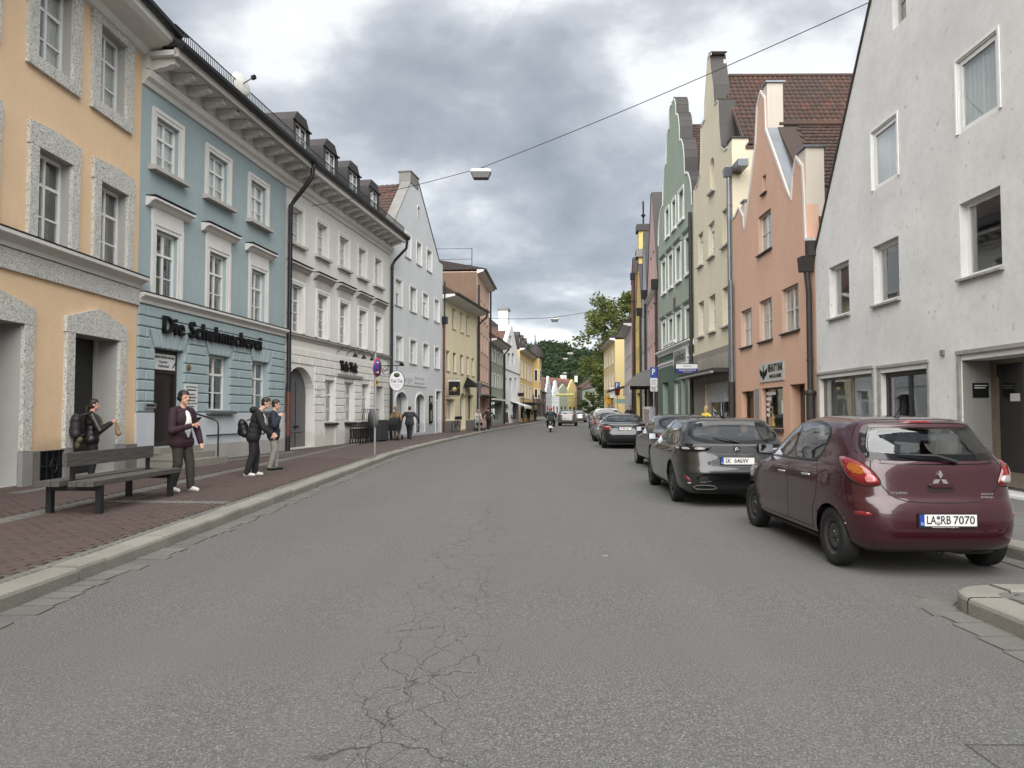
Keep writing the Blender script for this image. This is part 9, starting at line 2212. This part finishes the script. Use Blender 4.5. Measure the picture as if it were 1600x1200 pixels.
person('scooter rider in dark green jacket and red helmet', (sx0, sy0 - 0.35, zroad(sy0) + 0.02), an, 1.74, dict(top=cl('dark_green_cloth', (0.03, 0.045, 0.04)), legs=BLKCL, shoe=SHOEB), dict(hipz=0.49, lean=0.12, lk=(-0.14, 0.28, 0.40), la=(-0.13, 0.27, 0.20), rk=(0.14, 0.28, 0.40), ra=(0.13, 0.27, 0.20), le=(-0.22, 0.12, 0.62), lw=(-0.18, 0.36, 0.585), re=(0.22, 0.12, 0.62), rw=(0.18, 0.36, 0.585), curl=1.4), HDRK, 0.018, coat=0.25, build=1.1)
hp_ = Vector((sx0, sy0 - 0.35 + 0.13, zroad(sy0) + 1.64)); t_ = thing('helmet', 'red and white motorcycle helmet worn by the scooter rider', 'helmet', hp_, an); f = Fig(); f.ell((0, 0, 0), (0.135, 0.16, 0.15), 'm'); f.ell((0, 0.02, -0.07), (0.125, 0.14, 0.09), 'k'); f.build('shell', t_, {'m': paint('helmet_red', (0.45, 0.03, 0.02), 0.0), 'k': GLOSSBLK}, 0.012)
# ------------------------------------------------------------------ street furniture
def weathered():
 t = NT('weathered_wood'); c = t.coord((14, 0.8, 14)); f = t.noise(c, 3.0, 6, 0.65); g = t.noise(t.coord((60, 2, 60)), 2.0, 3)
 t.base(t.mix(t.ramp(g, [(0.4, 0.5), (0.65, 0.0)]), t.ramp(f, [(0.3, (0.05, 0.046, 0.041)), (0.7, (0.135, 0.126, 0.115))]), (0.03, 0.028, 0.025))); t.set(Roughness=0.85); t.bump(f, 0.6, 0.006); MAT['weathered_wood'] = t.m; return t.m
OLDWOOD = weathered()
BENCHM = simple('bench_steel', (0.03, 0.035, 0.042), 0.5, 0.3, var=0.2)
bx0, by0 = -6.36, 9.62; zb_ = zleft(-6.0, 10.8)
t_ = thing('bench', 'weathered double-sided wooden bench with dark steel legs on the left pavement', 'bench', (-5.95, 10.85, zb_), R(-1.0))
L2 = 1.22
for k, xx in enumerate((-0.40, -0.285, -0.17, 0.06, 0.175, 0.29)):
 MB().box(xx, xx + 0.108, -L2 + random.uniform(-.006, .006), L2 + random.uniform(-.006, .006), 0.375, 0.445).build('seat_plank', OLDWOOD, t_)
MB().box(-0.06, 0.0, -L2 * 0.95, L2 * 0.9, 0.63, 0.82).build('back_plank', OLDWOOD, t_)
for yy in (-0.98, 0.98):
 for xx in (-0.37, 0.31): MB().box(xx, xx + 0.075, yy - 0.04, yy + 0.04, -0.02, 0.30).build('leg', BENCHM, t_)
 MB().box(-0.37, 0.385, yy - 0.041, yy + 0.041, 0.301, 0.374).build('cross_bar', BENCHM, t_); MB().box(-0.055, -0.01, yy - 0.03, yy + 0.03, 0.375, 0.80).build('back_post', BENCHM, t_)
# ---- no-stopping sign
SR, SB_ = simple('sign_red', (0.42, 0.02, 0.025), 0.4, var=0.06), simple('sign_blue', (0.02, 0.05, 0.27), 0.4, var=0.06); SYEL = simple('sign_yellow', (0.62, 0.33, 0.02), 0.4, var=0.08)
p = ground_px(585.5, 709.5, 0.14); sx, sy = p.x, p.y
t_ = thing('road_sign', 'round blue and red no-stopping sign on a grey post at the left kerb', 'sign', (sx, sy, zleft(sx, sy)), R(74))
m = MB(); m.tube([(0, 0, -0.1), (0, 0, 3.25)], 0.035, 10, STEEL); m.build('post', STEEL, t_)
zc = 2.80
m = MB(); m.lathe([(0.0, -0.008), (0.31, -0.008), (0.315, 0.0), (0.31, 0.008), (0, 0.008)], 36, STEEL, axis='y'); d_ = m.build('disc', STEEL, t_, (0, -0.06, zc))
MB().lathe([(0.0, -0.010), (0.305, -0.010), (0.305, -0.009)], 36, SR, axis='y').build('red_ring', SR, d_); MB().lathe([(0.0, -0.012), (0.25, -0.012), (0.25, -0.0105)], 36, SB_, axis='y').build('blue_field', SB_, d_)
for zz_ in (0.16, -0.16):
 m = MB(); sg = 1 if zz_ > 0 else -1; m.prism([(-0.13, zz_ - 0.012), (0.02, zz_ - 0.012), (0.02, zz_ - 0.05), (0.11, zz_), (0.02, zz_ + 0.05), (0.02, zz_ + 0.012), (-0.13, zz_ + 0.012)], 'y', -0.0135, -0.0125, PLATEW); m.build('arrow', PLATEW, d_)
a = R(-45); m = MB(); m.prism([(-0.25 * math.cos(a) - 0.02, -0.25 * math.sin(a) - 0.02), (-0.25 * math.cos(a) + 0.02, -0.25 * math.sin(a) + 0.02), (0.25 * math.cos(a) + 0.02, 0.25 * math.sin(a) + 0.02), (0.25 * math.cos(a) - 0.02, 0.25 * math.sin(a) - 0.02)], 'y', -0.0134, -0.0121, SR); m.build('slash', SR, d_)
m = MB(); m.box(-0.09, 0.09, -0.06, -0.05, 2.22, 2.40, SYEL); pl_ = m.build('small_plate', SYEL, t_); MB().box(-0.05, 0.05, -0.0625, -0.0605, 2.27, 2.35).build('pictogram', INK, pl_)
m = MB(); m.lathe([(0.0, -0.006), (0.31, -0.006), (0.31, 0.006), (0, 0.006)], 30, simple('sign_back_grey', (0.13, 0.135, 0.14), 0.6), axis='y'); o = m.build('sign_back', None, t_, (0.02, 0.08, 1.15), (0, 0, R(60)))
# ---- oval restaurant sign on a scrolled bracket
b = house_white
uu = b.W - 1.3; zc = b.z(620, 595, -1.0)
wp = Matrix.Rotation(b.ang, 4, 'Z'); base_w = Vector((b.p0.x, b.p0.y, b.zb)) + (wp @ Vector((uu, 0, 0)))
pS = at_depth(620, 595, base_w.y - 0.3)
t_ = thing('hanging_sign', 'white oval restaurant sign hanging from a scrolled iron bracket', 'sign', (pS.x, pS.y, pS.z), R(5))
n_ = 36; ov = [(0.34 * math.cos(2 * math.pi * k / n_), 0.47 * math.sin(2 * math.pi * k / n_)) for k in range(n_)]
m = MB(); m.prism(ov, 'y', -0.05, 0.05, WSIGN); pn_ = m.build('panel', WSIGN, t_); m = MB(); m.tube([(p_[0] * 1.02, 0, p_[1] * 1.02) for p_ in ov + ov[:1]], 0.022, 6, BLACK); m.build('rim', BLACK, t_)
text('Tuk-Tuk', 0.2, INK, pn_, (0, -0.052, -0.02), width=0.56, height=0.16, extrude=0.002, offset=0.003); text('thailändisches Restaurant', 0.05, INK, pn_, (0, -0.052, -0.2), width=0.42, height=0.04, extrude=0.001); text('Landshut', 0.05, INK, pn_, (0, -0.052, -0.29), width=0.24, height=0.035, extrude=0.001)
m = MB(); m.lathe([(0.0, -0.056), (0.14, -0.056), (0.14, -0.051)], 20, simple('dark_green_badge', (0.03, 0.06, 0.025), 0.4), axis='y'); bd = m.build('badge', None, pn_, (0, 0, 0.27)); bd.scale = (1, 1, 0.75)
m = MB(); m.tube([(0, 0, 0.48), (0, 0, 0.72)], 0.014, 6, BLACK); dxw = base_w.x - pS.x
m.tube([(dxw, 0.1, 0.72), (0.35, 0, 0.72)], 0.022, 6, BLACK); m.tube([(dxw * 0.55 + 0.26 * math.cos(a) * (1 - k / 40), 0.05, 0.45 + 0.26 * math.sin(a) * (1 - k / 40)) for k, a in enumerate([R(q) for q in range(0, 560, 20)])], 0.012, 5, BLACK); m.tube([(dxw * 0.8 + 0.3 * math.cos(a), 0.06, 0.72 + 0.3 * math.sin(a)) for a in [R(q) for q in range(-90, 91, 15)]], 0.012, 5, BLACK); m.build('bracket', BLACK, t_)
m = MB(); m.lathe([(0.0, 0.0), (0.06, 0.02), (0.07, 0.16), (0.04, 0.2)], 10, BLACK, axis='x', c=(0.12, -0.1, 0.78)); m.build('sign_lamp', BLACK, t_)
# ---- black pub sign on the yellow house
pS = at_depth(710, 606, 45.2); t_ = thing('hanging_sign', 'square black pub sign with gold emblem hanging from the yellow house', 'sign', (pS.x, pS.y, pS.z), R(4))
m = MB(); m.box(-0.36, 0.36, -0.04, 0.04, -0.48, 0.40, BLACK); pn_ = m.build('panel', BLACK, t_); GOLD = simple('gold_print', (0.34, 0.25, 0.10), 0.5, var=0.2)
m = MB(); m.lathe([(0.0, -0.046), (0.15, -0.046), (0.15, -0.041)], 20, GOLD, axis='y', c=(0, 0, -0.1)); m.tube([(-0.3, -0.045, -0.22), (0, -0.05, -0.12), (0.3, -0.045, 0.05)], 0.012, 5, GOLD); m.build('emblem', GOLD, pn_); m = MB(); m.box(-0.36, 0.36, -0.045, 0.045, 0.401, 0.50, WSIGN); hb_ = m.build('header', WSIGN, t_); text('SLEIGHT', 0.1, INK, hb_, (0, -0.047, 0.45), width=0.6, height=0.07, extrude=0.001)
m = MB()
for zz_ in (0.56, -0.53): m.tube([(-0.75, 0, zz_), (0.36, 0, zz_)], 0.014, 6, GUTTER)
m.build('bracket', GUTTER, t_)
# ---- projecting box sign between the green and cream houses
pS = at_depth(1073.5, 576, 31.3); t_ = thing('box_sign', 'white and blue phone repair box sign projecting between green and cream houses', 'sign', (pS.x, pS.y, pS.z), 0)
m = MB(); m.box(-0.55, 0.55, -0.09, 0.09, -0.22, 0.22, DARK_FRAME); bx = m.build('case', DARK_FRAME, t_); m = MB(); m.box(-0.5, 0.5, -0.096, -0.0905, 0.0, 0.19, WSIGN); f1 = m.build('white_face', WSIGN, bx); m = MB(); m.box(-0.5, 0.5, -0.096, -0.0905, -0.19, -0.002, simple('sign_navy', (0.012, 0.02, 0.16), 0.4, var=0)); f2 = m.build('blue_face', None, bx)
text('fonline', 0.1, INK, f1, (0, -0.098, 0.11), width=0.34, height=0.075, extrude=0.001); text('HANDY DOKTOR', 0.1, PLATEW, f2, (0, -0.098, -0.075), width=0.72, height=0.075, extrude=0.001); text('LANDSHUT', 0.05, PLATEW, f2, (0, -0.098, -0.155), width=0.42, height=0.035, extrude=0.001); m = MB(); m.tube([(0.5, 0, 0.1), (1.05, 0, 0.1)], 0.02, 6, GUTTER); m.build('bracket', GUTTER, t_)
# ---- parking signs on the right
def psign(px, py, Y, w_, label, plates=2, arrow=True):
 pS = at_depth(px, py, Y); zg_ = zright(pS.x, Y); t_ = thing('road_sign', label, 'sign', (pS.x, Y, zg_), 0); h = pS.z - zg_
 m = MB(); m.tube([(0, 0.03, -0.1), (0, 0.03, h + w_ * 0.85)], 0.03, 8, STEEL); m.build('post', STEEL, t_)
 m = MB(); m.box(-w_ / 2, w_ / 2, -0.012, 0.0, h - w_ * 0.75, h + w_ * 0.75, SB_); pf = m.build('blue_plate', SB_, t_); text('P', 0.3, PLATEW, pf, (-0.02, -0.014, h + 0.02), width=w_ * 0.42, height=w_ * 0.85, extrude=0.001, offset=0.004); z = h - w_ * 0.8
 for k in range(plates): hh = w_ * (1.1, 0.7)[k % 2]; m = MB(); m.box(-w_ / 2, w_ / 2, -0.012, 0.0, z - hh, z, WSIGN); q = m.build('white_plate', WSIGN, t_); [MB().box(-w_ * 0.36, w_ * (0.36 - 0.1 * (r_ % 2)), -0.0145, -0.0125, z - hh * (0.25 + 0.25 * r_) - 0.015, z - hh * (0.25 + 0.25 * r_) + 0.015).build('print_line', INK, q) for r_ in range(3)]; z -= hh + 0.02
 return t_
psign(1021.5, 582, 36.5, 0.36, 'blue parking sign with white plates in front of the dusty pink house'); psign(964.5, 603, 60.0, 0.42, 'blue parking sign further along the right kerb', 1)
pS = at_depth(959, 612, 58.5); zg_ = zright(pS.x, 58.5); t_ = thing('road_sign', 'cluster of no-stopping and zone signs on one post far along the right kerb', 'sign', (pS.x, 58.5, zg_), 0); h = pS.z - zg_; m = MB(); m.tube([(0, 0.05, -0.1), (0, 0.05, h + 0.5)], 0.03, 8, STEEL); m.build('post', STEEL, t_)
m = MB(); m.box(-0.32, 0.10, -0.01, 0.0, h - 0.5, h + 0.35, WSIGN); m.build('zone_plate', WSIGN, t_); m = MB(); m.lathe([(0, -0.015), (0.2, -0.015), (0.2, -0.005)], 20, SR, axis='y', c=(0.32, 0, h + 0.1)); m.build('red_disc', SR, t_); m = MB(); m.box(0.15, 0.9, -0.01, 0, h - 0.95, h - 0.6, simple('green_street_plate', (0.2, 0.3, 0.27), 0.5)); m.build('street_plate', None, t_)
pS = at_depth(950.5, 625, 61); zg_ = zright(pS.x, 61); t_ = thing('post_box', 'yellow box on a post beside the far right kerb', 'box', (pS.x, 61, zg_), 0); h = pS.z - zg_; m = MB(); m.box(-0.2, 0.2, -0.15, 0.15, h - 0.35, h + 0.35, SYEL); m.build('box', SYEL, t_); m = MB(); m.tube([(0, 0, -0.1), (0, 0, h - 0.3)], 0.035, 8, STEEL); m.build('post', STEEL, t_); MB().box(-0.12, 0.12, -0.156, -0.151, h + 0.1, h + 0.16).build('slot', BLACK, t_)
# ---- street lamps hung on cross wires
LAMPW = simple('lamp_housing', (0.52, 0.52, 0.50), 0.5, var=0.1); LAMPG = simple('lamp_diffuser', (0.06, 0.06, 0.055), 0.5, var=0.2, scale=20)
def wire_lamp(px, py, Y, A, B_, label, s=1.0):
 P = at_depth(px, py, Y); t_ = thing('street_lamp', label, 'street lamp', P, 0)
 m = MB(); m.prism([(-0.34 * s, 0.0), (0.34 * s, 0.0), (0.33 * s, 0.07 * s), (0.27 * s, 0.10 * s), (-0.27 * s, 0.10 * s), (-0.33 * s, 0.07 * s)], 'y', -0.16 * s, 0.16 * s, LAMPW); m.build('housing', LAMPW, t_)
 m = MB(); m.prism([(-0.33 * s, -0.001), (-0.24 * s, -0.2 * s), (0.24 * s, -0.2 * s), (0.33 * s, -0.001)], 'y', -0.15 * s, 0.15 * s, LAMPG); m.build('diffuser', LAMPG, t_)
 m = MB(); m.box(-0.12 * s, 0.16 * s, -0.015, 0.015, 0.13 * s, 0.16 * s, GUTTER); m.tube([(0.05 * s, 0, 0.1 * s), (0.05 * s, 0, 0.2 * s)], 0.012, 5, GUTTER); m.build('clamp', GUTTER, t_)
 top = P + Vector((0.02, 0, 0.17 * s))
 w_ = thing('cross_wire', 'thin cable carrying the ' + label, 'cable', top, 0);
 for E in (A, B_):
  pts = []; E = Vector(E)
  for k in range(13): q = k / 12; v = (E - top) * q; v.z -= 0.0 * q; pts.append(tuple(v - Vector((0, 0, 0.10 * math.sin(math.pi * q)))))
  m = MB(); m.tube(pts, 0.011 if s <= 1.0 else 0.02, 5, GUTTER); m.build('cable', GUTTER, w_)
 return t_
hw = house_white; u_, z_ = hw.uz(487, 322, -0.02); A = Vector((hw.p0.x, hw.p0.y, hw.zb)) + (Matrix.Rotation(hw.ang, 4, 'Z') @ Vector((u_, -0.02, z_))); hr = house_r1; u_, z_ = hr.uz(1362, 2, -0.02); B_ = Vector((hr.p0.x, hr.p0.y, hr.zb)) + (Matrix.Rotation(hr.ang, 4, 'Z') @ Vector((u_, -0.02, z_)))
wire_lamp(751.5, 270, 23.5, A, B_, 'nearest box-shaped lamp hanging over the street', 1.0)
wire_lamp(867, 499, 64, at_depth(760, 497, 58), at_depth(1000, 470, 56), 'second lamp hanging over the street', 1.1)
wire_lamp(891, 552.5, 100, at_depth(836, 552, 98), at_depth(965, 548, 88), 'third lamp hanging before the wooded hill', 1.2)
wire_lamp(883.5, 561, 112, at_depth(840, 561, 108), at_depth(960, 556, 92), 'fourth lamp hanging before the wooded hill', 1.1)
wire_lamp(882.5, 583, 150, at_depth(845, 583, 150), at_depth(938, 580, 150), 'lamp hanging right above the great red roof', 1.3)
# ---- yellow banner across the far street
A = at_depth(868, 618, 160); B_ = at_depth(897, 616, 160); t_ = thing('banner', 'long yellow banner stretched across the far end of the street', 'banner', A.lerp(B_, 0.5), 0); L_ = (B_ - A).length; YB_ = simple('banner_yellow', (0.30, 0.27, 0.09), 0.7, var=0.1)
vs = []; n_ = 16
for k in range(n_ + 1): x = -L_ / 2 + L_ * k / n_; yy = 0.06 * math.sin(k * 1.1); vs += [(x, yy, -0.3), (x, yy * 0.6, 0.3)]
m = MB(); m.add(vs, [(2 * k, 2 * k + 2, 2 * k + 3, 2 * k + 1) for k in range(n_)], YB_, True); o = m.build('cloth', YB_, t_); md = o.modifiers.new('s', 'SOLIDIFY'); md.thickness = 0.02; m = MB(); m.tube([(-L_ / 2 - 6, 0, 0.9), (-L_ / 2, 0, 0.42)], 0.02, 4, GUTTER); m.tube([(L_ / 2, 0, 0.42), (L_ / 2 + 6, 0, 0.9)], 0.02, 4, GUTTER); m.build('rope', GUTTER, t_)
# ---- folded chairs and planter outside the restaurant
b = house_white
def on_b(b, u, y, z=0.0): return Vector((b.p0.x, b.p0.y, b.zb)) + (Matrix.Rotation(b.ang, 4, 'Z') @ Vector((u, y, z)))
u0 = b.u(533, 680); u1 = b.u(562, 680); ords = ('first', 'second', 'third', 'fourth', 'fifth', 'sixth', 'seventh')
for k in range(7):
 P = on_b(b, u0 + (u1 - u0) * (k + 0.5) / 7, -0.55); P.z = zleft(P.x, P.y)
 t_ = thing('folding_chair', 'dark folded bistro chair, %s from the gateway in the row by the wall' % ords[k], 'chair', P, b.ang + R(8 * random.uniform(-1, 1)), 'folded chairs outside the restaurant'); tl = R(8 + 3 * (k % 3))
 for j, (dx, sl) in enumerate(((-0.05, 1), (0.05, -1))):
  m = MB()
  for yy in (-0.22, 0.22): m.tube([(dx, yy, 0.0), (dx + sl * 0.10, yy, 0.86 if j == 0 else 0.6)], 0.014, 6, BLACK)
  m.tube([(dx + sl * 0.10, -0.22, 0.86 if j == 0 else 0.6), (dx + sl * 0.10, 0.22, 0.86 if j == 0 else 0.6)], 0.014, 6, BLACK); m.build('leg_frame', BLACK, t_)
 for q in range(5): MB().box(-0.02, 0.0, -0.2 + 0.085 * q, -0.135 + 0.085 * q, 0.2, 0.62).build('seat_slat', simple('chair_slat', (0.03, 0.024, 0.02), 0.6, var=0.3), t_)
 for q in range(2): MB().box(0.02, 0.035, -0.2, 0.2, 0.68 + 0.09 * q, 0.74 + 0.09 * q).build('back_slat', MAT['chair_slat'], t_)
uc = b.u(574, 680); P = on_b(b, uc, -0.55); P.z = zleft(P.x, P.y); t_ = thing('planter_box', 'dark planter box with trellis beside the folded chairs', 'planter', P, b.ang)
m = MB(); m.box(-0.55, 0.55, -0.25, 0.25, 0.05, 0.95, CHAR); m.build('box', CHAR, t_)
for sx in (-0.45, 0.45): MB().box(sx - 0.06, sx + 0.06, -0.2, 0.2, 0.0, 0.049).build('foot', BLACK, t_)
m = MB(); x = -0.5
for k in range(9): m.tube([(-1.6 + 0.25 * k, 0.2, 0.96), (-1.6 + 0.25 * k, 0.2, 1.25)], 0.01, 5, BLACK); m.tube([(-1.6 + 0.25 * k + 0.1 * math.cos(a), 0.2, 1.33 + 0.09 * math.sin(a)) for a in [R(q) for q in range(0, 361, 30)]], 0.008, 5, BLACK)
m.tube([(-1.65, 0.2, 0.97), (0.55, 0.2, 0.97)], 0.012, 5, BLACK); m.tube([(-1.65, 0.2, 1.43), (0.55, 0.2, 1.43)], 0.012, 5, BLACK); m.build('trellis', BLACK, t_)
# ---- bicycle, advertising board, bollard post, display
def bicycle(label, loc, rz):
 t_ = thing('bicycle', label, 'bicycle', loc, rz)
 for yy in (-0.52, 0.52):
  m = MB(); m.tube([(0, yy + 0.33 * math.cos(a), 0.34 + 0.33 * math.sin(a)) for a in [2 * math.pi * k / 28 for k in range(29)]], 0.017, 6, RUBBER, False)
  for k in range(10): a = 2 * math.pi * k / 10; m.tube([(0, yy, 0.34), (0, yy + 0.32 * math.cos(a), 0.34 + 0.32 * math.sin(a))], 0.003, 4, STEEL, False)
  m.build('wheel', RUBBER, t_)
 m = MB(); m.tube([(0, -0.52, 0.34), (0, -0.12, 0.30), (0, -0.2, 0.85)], 0.016, 6, BLACK); m.tube([(0, -0.12, 0.30), (0, 0.38, 0.78), (0, -0.18, 0.72)], 0.018, 6, BLACK); m.tube([(0, 0.52, 0.34), (0, 0.36, 0.98)], 0.016, 6, BLACK); m.build('frame', BLACK, t_)
 m = MB(); m.prism([(-0.07, -0.32), (0.07, -0.32), (0.02, -0.08), (-0.02, -0.08)], 'z', 0.86, 0.92, BLACK); m.build('saddle', BLACK, t_); m = MB(); m.tube([(-0.27, 0.28, 1.02), (0, 0.37, 1.0), (0.27, 0.28, 1.02)], 0.013, 6, STEEL); m.build('handlebar', STEEL, t_); m = MB(); m.box(-0.18, 0.18, 0.42, 0.72, 0.80, 1.02, BLKCL); m.build('basket', BLKCL, t_)
p = at_depth(712.5, 670, 45.6); bicycle('dark bicycle with basket parked before the yellow house shop window', (p.x, 45.6, zleft(p.x, 45.6)), R(-12))
p = at_depth(793.5, 655, 74); t_ = thing('pavement_board', 'black A-shaped menu board before the white gabled house', 'sign', (p.x - 0.3, 74, zleft(p.x, 74)), R(20));
for s_ in (-1, 1): m = MB(); m.prism([(s_ * 0.28, 0), (s_ * 0.24, 0), (s_ * 0.0, 1.15), (s_ * 0.04, 1.15)], 'x', -0.32, 0.32, simple('chalkboard', (0.05, 0.02, 0.018), 0.7)); m.build('board', None, t_)
p = at_depth(741.5, 672, 46.5); t_ = thing('road_sign', 'slim grey signpost before the yellow house seen edge-on', 'sign', (p.x + 0.25, 47.5, zleft(p.x, 47.5)), R(70)); m = MB(); m.tube([(0, 0, -0.1), (0, 0, 3.3)], 0.03, 8, STEEL); m.build('post', STEEL, t_); m = MB(); m.box(-0.2, 0.2, -0.05, -0.035, 2.3, 3.2, simple('sign_back_grey', (0.13, 0.135, 0.14), 0.6)); m.build('sign_back', None, t_)
p = at_depth(809, 655, 80); t_ = thing('lamp_post', 'thin dark post at the kerb before the white gabled house', 'post', (p.x + 0.6, 80, zleft(p.x, 80)), 0); m = MB(); m.tube([(0, 0, -0.1), (0, 0, 3.4)], 0.05, 8, GUTTER); m.build('post', GUTTER, t_); m = MB(); m.box(-0.6, 0.1, -0.03, 0.03, 2.9, 3.3, BLACK); m.build('flag_sign', BLACK, t_)
p = at_depth(1022, 640, 38.5); t_ = thing('display_stand', 'white pavement display stand under the vaulted awning', 'stand', (8.0, 42.0, zright(8.0, 42)), R(-60)); m = MB(); m.box(-0.3, 0.3, -0.2, 0.2, 0.1, 1.6, WSIGN); m.build('cabinet', WSIGN, t_); MB().box(-0.25, 0.25, -0.206, -0.201, 0.3, 1.45).build('poster', simple('poster_mixed', (0.25, 0.22, 0.22), 0.6, var=0.6, scale=5), t_)
